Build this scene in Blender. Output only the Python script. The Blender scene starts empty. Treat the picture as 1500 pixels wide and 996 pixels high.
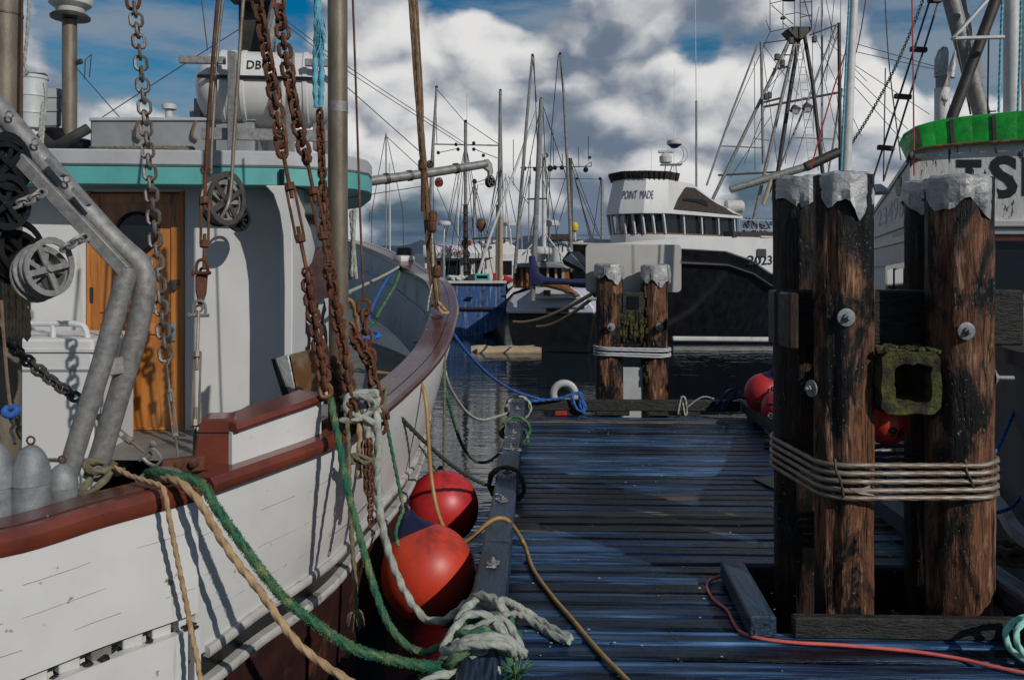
import bpy, bmesh, math, random
from mathutils import Vector, Matrix, Quaternion
random.seed(7)
SC = bpy.context.scene
COL = SC.collection
V = Vector
R = math.radians
# ---------------------------------------------------------------- camera
EYE, F, CX, CY = 1.75, 1250.0, 750.0, 380.0
cam = bpy.data.objects.new('camera', bpy.data.cameras.new('camera')); COL.objects.link(cam)
cam.location = (0, 0, EYE); cam.rotation_euler = (R(90), 0, 0)
cam.data.sensor_width = 36; cam.data.lens = F / 1500 * 36
cam.data.shift_y = -118 / 1500
cam.data.clip_start = .05; cam.data.clip_end = 5000
SC.camera = cam
SC.view_settings.view_transform = 'Standard'; SC.view_settings.look = 'None'
SC.view_settings.exposure = -0.55; SC.view_settings.gamma = 1
# ---------------------------------------------------------------- sun and sky
SUN_EL, SUN_AZ = R(31), R(42)          # azimuth to the right of straight behind the camera
sdir = V((math.sin(SUN_AZ) * math.cos(SUN_EL), -math.cos(SUN_AZ) * math.cos(SUN_EL), math.sin(SUN_EL)))
sl = bpy.data.lights.new('sun', 'SUN'); sl.energy = 4.3; sl.angle = R(.5); sl.color = (1, .955, .88)
so = bpy.data.objects.new('sun', sl); COL.objects.link(so)
so.rotation_euler = sdir.to_track_quat('Z', 'Y').to_euler(); so.location = sdir * 30
W = bpy.data.worlds.new('World'); SC.world = W; W.use_nodes = True
def world():
    nt = W.node_tree; n = nt.nodes; n.clear(); L = nt.links.new
    def N(t, **k):
        x = n.new(t)
        for a, b in k.items(): setattr(x, a, b)
        return x
    def mth(op, a, b=None, c=None, clamp=False):
        x = N('ShaderNodeMath', operation=op, use_clamp=clamp)
        for i, q in enumerate((a, b, c)):
            if q is None: continue
            if isinstance(q, (int, float)): x.inputs[i].default_value = q
            else: L(q, x.inputs[i])
        return x.outputs[0]
    def vm(op, a, b):
        x = N('ShaderNodeVectorMath', operation=op)
        for i, q in enumerate((a, b)):
            if isinstance(q, tuple): x.inputs[i].default_value = q
            else: L(q, x.inputs[i])
        return x
    W.cycles.sampling_method = 'MANUAL'; W.cycles.sample_map_resolution = 256
    def mr(v, a, b, c=0., d=1.):
        x = N('ShaderNodeMapRange', interpolation_type='SMOOTHSTEP'); L(v, x.inputs[0])
        for i, q in enumerate((a, b, c, d)): x.inputs[i + 1].default_value = q
        return x.outputs[0]
    def mix(f, a, b):
        x = N('ShaderNodeMix', data_type='RGBA')
        if isinstance(f, float): x.inputs[0].default_value = f
        else: L(f, x.inputs[0])
        for i, q in ((6, a), (7, b)):
            if isinstance(q, tuple): x.inputs[i].default_value = q + (1,)
            else: L(q, x.inputs[i])
        return x.outputs[2]
    def noise(vec, sc, det, ro=.55, dist=0.):
        x = N('ShaderNodeTexNoise'); L(vec, x.inputs['Vector'])
        x.inputs['Scale'].default_value = sc; x.inputs['Detail'].default_value = det
        x.inputs['Roughness'].default_value = ro; x.inputs['Distortion'].default_value = dist
        return x.outputs['Fac']
    tc = N('ShaderNodeTexCoord').outputs['Generated']
    sky = N('ShaderNodeTexSky', sky_type='NISHITA'); sky.sun_disc = False
    sky.sun_elevation = SUN_EL; sky.sun_rotation = math.atan2(sdir.x, sdir.y)
    sky.air_density = 1.2; sky.dust_density = .3; sky.ozone_density = 2.5
    hs = N('ShaderNodeHueSaturation'); L(sky.outputs[0], hs.inputs['Color'])
    hs.inputs['Saturation'].default_value = 1.7; hs.inputs['Value'].default_value = .75
    skyc = hs.outputs[0]
    sep = N('ShaderNodeSeparateXYZ'); L(tc, sep.inputs[0])
    st = vm('MULTIPLY', tc, (1, 1, 1.45)).outputs[0]
    wn = N('ShaderNodeTexNoise'); L(st, wn.inputs['Vector']); wn.inputs['Scale'].default_value = 9.; wn.inputs['Detail'].default_value = 4
    warp = vm('ADD', st, vm('MULTIPLY', vm('SUBTRACT', wn.outputs['Color'], (.5, .5, .5)).outputs[0], (.10, .10, .10)).outputs[0]).outputs[0]
    def billow(vec, sc):
        x = N('ShaderNodeTexVoronoi', feature='F1'); L(vec, x.inputs['Vector']); x.inputs['Scale'].default_value = sc
        x.inputs['Detail'].default_value = 1.; x.inputs['Roughness'].default_value = .5
        return mth('SUBTRACT', .5, x.outputs['Distance'])
    ups = vm('ADD', warp, (.012, -.01, .028)).outputs[0]
    big = noise(st, 3.1, 7, .54, .15)
    big2 = noise(vm('ADD', st, (.03, -.02, .075)).outputs[0], 3.1, 5, .54, .15)
    b1, b1u = billow(warp, 9.), billow(ups, 9.)
    def blob(px, py, rad, amp, soft=1.):
        d = V(((px - CX) / F, 1, (CY - py) / F)).normalized()
        dt = vm('DOT_PRODUCT', tc, tuple(d)).outputs['Value']
        return mth('MULTIPLY', mr(dt, math.cos(math.atan(rad / F)), 1.), amp)
    bias = mth('ADD', mth('ADD', big, .17), mth('ADD', mth('MULTIPLY', b1, .15), mth('MULTIPLY_ADD', noise(warp, 30., 5, .6), .10, -.05)))
    bias = mth('SUBTRACT', bias, mr(sep.outputs[2], .27, .55, 0., .22))
    sd_ = vm('DOT_PRODUCT', tc, tuple(sdir)).outputs['Value']
    bias = mth('SUBTRACT', bias, mr(sd_, -.15, .6, 0., .30))
    for b in ((130, 0, 300, -.16), (330, 50, 240, -.14), (700, 5, 180, -.34), (840, -10, 130, -.2), (1395, 75, 130, -.34), (1005, 75, 60, -.16), (60, 110, 110, -.08), (330, 140, 90, -.05), 
              (640, 345, 150, -.22), (780, 350, 130, -.18), (880, 250, 90, -.16), (1070, 300, 100, -.1), (610, 150, 200, .34), (790, 180, 190, .36), (700, 240, 130, .14), (880, 130, 150, .1), (1000, 320, 110, .12), (1330, 200, 170, .12), (110, 235, 130, .12), (940, 130, 200, .10)):
        bias = mth('ADD', bias, blob(*b))
    cov = mr(bias, .465, .565)
    lit = mth('MULTIPLY_ADD', mth('SUBTRACT', big, big2), 2.5, .28)
    lit = mth('ADD', lit, mth('MULTIPLY', mth('SUBTRACT', b1, b1u), 2.0))
    # big lit faces and shaded bases of the cumulus
    for b in ((620, 150, 200, .70), (200, 60, 260, -.42), (550, 70, 110, .25), (740, 130, 110, .22), (1010, 310, 130, .45), (1330, 190, 160, .45), (120, 230, 140, .5), (720, 260, 110, .25), (900, 60, 190, -.05), (850, 235, 90, -.3), (970, 180, 190, .12), (640, 340, 120, -.15), (1130, 150, 130, .25)):
        lit = mth('ADD', lit, blob(*b))
    fine = noise(warp, 22., 5, .62)
    lit = mr(mth('ADD', lit, mth('MULTIPLY_ADD', fine, .8, -.4)), -.40, 1.30)
    lit = mth('SUBTRACT', lit, mr(sep.outputs[2], .01, .13, .38, 0.), clamp=True)
    ccol = mix(lit, (2.1, 2.75, 3.8), (11.6, 11.5, 11.4))
    # bluish dim layer low down behind the boats
    low = mr(sep.outputs[2], .02, .21, 1., 0.)
    base = mix(low, skyc, (.62, 1.25, 2.2))
    # thin veil
    veil = mth('MULTIPLY', mr(noise(vm('MULTIPLY', tc, (1.2, 1.2, 6.)).outputs[0], 2.6, 7, .62), .34, .62), .85)
    base = mix(veil, base, (3.4, 4.2, 5.2))
    col = mix(cov, base, ccol)
    bg = N('ShaderNodeBackground'); L(col, bg.inputs[0]); bg.inputs[1].default_value = .095
    L(bg.outputs[0], N('ShaderNodeOutputWorld').inputs[0])
world()
# ---------------------------------------------------------------- small helpers
def P(px, py, D): return V(((px - CX) * D / F, D, EYE - (py - CY) * D / F))
T_ = .033
_n = math.hypot(1, T_)
def DK(u, v, z=0.): return V(((u + v * T_) / _n, (v - u * T_) / _n, z))   # dock frame: u across, v along
DROT = -math.atan(T_)
class Plane:
    """a vertical plane through two columns of the picture at two distances"""
    def __init__(s, x1, d1, x2, d2):
        a, b = P(x1, CY, d1), P(x2, CY, d2)
        s.o = a; s.t = (b - a).normalized(); s.n = V((-s.t.y, s.t.x, 0))
        if s.n.dot(a) - s.n.z * a.z < 0: s.n = -s.n          # n points away from the camera
    def at(s, px, py, off=0.):
        k = (px - CX) / F
        o = s.o + s.n * off
        D = (o.x * s.n.x + o.y * s.n.y) / (k * s.n.x + s.n.y)
        return P(px, py, D)
def cr(pts, step=None, n=8, closed=False):
    """Catmull-Rom through pts"""
    pts = [V(p) for p in pts]
    if len(pts) < 3 and not closed: 
        a, b = pts; k = max(1, int((b - a).length / step)) if step else n
        return [a.lerp(b, i / k) for i in range(k + 1)]
    out = []; m = len(pts)
    for i in range(m if closed else m - 1):
        g = lambda j: pts[j % m] if closed else pts[max(0, min(m - 1, j))]
        p0, p1, p2, p3 = g(i - 1), g(i), g(i + 1), g(i + 2)
        if not closed and i == 0: p0 = p1 * 2 - p2
        if not closed and i == m - 2: p3 = p2 * 2 - p1
        k = max(1, int((p2 - p1).length / step)) if step else n
        for q in range(k):
            t = q / k
            out.append(.5 * ((2 * p1) + (p2 - p0) * t + (2 * p0 - 5 * p1 + 4 * p2 - p3) * t * t + (3 * p1 - p0 - 3 * p2 + p3) * t ** 3))
    if not closed: out.append(pts[-1].copy())
    return out
def sag(a, b, s, n=7):
    a, b = V(a), V(b)
    return [a.lerp(b, i / n) - V((0, 0, s * 4 * (i / n) * (1 - i / n))) for i in range(n + 1)]
class MB:
    def __init__(s): s.v = []; s.f = []; s.uv = {}
    def add(s, vs, fs):
        o = len(s.v); s.v += [V(x) for x in vs]; s.f += [tuple(i + o for i in f) for f in fs]; return s
    def box(s, c, d, rz=0., m=None):
        x, y, z = (q / 2 for q in d)
        vs = [V((a * x, b * y, e * z)) for e in (-1, 1) for a, b in ((-1, -1), (1, -1), (1, 1), (-1, 1))]
        m3 = m if m else Matrix.Rotation(rz, 3, 'Z')
        return s.add([m3 @ q + V(c) for q in vs], [(3, 2, 1, 0), (4, 5, 6, 7), (0, 1, 5, 4), (1, 2, 6, 5), (2, 3, 7, 6), (3, 0, 4, 7)])
    def bar(s, a, b, w, h, up=(0, 0, 1)):
        a, b = V(a), V(b); t = (b - a).normalized(); u = V(up)
        x = t.cross(u)
        if x.length < 1e-4: x = t.cross(V((1, 0, 0)))
        x.normalize(); u = x.cross(t)
        vs = [p + x * i * w / 2 + u * j * h / 2 for p in (a, b) for i, j in ((-1, -1), (1, -1), (1, 1), (-1, 1))]
        return s.add(vs, [(3, 2, 1, 0), (4, 5, 6, 7), (0, 1, 5, 4), (1, 2, 6, 5), (2, 3, 7, 6), (3, 0, 4, 7)])
    def frames(s, pts, closed=False):
        n = len(pts); tg = []
        for i in range(n):
            if closed: d = pts[(i + 1) % n] - pts[i - 1]
            else: d = pts[min(i + 1, n - 1)] - pts[max(i - 1, 0)]
            tg.append(d.normalized() if d.length > 1e-9 else V((0, 0, 1)))
        ref = V((0, 0, 1)) if abs(tg[0].z) < .9 else V((1, 0, 0))
        x = (ref - tg[0] * ref.dot(tg[0])).normalized(); fr = []
        for t in tg:
            x = x - t * x.dot(t)
            x = x.normalized() if x.length > 1e-6 else t.orthogonal().normalized()
            fr.append((x.copy(), t.cross(x)))
        return fr
    def tube(s, pts, r, n=8, closed=False, lobes=0, lay=.1, amp=.16, cap=True):
        pts = [V(p) for p in pts]; fr = s.frames(pts, closed); o = len(s.v); m = len(pts); L = 0
        for i, p in enumerate(pts):
            if i: L += (p - pts[i - 1]).length
            rr = r[i] if isinstance(r, (list, tuple)) else r
            for k in range(n):
                a = 2 * math.pi * k / n
                q = rr * (1 + amp * math.cos(lobes * (a - L / lay * 2 * math.pi / max(lobes, 1)))) if lobes else rr
                s.v.append(p + fr[i][0] * math.cos(a) * q + fr[i][1] * math.sin(a) * q)
        for i in range(m if closed else m - 1):
            for k in range(n):
                a, b = o + i * n + k, o + i * n + (k + 1) % n
                c = o + ((i + 1) % m) * n
                s.f.append((a, b, c + (k + 1) % n, c + k))
        if cap and not closed:
            s.f.append(tuple(o + k for k in range(n - 1, -1, -1))); s.f.append(tuple(o + (m - 1) * n + k for k in range(n)))
        return s
    def rope(s, pts, r, step=None, lay=None, n=11):
        lay = lay or r * 5.2
        return s.tube(cr(pts, step or max(.006, r * .55)), r, n=n, lobes=3, lay=lay, amp=.24)
    def lathe(s, prof, c, n=16, m=None):
        o = len(s.v); m = m or Matrix.Identity(3); c = V(c)
        for r, z in prof:
            for k in range(n):
                a = 2 * math.pi * k / n
                s.v.append(c + m @ V((r * math.cos(a), r * math.sin(a), z)))
        for i in range(len(prof) - 1):
            for k in range(n):
                s.f.append((o + i * n + k, o + i * n + (k + 1) % n, o + (i + 1) * n + (k + 1) % n, o + (i + 1) * n + k))
        s.f.append(tuple(o + k for k in range(n - 1, -1, -1))); s.f.append(tuple(o + (len(prof) - 1) * n + k for k in range(n)))
        return s
    def loft(s, secs, closed=False, capends=False):
        o = len(s.v); n = len(secs[0])
        for q in secs: s.v += [V(x) for x in q]
        for i in range(len(secs) - 1):
            for k in range(n if closed else n - 1):
                a, b = o + i * n + k, o + i * n + (k + 1) % n
                s.f.append((a, b, b + n, a + n))
        if capends:
            s.f.append(tuple(o + k for k in range(n - 1, -1, -1))); s.f.append(tuple(o + (len(secs) - 1) * n + k for k in range(n)))
        return s
    def prism(s, front, off):
        n = len(front); front = [V(p) for p in front]; off = V(off)
        back = [p + off for p in front]
        return s.add(front + back, [tuple(range(n)), tuple(range(2 * n - 1, n - 1, -1))] + [(i, n + i, n + (i + 1) % n, (i + 1) % n) for i in range(n)])
    def slab(s, pts, pl, thick=.05, off=0.):
        return s.prism([pl.at(x, y, off) for x, y in pts], pl.n * thick)
    def rect(s, x0, y0, x1, y1, pl, thick=.05, off=0.):
        return s.slab([(x0, y0), (x1, y0), (x1, y1), (x0, y1)], pl, thick, off)
    def build(s, name, mat, parent=None, bevel=0., sharp=32, kind=None, seg=1):
        me = bpy.data.meshes.new(name)
        off = V(parent.get('_loc', (0, 0, 0))) if parent else V((0, 0, 0))
        me.from_pydata([tuple(p - off) for p in s.v], [], s.f)
        bm = bmesh.new(); bm.from_mesh(me)
        bmesh.ops.recalc_face_normals(bm, faces=bm.faces)
        if bevel:
            ed = [e for e in bm.edges if len(e.link_faces) == 2 and e.calc_face_angle(0) > R(35)]
            bmesh.ops.bevel(bm, geom=ed, offset=bevel, segments=seg, profile=.6, affect='EDGES', clamp_overlap=True)
        for f in bm.faces: f.smooth = True
        bm.to_mesh(me); bm.free()
        try: me.set_sharp_from_angle(angle=R(sharp))
        except Exception: pass
        me.materials.append(mat)
        ob = bpy.data.objects.new(name, me); COL.objects.link(ob)
        ob['_loc'] = tuple(off)
        if parent: ob.parent = parent
        if kind: ob['kind'] = kind
        return ob
def T(name, label, cat, loc=(0, 0, 0), group=None):
    o = bpy.data.objects.new(name, None); COL.objects.link(o); o.location = loc; o['_loc'] = tuple(loc)
    o.empty_display_size = .1
    return tag(o, label, cat, group)
def tag(o, label, cat=None, group=None, kind=None):
    if label: o['label'] = label
    if cat: o['category'] = cat
    if group: o['group'] = group
    if kind: o['kind'] = kind
    return o
def inst(src, name, parent, M4):
    """another object on the same mesh, placed by a matrix in its parent's frame"""
    o = bpy.data.objects.new(name, src.data); COL.objects.link(o); o.parent = parent; o.matrix_local = M4
    return o
# ---------------------------------------------------------------- materials
def mat(name, c, c2=None, sc=6., rough=.55, metal=0., st=(1, 1, 1), lo=.38, hi=.66, bump=.25, bsc=None, det=8, c3=None, sc3=1.5, lo3=.55, hi3=.68,
        spec=.5, r2=None, rnd=0., coat=0., bdist=.01, alpha=None, sheen=0., streak=None):
    m = bpy.data.materials.new(name); m.use_nodes = True; nt = m.node_tree; n = nt.nodes; L = nt.links.new
    b = n['Principled BSDF']; b.inputs['Roughness'].default_value = rough; b.inputs['Metallic'].default_value = metal
    b.inputs['Specular IOR Level'].default_value = spec; b.inputs['Coat Weight'].default_value = coat
    b.inputs['Coat Roughness'].default_value = .12
    def N(t, **k):
        x = n.new(t)
        for a, q in k.items(): setattr(x, a, q)
        return x
    co = N('ShaderNodeTexCoord').outputs['Object']
    oi = N('ShaderNodeObjectInfo').outputs['Random']
    sh = N('ShaderNodeVectorMath', operation='MULTIPLY'); L(co, sh.inputs[0]); sh.inputs[1].default_value = st
    ad = N('ShaderNodeVectorMath', operation='MULTIPLY_ADD'); L(oi, ad.inputs[0]); ad.inputs[1].default_value = (37, 21, 11); L(sh.outputs[0], ad.inputs[2])
    vec = ad.outputs[0]
    def noise(s, d=det, v=vec, ro=.6):
        x = N('ShaderNodeTexNoise'); L(v, x.inputs['Vector']); x.inputs['Scale'].default_value = s; x.inputs['Detail'].default_value = d; x.inputs['Roughness'].default_value = ro
        return x.outputs['Fac']
    def rng(v, a, q, c_=0., d_=1.):
        x = N('ShaderNodeMapRange'); L(v, x.inputs[0])
        for i, w in enumerate((a, q, c_, d_)): x.inputs[i + 1].default_value = w
        return x.outputs[0]
    def mix(f, a, q, bt='MIX'):
        x = N('ShaderNodeMix', data_type='RGBA', blend_type=bt)
        if isinstance(f, (int, float)): x.inputs[0].default_value = f
        else: L(f, x.inputs[0])
        for i, w in ((6, a), (7, q)):
            if isinstance(w, tuple): x.inputs[i].default_value = w[:3] + (1,)
            else: L(w, x.inputs[i])
        return x.outputs[2]
    nz = noise(sc); fac = rng(nz, lo, hi)
    col = mix(fac, c, c2 if c2 else tuple(q * .8 for q in c))
    if c3:
        f3 = rng(noise(sc3, 6), lo3, hi3); col = mix(f3, col, c3)
    if streak:            # rust or dirt runs: (colour, scale, lo, hi) on coordinates stretched down z
        s2 = N('ShaderNodeVectorMath', operation='MULTIPLY'); L(co, s2.inputs[0]); s2.inputs[1].default_value = (1, 1, .07)
        fs = rng(noise(streak[1], 5, s2.outputs[0]), streak[2], streak[3]); col = mix(fs, col, streak[0])
    if rnd:
        hv = N('ShaderNodeHueSaturation'); L(col, hv.inputs['Color']); L(rng(oi, 0, 1, 1 - rnd, 1 + rnd), hv.inputs['Value']); col = hv.outputs[0]
    L(col, b.inputs['Base Color'])
    if r2 is not None: L(rng(fac, 0, 1, rough, r2), b.inputs['Roughness'])
    if bump:
        bp = N('ShaderNodeBump'); bp.inputs['Strength'].default_value = bump; bp.inputs['Distance'].default_value = bdist
        L(noise(bsc or sc * 2), bp.inputs['Height']); L(bp.outputs[0], b.inputs['Normal'])
    return m
m_plank = mat('wet_plank_sky_sheen', (.006, .018, .048), (.070, .170, .33), 4., .22, st=(.40, 8, 8), lo=.44, hi=.74, bump=.6, bsc=9, c3=(.003, .005, .010), sc3=1.6, lo3=.46, hi3=.60, r2=.5, rnd=.9, spec=.30)  # blue sky reflection and pale sheen streaks painted into the wet wood colour
m_plankb = mat('wet_plank_sunlit_brown', (.035, .030, .028), (.21, .16, .11), 4., .30, st=(.8, 20, 20), bump=.6, bsc=9, c3=(.006, .010, .020), sc3=1.3, lo3=.46, hi3=.62, r2=.5, rnd=.6, spec=.3)  # brown copy with warm sunlight painted in; also strewn singly
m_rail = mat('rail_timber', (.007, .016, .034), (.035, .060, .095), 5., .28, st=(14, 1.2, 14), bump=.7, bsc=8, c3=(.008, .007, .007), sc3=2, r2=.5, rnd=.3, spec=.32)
m_dark = mat('creosote_timber', (.010, .011, .012), (.040, .036, .030), 9, .5, st=(1.5, 3, 6), bump=.9, bsc=20, bdist=.02, c3=(.035, .042, .042), sc3=5, lo3=.55, hi3=.68, spec=.35)


def pile_mat(name, dark, mid, hi, tar, k=1.):
    m = bpy.data.materials.new(name); m.use_nodes = True; nt = m.node_tree; n = nt.nodes; L = nt.links.new
    b = n['Principled BSDF']; b.inputs['Specular IOR Level'].default_value = .3
    co = n.new('ShaderNodeTexCoord').outputs['Object']; oi = n.new('ShaderNodeObjectInfo').outputs['Random']
    def vec(st):
        v = n.new('ShaderNodeVectorMath'); v.operation = 'MULTIPLY'; L(co, v.inputs[0]); v.inputs[1].default_value = st
        w = n.new('ShaderNodeVectorMath'); w.operation = 'MULTIPLY_ADD'; L(oi, w.inputs[0]); w.inputs[1].default_value = (31, 17, 23); L(v.outputs[0], w.inputs[2]); return w.outputs[0]
    def nz(st, sc, det, ro=.6, dist=0.):
        x = n.new('ShaderNodeTexNoise'); L(vec(st), x.inputs['Vector']); x.inputs['Scale'].default_value = sc; x.inputs['Detail'].default_value = det; x.inputs['Roughness'].default_value = ro; x.inputs['Distortion'].default_value = dist; return x.outputs['Fac']
    def ramp(v, a, q, c=0., d=1.):
        x = n.new('ShaderNodeMapRange'); L(v, x.inputs[0])
        for i, w in enumerate((a, q, c, d)): x.inputs[i + 1].default_value = w
        return x.outputs[0]
    def mix(f, a, q):
        x = n.new('ShaderNodeMix'); x.data_type = 'RGBA'; L(f, x.inputs[0])
        for i, w in ((6, a), (7, q)):
            if isinstance(w, tuple): x.inputs[i].default_value = w + (1,)
            else: L(w, x.inputs[i])
        return x.outputs[2]
    def mth(op, a, q):
        x = n.new('ShaderNodeMath'); x.operation = op
        for i, w in enumerate((a, q)):
            if isinstance(w, (int, float)): x.inputs[i].default_value = w
            else: L(w, x.inputs[i])
        return x.outputs[0]
    grain = nz((1, 1, .10), 46, 6, .68, 1.2); broad = nz((1, 1, .22), 10, 6, .65, 1.2); blotch = nz((1, 1, .45), 4.2, 7, .66, .5)
    crk = mth('ABSOLUTE', mth('SUBTRACT', nz((1, 1, .05), 15, 3, .5, .9), .5), 0.)
    crack = mth('MULTIPLY', ramp(crk, .005, .018, .85, 0.), ramp(nz((1, 1, .5), 3.3, 4), .42, .56))
    col = mix(ramp(grain, .36, .62), dark, mid); col = mix(mth('MULTIPLY', ramp(broad, .50, .66), ramp(grain, .38, .6)), col, hi)
    col = mix(ramp(blotch, .475, .55), col, tar); col = mix(crack, col, (.006, .005, .005))
    gl = mth('MULTIPLY', ramp(nz((1, 1, .7), 60, 2), .66, .70), ramp(blotch, .46, .56)); col = mix(gl, col, (.20, .18, .16))
    L(col, b.inputs['Base Color']); L(ramp(blotch, .48, .6, .62, .30), b.inputs['Roughness'])
    h = mth('SUBTRACT', mth('ADD', mth('MULTIPLY', grain, .5), broad), mth('MULTIPLY', crack, .9))
    h = mth('ADD', h, mth('MULTIPLY', gl, .3))
    bp = n.new('ShaderNodeBump'); bp.inputs['Strength'].default_value = 1.; bp.inputs['Distance'].default_value = .022; L(h, bp.inputs['Height']); L(bp.outputs[0], b.inputs['Normal'])
    return m
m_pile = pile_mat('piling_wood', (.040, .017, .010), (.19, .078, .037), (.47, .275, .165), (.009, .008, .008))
m_piled = pile_mat('piling_wood_shaded', (.012, .008, .006), (.045, .022, .014), (.07, .045, .03), (.006, .006, .006))  # darker copy of the piling wood, shade on the rear pair painted in
m_moss = mat('moss', (.075, .080, .011), (.03, .035, .008), 16, .9, bump=1., bsc=40, bdist=.02, c3=(.016, .011, .007), sc3=9, lo3=.44, hi3=.56)
m_flash = mat('flashing_metal', (.42, .42, .42), (.25, .255, .26), 7, .45, .2, bump=1., bsc=11, bdist=.02, c3=(.11, .105, .10), sc3=11, lo3=.56, hi3=.72)
m_galv = mat('galvanised_steel', (.26, .255, .245), (.16, .155, .15), 30, .55, .3, bump=.25, bsc=70, c3=(.15, .11, .08), sc3=5, lo3=.58, hi3=.76)
m_zinc = mat('zinc', (.24, .255, .265), (.15, .16, .165), 16, .6, .25, bump=.3, bsc=60, c3=(.12, .10, .08), sc3=10, lo3=.6, hi3=.75)
m_polem = mat('weathered_pole', (.20, .165, .12), (.10, .08, .06), 9, .5, .25, st=(1, 1, .4), bump=.2, bsc=50, c3=(.28, .27, .24), sc3=3)
m_rust = mat('rust', (.13, .045, .018), (.05, .018, .01), 18, .8, .1, bump=.8, bsc=60, c3=(.24, .11, .05), sc3=9, lo3=.55, hi3=.7)
m_rusty = mat('rusty_sheet', (.26, .12, .04), (.11, .04, .015), 5, .6, .2, bump=.3, c3=(.33, .27, .18), sc3=4, lo3=.5, hi3=.65)
m_chain = mat('worn_chain', (.20, .18, .16), (.10, .075, .055), 20, .5, .5, bump=.4, bsc=70)
m_white = mat('white_paint', (.57, .565, .56), (.51, .505, .495), 2, .42, bump=.06, bsc=9, c3=(.42, .33, .24), sc3=6, lo3=.70, hi3=.84, streak=((.36, .25, .15), 9, .68, .86))
m_hull = mat('hull_white', (.57, .565, .56), (.50, .495, .48), 2.4, .38, bump=.10, bsc=7, st=(1, 1, 1), c3=(.20, .15, .10), sc3=15, lo3=.675, hi3=.72, streak=((.33, .20, .10), 11, .645, .82))
m_peel = mat('peeling_white', (.60, .59, .57), (.50, .49, .47), 3, .6, bump=.8, bsc=14, c3=(.045, .04, .035), sc3=13, lo3=.60, hi3=.635, st=(1.6, 1.6, .5))
m_oldwht = mat('old_white', (.55, .54, .52), (.42, .41, .39), 4, .5, bump=.1, c3=(.2, .13, .08), sc3=7, lo3=.62, hi3=.75)
m_grey = mat('grey_paint', (.25, .265, .28), (.18, .19, .20), 4, .5, bump=.1, c3=(.1, .09, .08), sc3=8, lo3=.65, hi3=.8)
m_ltgrey = mat('light_grey_paint', (.40, .41, .42), (.32, .33, .34), 4, .5, bump=.1)
m_maroon = mat('maroon_paint', (.155, .038, .022), (.10, .024, .016), 7, .25, bump=.15, bsc=12, c3=(.26, .17, .12), sc3=13, lo3=.70, hi3=.76, coat=.3)
m_plum = mat('plum_cap', (.105, .04, .035), (.07, .026, .024), 6, .26, bump=.2, bsc=10, c3=(.33, .29, .27), sc3=26, lo3=.68, hi3=.74, coat=.25)
m_door = mat('varnished_wood', (.50, .19, .040), (.30, .10, .020), 3.2, .3, st=(7, 7, .55), bump=.15, bsc=6, c3=(.13, .05, .015), sc3=2.4, coat=.4)
m_teal = mat('teal_paint', (.10, .36, .34), (.08, .30, .29), 5, .45, bump=.08)
m_inner = mat('bluegrey_paint', (.27, .36, .45), (.20, .28, .36), 2.5, .5, bump=.15, c3=(.13, .17, .20), sc3=4)
m_black = mat('black_paint', (.006, .006, .007), (.012, .012, .013), 5, .3, bump=.1, spec=.3)
m_blackh = mat('black_hull', (.004, .004, .005), (.010, .010, .011), 4, .16, bump=.12, bsc=2, spec=.4)
m_rubber = mat('black_rubber', (.014, .014, .016), (.03, .03, .03), 10, .7, bump=.2)
m_navy = mat('navy_cloth', (.010, .014, .055), (.014, .022, .10), 6, .8, bump=.4, bsc=10)
m_red = mat('red_vinyl', (.50, .020, .022), (.38, .018, .02), 4, .42, bump=.12, c3=(.20, .02, .02), sc3=5, lo3=.54, hi3=.72, streak=((.07, .012, .012), 5, .56, .74))
m_orange = mat('orange_vinyl', (.56, .045, .016), (.42, .032, .013), 4, .45, bump=.12, c3=(.25, .03, .02), sc3=5, lo3=.52, hi3=.72, streak=((.08, .016, .012), 5, .56, .74))
m_ballblue = mat('blue_vinyl', (.008, .010, .045), None, 5, .45, bump=.05, spec=.3)
m_glass = mat('dark_glass', (.012, .015, .018), None, 5, .06, bump=0, spec=.6)
m_green = mat('green_vinyl', (.008, .33, .022), (.004, .16, .012), 6, .32, bump=.5, bsc=6, bdist=.03)
m_bluehull = mat('blue_hull', (.022, .065, .20), (.035, .085, .23), 4, .5, bump=.3, c3=(.025, .025, .035), sc3=5, lo3=.54, hi3=.66, streak=((.30, .33, .36), 13, .54, .74))
m_slate = mat('slate_hull', (.040, .055, .065), (.055, .072, .082), 3, .45, bump=.15, c3=(.035, .026, .02), sc3=5, lo3=.62, hi3=.74)
m_lilac = mat('grey_hull', (.50, .51, .58), (.40, .41, .47), 4, .45, bump=.1)
m_teak = mat('teak', (.26, .115, .04), (.15, .06, .02), 6, .4, bump=.2, st=(2, 2, 8))
m_mast = mat('mast_grey', (.26, .26, .25), (.15, .145, .14), 12, .5, .3, bump=.1)
m_mastw = mat('mast_white', (.58, .58, .57), (.45, .45, .44), 8, .45, bump=.05)
m_mastd = mat('mast_dark', (.018, .016, .015), (.05, .038, .028), 8, .55, bump=.2)
m_wire = mat('wire', (.05, .045, .045), (.09, .08, .07), 20, .5, .4, bump=0)
m_cable = mat('steel_cable', (.27, .235, .20), (.17, .12, .08), 8, .5, .35, bump=.2, bsc=50)
m_rwhite = mat('rope_pale', (.36, .38, .33), (.22, .235, .20), 30, .9, bump=.5, bsc=120)
m_rgreen = mat('rope_green', (.012, .115, .065), (.09, .17, .075), 9, .95, bump=.8, bsc=160, c3=(.19, .22, .09), sc3=13, lo3=.54, hi3=.66)
m_rtan = mat('rope_tan', (.40, .27, .15), (.27, .17, .09), 24, .9, bump=.5, bsc=120)
m_rolive = mat('rope_olive', (.16, .14, .08), (.09, .08, .05), 24, .9, bump=.5, bsc=120)
m_rblue = mat('rope_blue', (.02, .12, .40), (.015, .07, .25), 24, .8, bump=.5, bsc=120)
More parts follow.
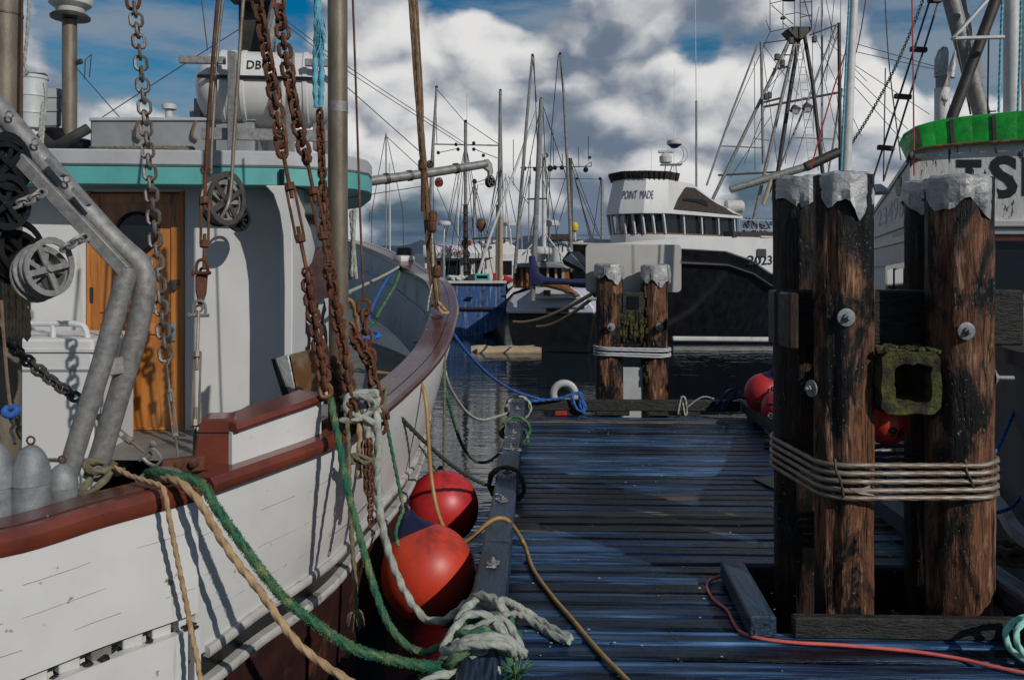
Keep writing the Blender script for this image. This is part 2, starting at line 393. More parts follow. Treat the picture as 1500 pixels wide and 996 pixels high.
m_raqua = mat('rope_aqua', (.13, .42, .52), (.08, .28, .38), 24, .8, bump=.5, bsc=120)
m_rdark = mat('rope_dark', (.025, .028, .022), (.05, .05, .035), 24, .9, bump=.5, bsc=120)
m_ryellow = mat('hose_yellow', (.36, .22, .075), (.26, .15, .05), 12, .5, bump=.1)
m_rbrown = mat('rope_brown', (.19, .125, .07), (.10, .06, .035), 20, .9, bump=.5, bsc=90)
m_cord = mat('cord_red', (.62, .13, .10), (.5, .09, .07), 12, .45, bump=.05)
m_mint = mat('rope_mint', (.30, .62, .52), (.2, .45, .38), 24, .8, bump=.5, bsc=120)
m_sign = mat('sign_back', (.50, .47, .43), (.44, .42, .39), 3, .4, .3, bump=.03)
m_ply = mat('pale_green_sheet', (.16, .19, .12), (.12, .145, .09), 6, .6, bump=.1)
m_ink = mat('black_lettering', (.012, .012, .014), None, 5, .5, bump=0)
m_inkb = mat('navy_lettering', (.015, .022, .07), None, 5, .5, bump=0)
m_inkr = mat('maroon_lettering', (.16, .02, .03), None, 5, .5, bump=0)
m_hill = mat('forest_hill', (.020, .045, .075), (.028, .055, .085), .02, .9, bump=0)
m_bucket = mat('bucket_plastic', (.48, .50, .50), (.40, .41, .42), 6, .5, bump=.1)
m_raft = mat('raft_shell', (.60, .59, .57), (.52, .51, .49), 4, .35, bump=.1, c3=(.3, .26, .22), sc3=7, lo3=.68, hi3=.8)
m_tan = mat('tan_wood', (.40, .31, .20), (.30, .22, .14), 4, .6, bump=.2)
m_brown = mat('brown_canvas', (.040, .026, .017), (.022, .015, .011), 7, .8, bump=.4)
m_lens = mat('reflector', (.35, .37, .38), None, 5, .3, .6, bump=.05)
m_seam = mat('seam_grey', (.30, .28, .25), (.22, .20, .18), 12, .7, bump=0)  # dull grey for the thin cracks between hull planks
m_bottom = mat('antifouling', (.045, .014, .010), (.022, .010, .009), 6, .5, bump=.3, c3=(.14, .05, .03), sc3=4, lo3=.56, hi3=.7)
m_guard = mat('guard_white', (.44, .43, .41), (.33, .32, .30), 7, .5, bump=.2, c3=(.12, .08, .05), sc3=11, lo3=.58, hi3=.7)
m_floor = mat('grey_deck', (.17, .165, .15), (.11, .105, .095), 5, .5, bump=.2)
m_yel = mat('yellow_plastic', (.55, .40, .03), None, 5, .5, bump=0)
def water_mat():
    m = bpy.data.materials.new('water'); m.use_nodes = True; nt = m.node_tree; n = nt.nodes; L = nt.links.new
    b = n['Principled BSDF']; b.inputs['Base Color'].default_value = (.006, .014, .022, 1); b.inputs['Roughness'].default_value = .035
    b.inputs['IOR'].default_value = 1.333
    co = n.new('ShaderNodeTexCoord').outputs['Object']
    def nz(st, sc, det):
        v = n.new('ShaderNodeVectorMath'); v.operation = 'MULTIPLY'; L(co, v.inputs[0]); v.inputs[1].default_value = st
        x = n.new('ShaderNodeTexNoise'); L(v.outputs[0], x.inputs['Vector']); x.inputs['Scale'].default_value = sc; x.inputs['Detail'].default_value = det
        x.inputs['Distortion'].default_value = .6
        return x.outputs['Fac']
    a = n.new('ShaderNodeMath'); a.operation = 'MULTIPLY_ADD'; L(nz((.42, 2.0, 1), 1.5, 2.5), a.inputs[0]); a.inputs[1].default_value = .75
    c = n.new('ShaderNodeMath'); c.operation = 'MULTIPLY'; L(nz((.8, 2.4, 1), 5., 2), c.inputs[0]); c.inputs[1].default_value = .18
    L(c.outputs[0], a.inputs[2])
    bp = n.new('ShaderNodeBump'); bp.inputs['Strength'].default_value = .11; bp.inputs['Distance'].default_value = .12
    L(a.outputs[0], bp.inputs['Height']); L(bp.outputs[0], b.inputs['Normal'])
    return m
m_water = water_mat()
# ---------------------------------------------------------------- builders for gear
def G(px, py, h=0.):
    D = F * (EYE - h) / (py - CY); return P(px, py, D)
def link_mesh(L, r, mt):
    b = MB(); w = L * .30; h = L / 2 - r - w * .62; pts = []
    for i in range(5): a = math.pi * i / 4; pts.append(V((w * math.cos(a), 0, h + w * .62 * math.sin(a))))
    for i in range(5): a = math.pi + math.pi * i / 4; pts.append(V((w * math.cos(a), 0, -h + w * .62 * math.sin(a))))
    b.tube(pts, r, 5, closed=True)
    o = b.build('link', mt, sharp=60); return o
def chain(label, pts, L, r, mt, group=None, name='chain', cat='chain', roll=.6):
    pts = cr(pts, .01) if len(pts) > 2 else cr(pts, .01)
    root = T(name, label, cat, pts[0], group)
    src = link_mesh(L, r, mt); off = V(root.location)
    pitch = L - 4 * r; d = 0; k = 0; pos = []
    tot = 0
    for i in range(1, len(pts)): tot += (pts[i] - pts[i - 1]).length
    nxt = L / 2; acc = 0
    for i in range(1, len(pts)):
        seg = (pts[i] - pts[i - 1]).length
        while acc + seg >= nxt and seg > 0:
            q = pts[i - 1].lerp(pts[i], (nxt - acc) / seg); pos.append((q, (pts[i] - pts[max(0, i - 3)]).normalized())); nxt += pitch
        acc += seg
    first = True
    for q, t in pos:
        rot = t.to_track_quat('Z', 'X').to_matrix().to_4x4() @ Matrix.Rotation(roll + (math.pi / 2 if k % 2 else 0) + random.uniform(-.2, .2), 4, 'Z')
        M4 = Matrix.Translation(q - off) @ rot
        if first: src.parent = root; src.matrix_local = M4; first = False
        else: inst(src, 'link', root, M4)
        k += 1
    return root
def shackle(a, t, s, r, mt, parent, name='shackle'):
    """a bow shackle hanging from a along t"""
    a, t = V(a), V(t).normalized(); x = t.cross(V((0, 1, .2))).normalized()
    b = MB(); pts = [a + x * s * .45, a + x * s * .5 + t * s * .5, a + x * s * .35 + t * s, a + t * s * 1.15, a - x * s * .35 + t * s, a - x * s * .5 + t * s * .5, a - x * s * .45]
    b.tube(cr(pts, n=3), r, 6); b.tube([a - x * s * .75, a + x * s * .75], r * 1.1, 8); b.tube([a + x * s * .7, a + x * s * .85], r * 1.9, 6)
    return b.build(name, mt, parent)
def turnbuckle(label, a, b, w, mt, mt2=None, group=None):
    a, b = V(a), V(b); t = (b - a); L = t.length; t.normalize(); x = t.cross(V((0, 1, .1))).normalized()
    root = T('turnbuckle', label, 'turnbuckle', a, group); mt2 = mt2 or mt
    p, q = a + t * L * .3, a + t * L * .74
    m = MB()
    for s in (-1, 1): m.tube([p + x * s * w, q + x * s * w], w * .36, 6)
    m.build('frame', mt, root)
    for e, u in ((p, -1), (q, 1)):
        m = MB(); m.tube([e - t * w * .9, e + t * w * .9], w * 1.25, 8); m.build('end_nut', mt, root)
    m = MB(); m.tube([a, a + t * L * .40], w * .5, 8); m.build('threaded_rod', mt2, root)
    m = MB(); m.tube([b, b - t * L * .36], w * .5, 8); m.build('threaded_rod', mt2, root)
    for e, u in ((a, -1), (b, 1)):
        m = MB(); ring = [e + t * u * w * .6 + (x * math.cos(k * math.pi / 4) + t * math.sin(k * math.pi / 4)) * w * 1.15 for k in range(8)]
        m.tube(ring, w * .42, 6, closed=True); m.build('eye', mt2, root)
    return root
def pulley(label, c, rad, th, axis, mt, mts, hang=None, group=None, spokes=5, cheeks=True):
    c = V(c); ax = V(axis).normalized(); m3 = ax.to_track_quat('Z', 'Y').to_matrix()
    root = T('pulley_block', label, 'pulley', c, group)
    m = MB(); pr = [(rad * .70, -th * .3), (rad * .93, -th * .3), (rad * .93, -th * .22), (rad * .78, 0), (rad * .93, th * .22), (rad * .93, th * .3), (rad * .70, th * .3), (rad * .70, -th * .3)]
    m.lathe(pr, c, 28, m3); m.build('sheave_rim', mts, root)
    m = MB(); m.lathe([(rad * .2, -th * .45), (rad * .2, th * .45)], c, 14, m3)
    for k in range(spokes):
        a = 2 * math.pi * k / spokes; d = m3 @ V((math.cos(a), math.sin(a), 0))
        m.bar(c + d * rad * .12, c + d * rad * .76, rad * .17, th * .4, ax)
    m.build('sheave_spokes', mts, root)
    if cheeks:
        h = (V(hang) - c).normalized() if hang else V((0, 0, 1)); h = (h - ax * h.dot(ax)).normalized(); sd = ax.cross(h)
        for s in (-1, 1):
            m = MB(); o = ax * s * th * .52
            ring = []
            for k in range(24):
                a = 2 * math.pi * k / 24; ring.append(c + o + (sd * math.cos(a) * rad * .88 + h * math.sin(a) * rad * (1.25 if math.sin(a) > 0 else 1.0)))
            inner = [c + o + (q - c - o) * .80 for q in ring]; e = ax * s * th * .1
            m.loft([ring, inner, [q + e for q in inner], [q + e for q in ring], ring], closed=True)
            for k in range(4):
                a = math.pi * (.25 + k * .5); d = sd * math.cos(a) + h * math.sin(a)
                m.bar(c + o, c + o + d * rad * .9, rad * .2, th * .12, ax)
            m.build('cheek_plate', mt, root)
    m = MB(); m.tube([c - ax * th * .75, c + ax * th * .75], rad * .13, 10); m.build('axle', mt, root)
    return root
def rope(label, pts, r, mt, group=None, name='rope', cat='rope', hose=False, step=None):
    m = MB()
    if hose: m.tube(cr(pts, step or .02), r, 8)
    else: m.rope(pts, r, step)
    o = m.build(name, mt, sharp=80)
    return tag(o, label, cat, group)
def fuzz(o, pts, r, mt, n, ln=.018):
    pts = cr(pts, .02); m = MB()
    for k in range(n):
        i = random.randrange(len(pts) - 1); c = pts[i].lerp(pts[i + 1], random.random()); d = V((random.gauss(0, 1), random.gauss(0, 1), random.gauss(0, 1))).normalized()
        t = (pts[i + 1] - pts[i]).normalized(); d = (d - t * d.dot(t)).normalized(); s = c + d * r * .9; e = s + (d + t * random.uniform(-1.2, 1.2)).normalized() * ln * random.uniform(.25, 1.); x = d.cross(t) * .0007
        q = s.lerp(e, .6) + t * random.uniform(-.004, .004); m.add([s - x, s + x, q, e], [(0, 1, 2), (0, 2, 3)])
    return m.build('fuzz', mt, o, kind='stuff')
def wire(label, pts, r=.005, mt=None, group=None, name='wire', cat='wire', n=5):
    m = MB(); m.tube(cr(pts, n=6), r, n); return tag(m.build(name, mt or m_wire, sharp=80), label, cat, group)
def fender(label, c, r, mt, top, group=None, nz=.25):
    """round net buoy: a ball drawn out to a neck with a dark moulded eye"""
    c = V(c); t = (V(top) - c).normalized(); m3 = t.to_track_quat('Z', 'Y').to_matrix()
    root = T('buoy_fender', label, 'buoy', c, group)
    pr = [(r * math.sin(a), -r * math.cos(a)) for a in [math.pi * k / 22 for k in range(1, 19)]]
    m = MB(); m.lathe(pr, c, 40, m3); m.build('ball', mt, root)
    z0, r0 = pr[-1][1], pr[-1][0]
    pr2 = [(r0 * 1.003, z0 - .002), (r0 * .82, z0 + r * .09), (r0 * .55, z0 + r * .2), (r0 * .36, z0 + r * .34), (r0 * .30, z0 + r * .46), (r0 * .2, z0 + r * .5)]
    m = MB(); m.lathe(pr2, c, 32, m3); m.build('neck', m_ballblue, root)
    e = c + t * (z0 + r * .55); x = t.orthogonal().normalized()
    m = MB(); m.tube([e + (x * math.cos(k * math.pi / 5) + t * math.sin(k * math.pi / 5)) * r * .11 for k in range(10)], r * .045, 6, closed=True); m.build('eye', m_ballblue, root)
    return root
def text(body, mt, fn, parent, name='lettering', size=1., bold=0., thick=.002, kind=None):
    """letters as a mesh; fn maps (x, y, z) of the flat text to the place"""
    cu = bpy.data.curves.new('t', 'FONT'); cu.body = body; cu.size = size; cu.offset = bold; cu.extrude = thick / 2; cu.resolution_u = 3
    ob = bpy.data.objects.new('t', cu); COL.objects.link(ob)
    bpy.context.view_layer.update()
    me = bpy.data.meshes.new_from_object(ob.evaluated_get(bpy.context.evaluated_depsgraph_get()))
    bpy.data.objects.remove(ob); bpy.data.curves.remove(cu)
    off = V(parent.get('_loc', (0, 0, 0)))
    xs = [v.co.x for v in me.vertices]; ys = [v.co.y for v in me.vertices]
    x0, x1, y0, y1 = min(xs), max(xs), min(ys), max(ys)
    for v in me.vertices: v.co = V(fn((v.co.x - x0) / (x1 - x0), (v.co.y - y0) / (y1 - y0), v.co.z)) - off
    me.materials.clear(); me.materials.append(mt); me.name = name
    o = bpy.data.objects.new(name, me); COL.objects.link(o); o.parent = parent; o['_loc'] = tuple(off)
    return o
# ---------------------------------------------------------------- water, hills
ZW = -.45
m = MB(); m.add([(-1500, -300, ZW), (1500, -300, ZW), (1500, 3000, ZW), (-1500, 3000, ZW)], [(0, 1, 2, 3)])
tag(m.build('water', m_water), None, kind='structure')
m = MB(); rows = []
prof = []
for i in range(121):
    x = -1400 + 2800 * i / 120
    h = 26 + 14 * math.sin(i * .21 + 1) + 9 * math.sin(i * .53) + 5 * math.sin(i * 1.31 + 2) + 3 * math.sin(i * 2.7)
    if -420 < x < -120: h += 12
    rows.append([(x, 1500, ZW - 1), (x, 1560, ZW + h * .35), (x, 1650, ZW + h * .8), (x, 1750, ZW + h), (x, 2000, ZW - 1)])
m.loft(rows); tag(m.build('hills', m_hill), None, kind='structure')
# ---------------------------------------------------------------- the dock
UL, UR, VE = -.16, 2.235, 9.62
dock = T('dock', 'floating dock of dark wet planks with timber rails between the moored boats', 'dock'); del dock['label'], dock['category']; dock['kind'] = 'structure'
pw, gap = .134, .013
src = {}
def plank_src(u0, u1, mt, key):
    m = MB(); n = 10; w = pw / 2; rows = []
    for i in range(n + 1):
        x = u0 + (u1 - u0) * i / n; z = random.uniform(-.0025, .0025)
        rows.append([(x, -w + .014, z), (x, -w, z - .011), (x, -w, -.05), (x, w, -.05), (x, w, z - .011), (x, w - .014, z), (x, 0, z - .003)])
    m.loft(rows, closed=True, capends=True)
    o = m.build('plank', mt, dock, sharp=40); src[key] = o; return o
v = -1.6; first = {}
while v < VE - .05:
    hole = 4.0 < v < 4.93
    br = (6.05 < v < 6.7 and random.random() < .75) or random.random() < .14  # brown planks crowd here to paint a sunlit strip; others fall at random
    key = ('h' if hole else 'f', br, random.randint(0, 2))
    u1 = 1.12 if hole else UR + .12
    M4 = Matrix.Translation(DK(0, v, random.uniform(-.007, .003))) @ Matrix.Rotation(DROT, 4, 'Z') @ Matrix.Rotation(random.uniform(-.035, .035), 4, 'X') @ Matrix.Translation((random.uniform(-.012, .012), 0, 0))
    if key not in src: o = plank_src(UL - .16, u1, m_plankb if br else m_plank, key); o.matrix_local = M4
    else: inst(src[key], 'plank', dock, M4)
    v += pw + gap
m = MB(); rn_ = random.Random(77)
for k in range(76):
    v_ = -1.6 + k * (pw + gap)
    for u_ in (UL - .03, UL + .78, UR - .06):
        if 4.0 < v_ < 4.93 and u_ > 1.1: continue
        for s_ in (-.035, .035):
            q = DK(u_ + rn_.uniform(-.012, .012), v_ + s_, .0055); m.lathe([(.006, 0), (.006, .0015), (.003, .002)], q, 6)
m.build('nails', m_wire, dock, kind='stuff')
m = MB()
def splat(c, r):
    n = 9; ring = [c + V((math.cos(2 * math.pi * k / n) * r * rn_.uniform(.4, 1.2), math.sin(2 * math.pi * k / n) * r * rn_.uniform(.4, 1.2), 0)) for k in range(n)]
    m.prism(ring, (0, 0, -.002))
for v_, n_, sp_ in ((7.45, 12, .10), (6.95, 10, .08), (8.1, 5, .05), (4.3, 6, .05), (3.45, 10, .07), (5.5, 4, .06)):
    for k in range(n_): splat(DK(UL - .08 + rn_.gauss(0, .03), v_ + rn_.gauss(0, sp_), .211), rn_.uniform(.006, .022))
for k in range(150): splat(DK(rn_.uniform(UL, UR), rn_.uniform(3.2, 9.4), .0065), rn_.uniform(.003, .009))
m.build('bird_droppings', m_ltgrey, dock, kind='stuff')
def dkbox(name, u0, u1, v0, v1, z0, z1, mt, parent=dock, bevel=.008):
    m = MB(); m.box(DK((u0 + u1) / 2, (v0 + v1) / 2, (z0 + z1) / 2), (u1 - u0, v1 - v0, z1 - z0), DROT); return m.build(name, mt, parent, bevel=bevel)
for u in (UL - .1, UL + .75, 2.2): dkbox('stringer', u, u + .1, (-1.6), VE, -.25, -.056, m_dark)
dkbox('stringer', 1.02, 1.12, -1.6, VE, -.25, -.056, m_dark)
for v0 in (-1.2, 5.3, 7.3): dkbox('float', -.1, 2.15, v0, v0 + 1.6, -.75, -.255, m_rubber)
dkbox('float', -.1, .95, 2.0, 4.8, -.75, -.255, m_rubber)
dkbox('header', 1.12, 2.3, 4.935, 5.0, -.25, -.008, m_dark)
# left bull rail: timbers on blocks
def wav(name, u0, u1, v0, v1, z0, z1, mt):
    m = MB(); n = max(3, int((v1 - v0) / .2)); rows = []
    for i in range(n + 1):
        v_ = v0 + (v1 - v0) * i / n; j = lambda: random.uniform(-.004, .004); b = .012
        rows.append([DK(u0 + j(), v_, z0), DK(u0 + j(), v_, z1 - b), DK(u0 + b, v_, z1 + j()), DK(u1 - b, v_, z1 + j()), DK(u1 + j(), v_, z1 - b), DK(u1 + j(), v_, z0)])
    m.loft(rows, closed=True, capends=True); return m.build(name, mt, dock, sharp=40)
for v0, v1 in ((-1.6, 2.2), (2.21, 4.66), (4.67, 7.1), (7.11, VE + .05)):
    wav('bull_rail', UL - .155, UL - .003, v0, v1, .062, .205, m_rail)
for v0 in (-.8, .6, 2.0, 3.1, 4.4, 5.6, 6.7, 7.9, 9.0): dkbox('rail_block', UL - .145, UL - .012, v0, v0 + .3, .002, .060, m_dark)
def bolt(c, axis, r, parent, mt=None, name='bolt', long_=0.):
    c = V(c); m3 = V(axis).normalized().to_track_quat('Z', 'Y').to_matrix(); mt = mt or m_zinc
    m = MB(); m.lathe([(r, 0), (r, r * .13), (r * .93, r * .18), (r * .5, r * .18)], c, 24, m3)
    m.lathe([(r * .46, r * .16), (r * .46, r * .5), (r * .40, r * .56)], c, 6, m3)
    m.lathe([(r * .24, r * .4), (r * .24, r * (.85 + long_)), (r * .18, r * (.92 + long_))], c, 12, m3)
    return m.build(name, mt, parent, sharp=40)
for v0 in (3.35, 4.33, 5.45, 6.2, 6.95, 7.6, 8.8): bolt(DK(UL - .08, v0, .207), (0, 0, 1), .035, dock, m_galv)
# right bull rail and the beam across the far end
for v0, v1 in ((-1.6, 4.0), (4.01, 6.9), (6.91, VE + .1)):
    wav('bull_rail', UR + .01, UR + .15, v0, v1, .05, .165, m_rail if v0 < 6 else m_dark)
for v0 in (-.9, .8, 2.4, 3.6, 5.2, 6.5, 7.8, 9.1): dkbox('rail_block', UR + .02, UR + .14, v0, v0 + .3, .002, .048, m_dark)
for v0 in (5.4, 7.2, 8.6): bolt(DK(UR + .08, v0, .167), (0, 0, 1), .035, dock, m_galv)
dkbox('end_beam', UL + .01, UR - .01, VE - .06, VE + .05, .058, .175, m_dark)
for u0, u1 in ((.27, .52), (.62, 1.0), (1.20, 1.42), (1.5, 1.78)): dkbox('beam_block', u0, u1, VE - .05, VE + .04, .002, .056, m_dark)
dkbox('beam_block', .16, .3, VE - .075, VE + .03, .002, .056, m_orange)
# curb boards round the piling hole
dkbox('hole_curb', 1.17, UR + .02, 3.975, 4.03, .002, .1, m_dark)
# ---------------------------------------------------------------- timber block on the deck
b0, b1 = G(1119, 938, 0), G(1089, 865, 0)
a_, b_ = V((1.155, 3.93, .056)), V((1.205, 4.68, .056))
m = MB(); m.bar(a_, b_, .125, .1); ob = m.build('timber_block', m_rail, bevel=.008)
tag(ob, 'short squared timber chock lying on the deck beside the piling hole', 'timber block')
# ---------------------------------------------------------------- pilings
GP = 'pilings that hold the dock'
def flashing(c, r, name, parent, seed, tongue=0., skirt=.09):
    rnd = random.Random(seed); n = 44; m = MB(); c = V(c); rows = []
    ph = [rnd.uniform(0, 6.3) for _ in range(6)]
    fold = lambda a: .6 * math.sin(3 * a + ph[0]) + .5 * math.sin(7 * a + ph[1]) + .5 * math.sin(11 * a + ph[2])
    for rr, z in ((.02, .012), (.5, .014), (.93, .010), (1.03, -.004)):
        rows.append([c + V((math.cos(a) * r * rr, math.sin(a) * r * rr, z + .006 * fold(a) * (rr > .3))) for a in [2 * math.pi * k / n for k in range(n)]])
    jag = [rnd.uniform(.55, 1.25) for _ in range(n)]; jag = [(jag[k - 1] + 2 * jag[k] + jag[(k + 1) % n]) / 4 for k in range(n)]
    flaps = [(-math.pi / 2 + rnd.uniform(-.35, .55), rnd.uniform(.45, .75), 1.), (rnd.uniform(-3, -2.2), .5, rnd.uniform(.5, 1.)), (rnd.uniform(-.9, 0), .5, rnd.uniform(.4, .9)), (rnd.uniform(.5, 2.5), .7, .8)]
    lens = []
    for k in range(n):
        a = 2 * math.pi * k / n; L_ = skirt * jag[k]
        for fa, fw, fh in flaps:
            dl = abs((a - fa + math.pi) % (2 * math.pi) - math.pi); L_ += tongue * fh * max(0, 1 - dl / fw)
        lens.append(L_)
    for q in (.15, .3, .45, .6, .8, 1.):
        row = []
        for k in range(n):
            a = 2 * math.pi * k / n; f = fold(a); o_ = r * 1.045 + .013 * q * f + .013 * (rnd.random() - .3) * q
            row.append(c + V((math.cos(a) * o_, math.sin(a) * o_, -.004 - lens[k] * q)))
        rows.append(row)
    rows.append([c + (p - c) - V((math.cos(2 * math.pi * k / n), math.sin(2 * math.pi * k / n), 0)) * .004 for k, p in enumerate(rows[-1])])
    m.loft(rows, closed=True); m.f.append(tuple(range(n)))
    return m.build('metal_cap', m_flash, parent, sharp=14)
def piling(label, x, y, z1, r, mt, seed, tongue=.1, cap_r=1., z0=-3., skirt=.09, group=GP):
    root = T('piling', label, 'piling', (x, y, 0), group); rnd = random.Random(seed)
    n, nr = 48, 46; m = MB(); ph = [rnd.uniform(0, 6.3) for _ in range(8)]; gro = [rnd.uniform(-1, 1) for _ in range(n)]
    rows = []
    for i in range(nr + 1):
        z = z0 + (z1 - z0) * i / nr; row = []
        for k in range(n):
            a = 2 * math.pi * k / n
            g = gro[(k + int(1.6 * math.sin(z * 1.1 + ph[4]))) % n]
            d = .010 * math.sin(2 * a + ph[0] + z * .3) + .006 * math.sin(5 * a + ph[1] + z * .7) + .0055 * g + .004 * math.sin(9 * a + z * 4 + ph[2]) * math.sin(z * 5 + ph[3])
            row.append((x + math.cos(a) * (r + d), y + math.sin(a) * (r + d), z))
        rows.append(row)
    m.loft(rows, closed=True, capends=True); m.build('trunk', mt, root, sharp=60)
    flashing((x, y, z1), r * cap_r, 'metal_cap', root, seed + 5, tongue, skirt)
    return root
GP1 = 'pilings clustered in the dock hole'
p1 = piling('front left piling of the near cluster, jagged metal cap, bolt below', 1.645, 4.24, 2.165, .124, m_pile, 3, .13, 1.03, group=GP1)
p2 = piling('thickest piling of the near cluster, lit brown wood, drooping metal cap', 2.222, 4.25, 2.150, .146, m_pile, 11, .10, 1.07, skirt=.11, group=GP1)
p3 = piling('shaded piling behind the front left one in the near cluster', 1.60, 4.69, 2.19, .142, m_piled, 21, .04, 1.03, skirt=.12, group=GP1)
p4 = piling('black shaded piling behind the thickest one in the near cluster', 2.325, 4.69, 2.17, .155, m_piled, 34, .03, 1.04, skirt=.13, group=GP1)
bolt(P(1239, 465, 4.113), (.05, -1, 0), .044, p1); bolt(P(1415, 485, 4.098), (.03, -1, 0), .043, p2)
bolt(P(1189, 569, 4.20), (-1, -.35, 0), .042, p1); bolt(V((2.222 + .155, 4.22, EYE - 173 * 4.22 / F)), (1, -.12, 0), .045, p2, long_=1.3)
p5 = piling('left piling of the far pair beyond the dock end', (892 - 750) * 10 / F, 10.0, 1.69, .150, m_pile, 41, .12, 1.1, skirt=.14, group='pair of pilings at the dock end')
p6 = piling('right piling of the far pair beyond the dock end, mossy left side', (960 - 750) * 10 / F, 10.0, 1.675, .150, m_pile, 53, .10, 1.1, skirt=.16, group='pair of pilings at the dock end')
bolt(P(895, 479, 9.82), (0, -1, 0), .046, p5); bolt(P(966, 479, 9.82), (0, -1, 0), .046, p6)
m = MB(); pl = Plane(900, 9.86, 940, 9.9)
for k in range(60):
    a = random.uniform(2.6, 3.9); z = random.uniform(.3, 1.45); c = V((p6.location.x + math.cos(a) * .155, 10 + math.sin(a) * .155, z))
    m.box(c, (.03, .03, random.uniform(.03, .1)), random.random())
m.build('moss', m_moss, p6, kind='stuff', bevel=.008)
# beam between front and rear pilings
bb = T('cross_beam', 'heavy tarred timber beam bolted between the near pilings', 'timber beam', (1.95, 4.46, 1.4))
m = MB(); m.box((2.0, 4.465, 1.448), (1.28, .13, .285), -.02); m.build('timber', m_dark, bb, bevel=.012)
m = MB(); m.box((2.555, 4.47, 1.445), (.10, .125, .28), -.02); m.build('end_grain', m_pile, bb, bevel=.01)
m = MB(); m.box((1.39, 4.30, 1.445), (.05, .20, .28), -.02); m.build('end_board', m_piled, bb, bevel=.01)
# hollow mossy timber
mb = T('hollow_timber', 'square mossy timber end with rotted black hollow between the near pilings', 'timber beam', (1.91, 4.3, 1.16))
m = MB(); x0, x1, z0, z1, yf, yb = 1.768, 2.058, 1.008, 1.308, 4.085, 4.38
rnd = random.Random(9); N_ = 28
def sq(k, s, e):
    a = 2 * math.pi * k / N_; c_, s_ = math.cos(a), math.sin(a); q = max(abs(c_), abs(s_)) ** (1. if e > .8 else e)
    return V((c_ / q * s, 0, s_ / q * s))
cen = V(((x0 + x1) / 2, 0, (z0 + z1) / 2)); hw, hh = (x1 - x0) / 2, (z1 - z0) / 2
ri = [rnd.uniform(.94, 1.1) for _ in range(N_)]
out_ = [cen + V((sq(k, hw, .9).x * rnd.uniform(.96, 1.01), yf + rnd.uniform(-.008, .01), sq(k, hh, .9).z * rnd.uniform(.96, 1.01))) for k in range(N_)]
outb = [V((p.x, yb, p.z)) for p in out_]
inn = [cen + V((sq(k, hw * .60 * ri[k], .95).x + .012, yf + .008, sq(k, hh * .64 * ri[k], .95).z - .008)) for k in range(N_)]
innb = [cen + (p - cen) * .75 + V((0, .22, 0)) for p in inn]
innb = [V((p.x, yf + .25, p.z)) for p in innb]
m.loft([outb, out_, inn, innb], closed=True, capends=True); m.build('timber', m_moss, mb, sharp=40)
m = MB()
for k in range(90):
    m.box((rnd.uniform(x0, x1), rnd.uniform(yf + .01, yb), z1 + rnd.uniform(-.004, .004)), (rnd.uniform(.02, .05), .03, rnd.uniform(.01, .025)), rnd.random() * 3)
m.build('moss', m_moss, mb, bevel=.006, kind='stuff')
# hollow block, moss, sign and board of the far pair
fb = T('hollow_timber', 'dark hollow timber block with hanging moss between the far pair of pilings', 'timber beam', P(925, 460, 9.95))
m = MB(); pl = Plane(900, 9.9, 950, 9.9); m.rect(910, 428, 944, 461, pl, .3); m.build('timber', m_dark, fb, bevel=.02)
m = MB(); m.rect(919, 434, 936, 452, pl, .01, -.012); m.build('hollow', m_black, fb)  # black plate on the solid face paints the dark inside of a hollow
m = MB()
for k in range(120): m.box(pl.at(random.uniform(908, 941), 462 + 36 * random.random() ** 1.4, random.uniform(0, .06)), (.035, .04, random.uniform(.05, .14)), random.random())
m.build('moss', m_moss, fb, bevel=.01, kind='stuff')
sg = T('sign', 'blank back of a pale metal sign fixed behind the far pair of pilings', 'sign', P(928, 430, 10.3))
pl = Plane(860, 10.25, 998, 10.25)
def rrect(x0, y0, x1, y1, r):
    o = []
    for cx, cy, a0 in ((x1 - r, y0 + r, 270), (x1 - r, y1 - r, 0), (x0 + r, y1 - r, 90), (x0 + r, y0 + r, 180)):
        for k in range(5): a = R(a0 + k * 22.5); o.append((cx + r * math.cos(a), cy + r * math.sin(a)))
    return o
m = MB(); m.slab(rrect(858, 358.5, 998, 428, 6), pl, .004); m.build('panel', m_sign, sg)
for x in (892, 960): m = MB(); m.rect(x - 4, 360, x + 4, 440, pl, .04, .006); m.build('bracket', m_galv, sg)
fl = T('floodlight', 'dark angular floodlight head behind the left edge of the sign', 'floodlight', P(840, 375, 10.5))
pl2 = Plane(820, 10.7, 866, 10.35)
m = MB(); m.slab([(822, 381), (832, 368), (860, 393), (858, 398), (846, 398), (826, 388)], pl2, .22); m.build('housing', m_black, fl, bevel=.01)
m = MB(); m.slab([(824.5, 380), (836, 371.5), (857, 394), (856, 396)], pl2, .02, -.022); m.build('reflector', m_lens, fl)
m = MB(); m.tube([pl2.at(836, 371, .1), pl2.at(833, 364, .1)], .03, 8); m.build('knob', m_galv, fl)
m = MB(); m.tube([pl2.at(850, 390, .1), P(862, 400, 10.3)], .02, 6); m.build('bracket', m_galv, fl)
bd = MB(); pl = Plane(912, 9.97, 942, 9.97); bd.rect(912.5, 538, 941.5, 616, pl, .02)
tag(bd.build('board', m_ltgrey, bevel=.004), 'pale upright board between the far pilings behind the end beam', 'board')
tf = T('ring_fender', 'grey ring shaped fender standing behind the dock end beam', 'fender', P(826, 575, 9.85))
m = MB(); c = P(826.5, 577, 9.85); m.tube([c + V((math.cos(2 * math.pi * k / 24) * .125, 0, math.sin(2 * math.pi * k / 24) * .125)) for k in range(24)], .042, 10, closed=True); m.build('ring', m_ltgrey, tf)
m = MB(); m.box(c + V((0, 0, -.2)), (.33, .08, .3)); m.build('foot', m_ltgrey, tf, bevel=.02)
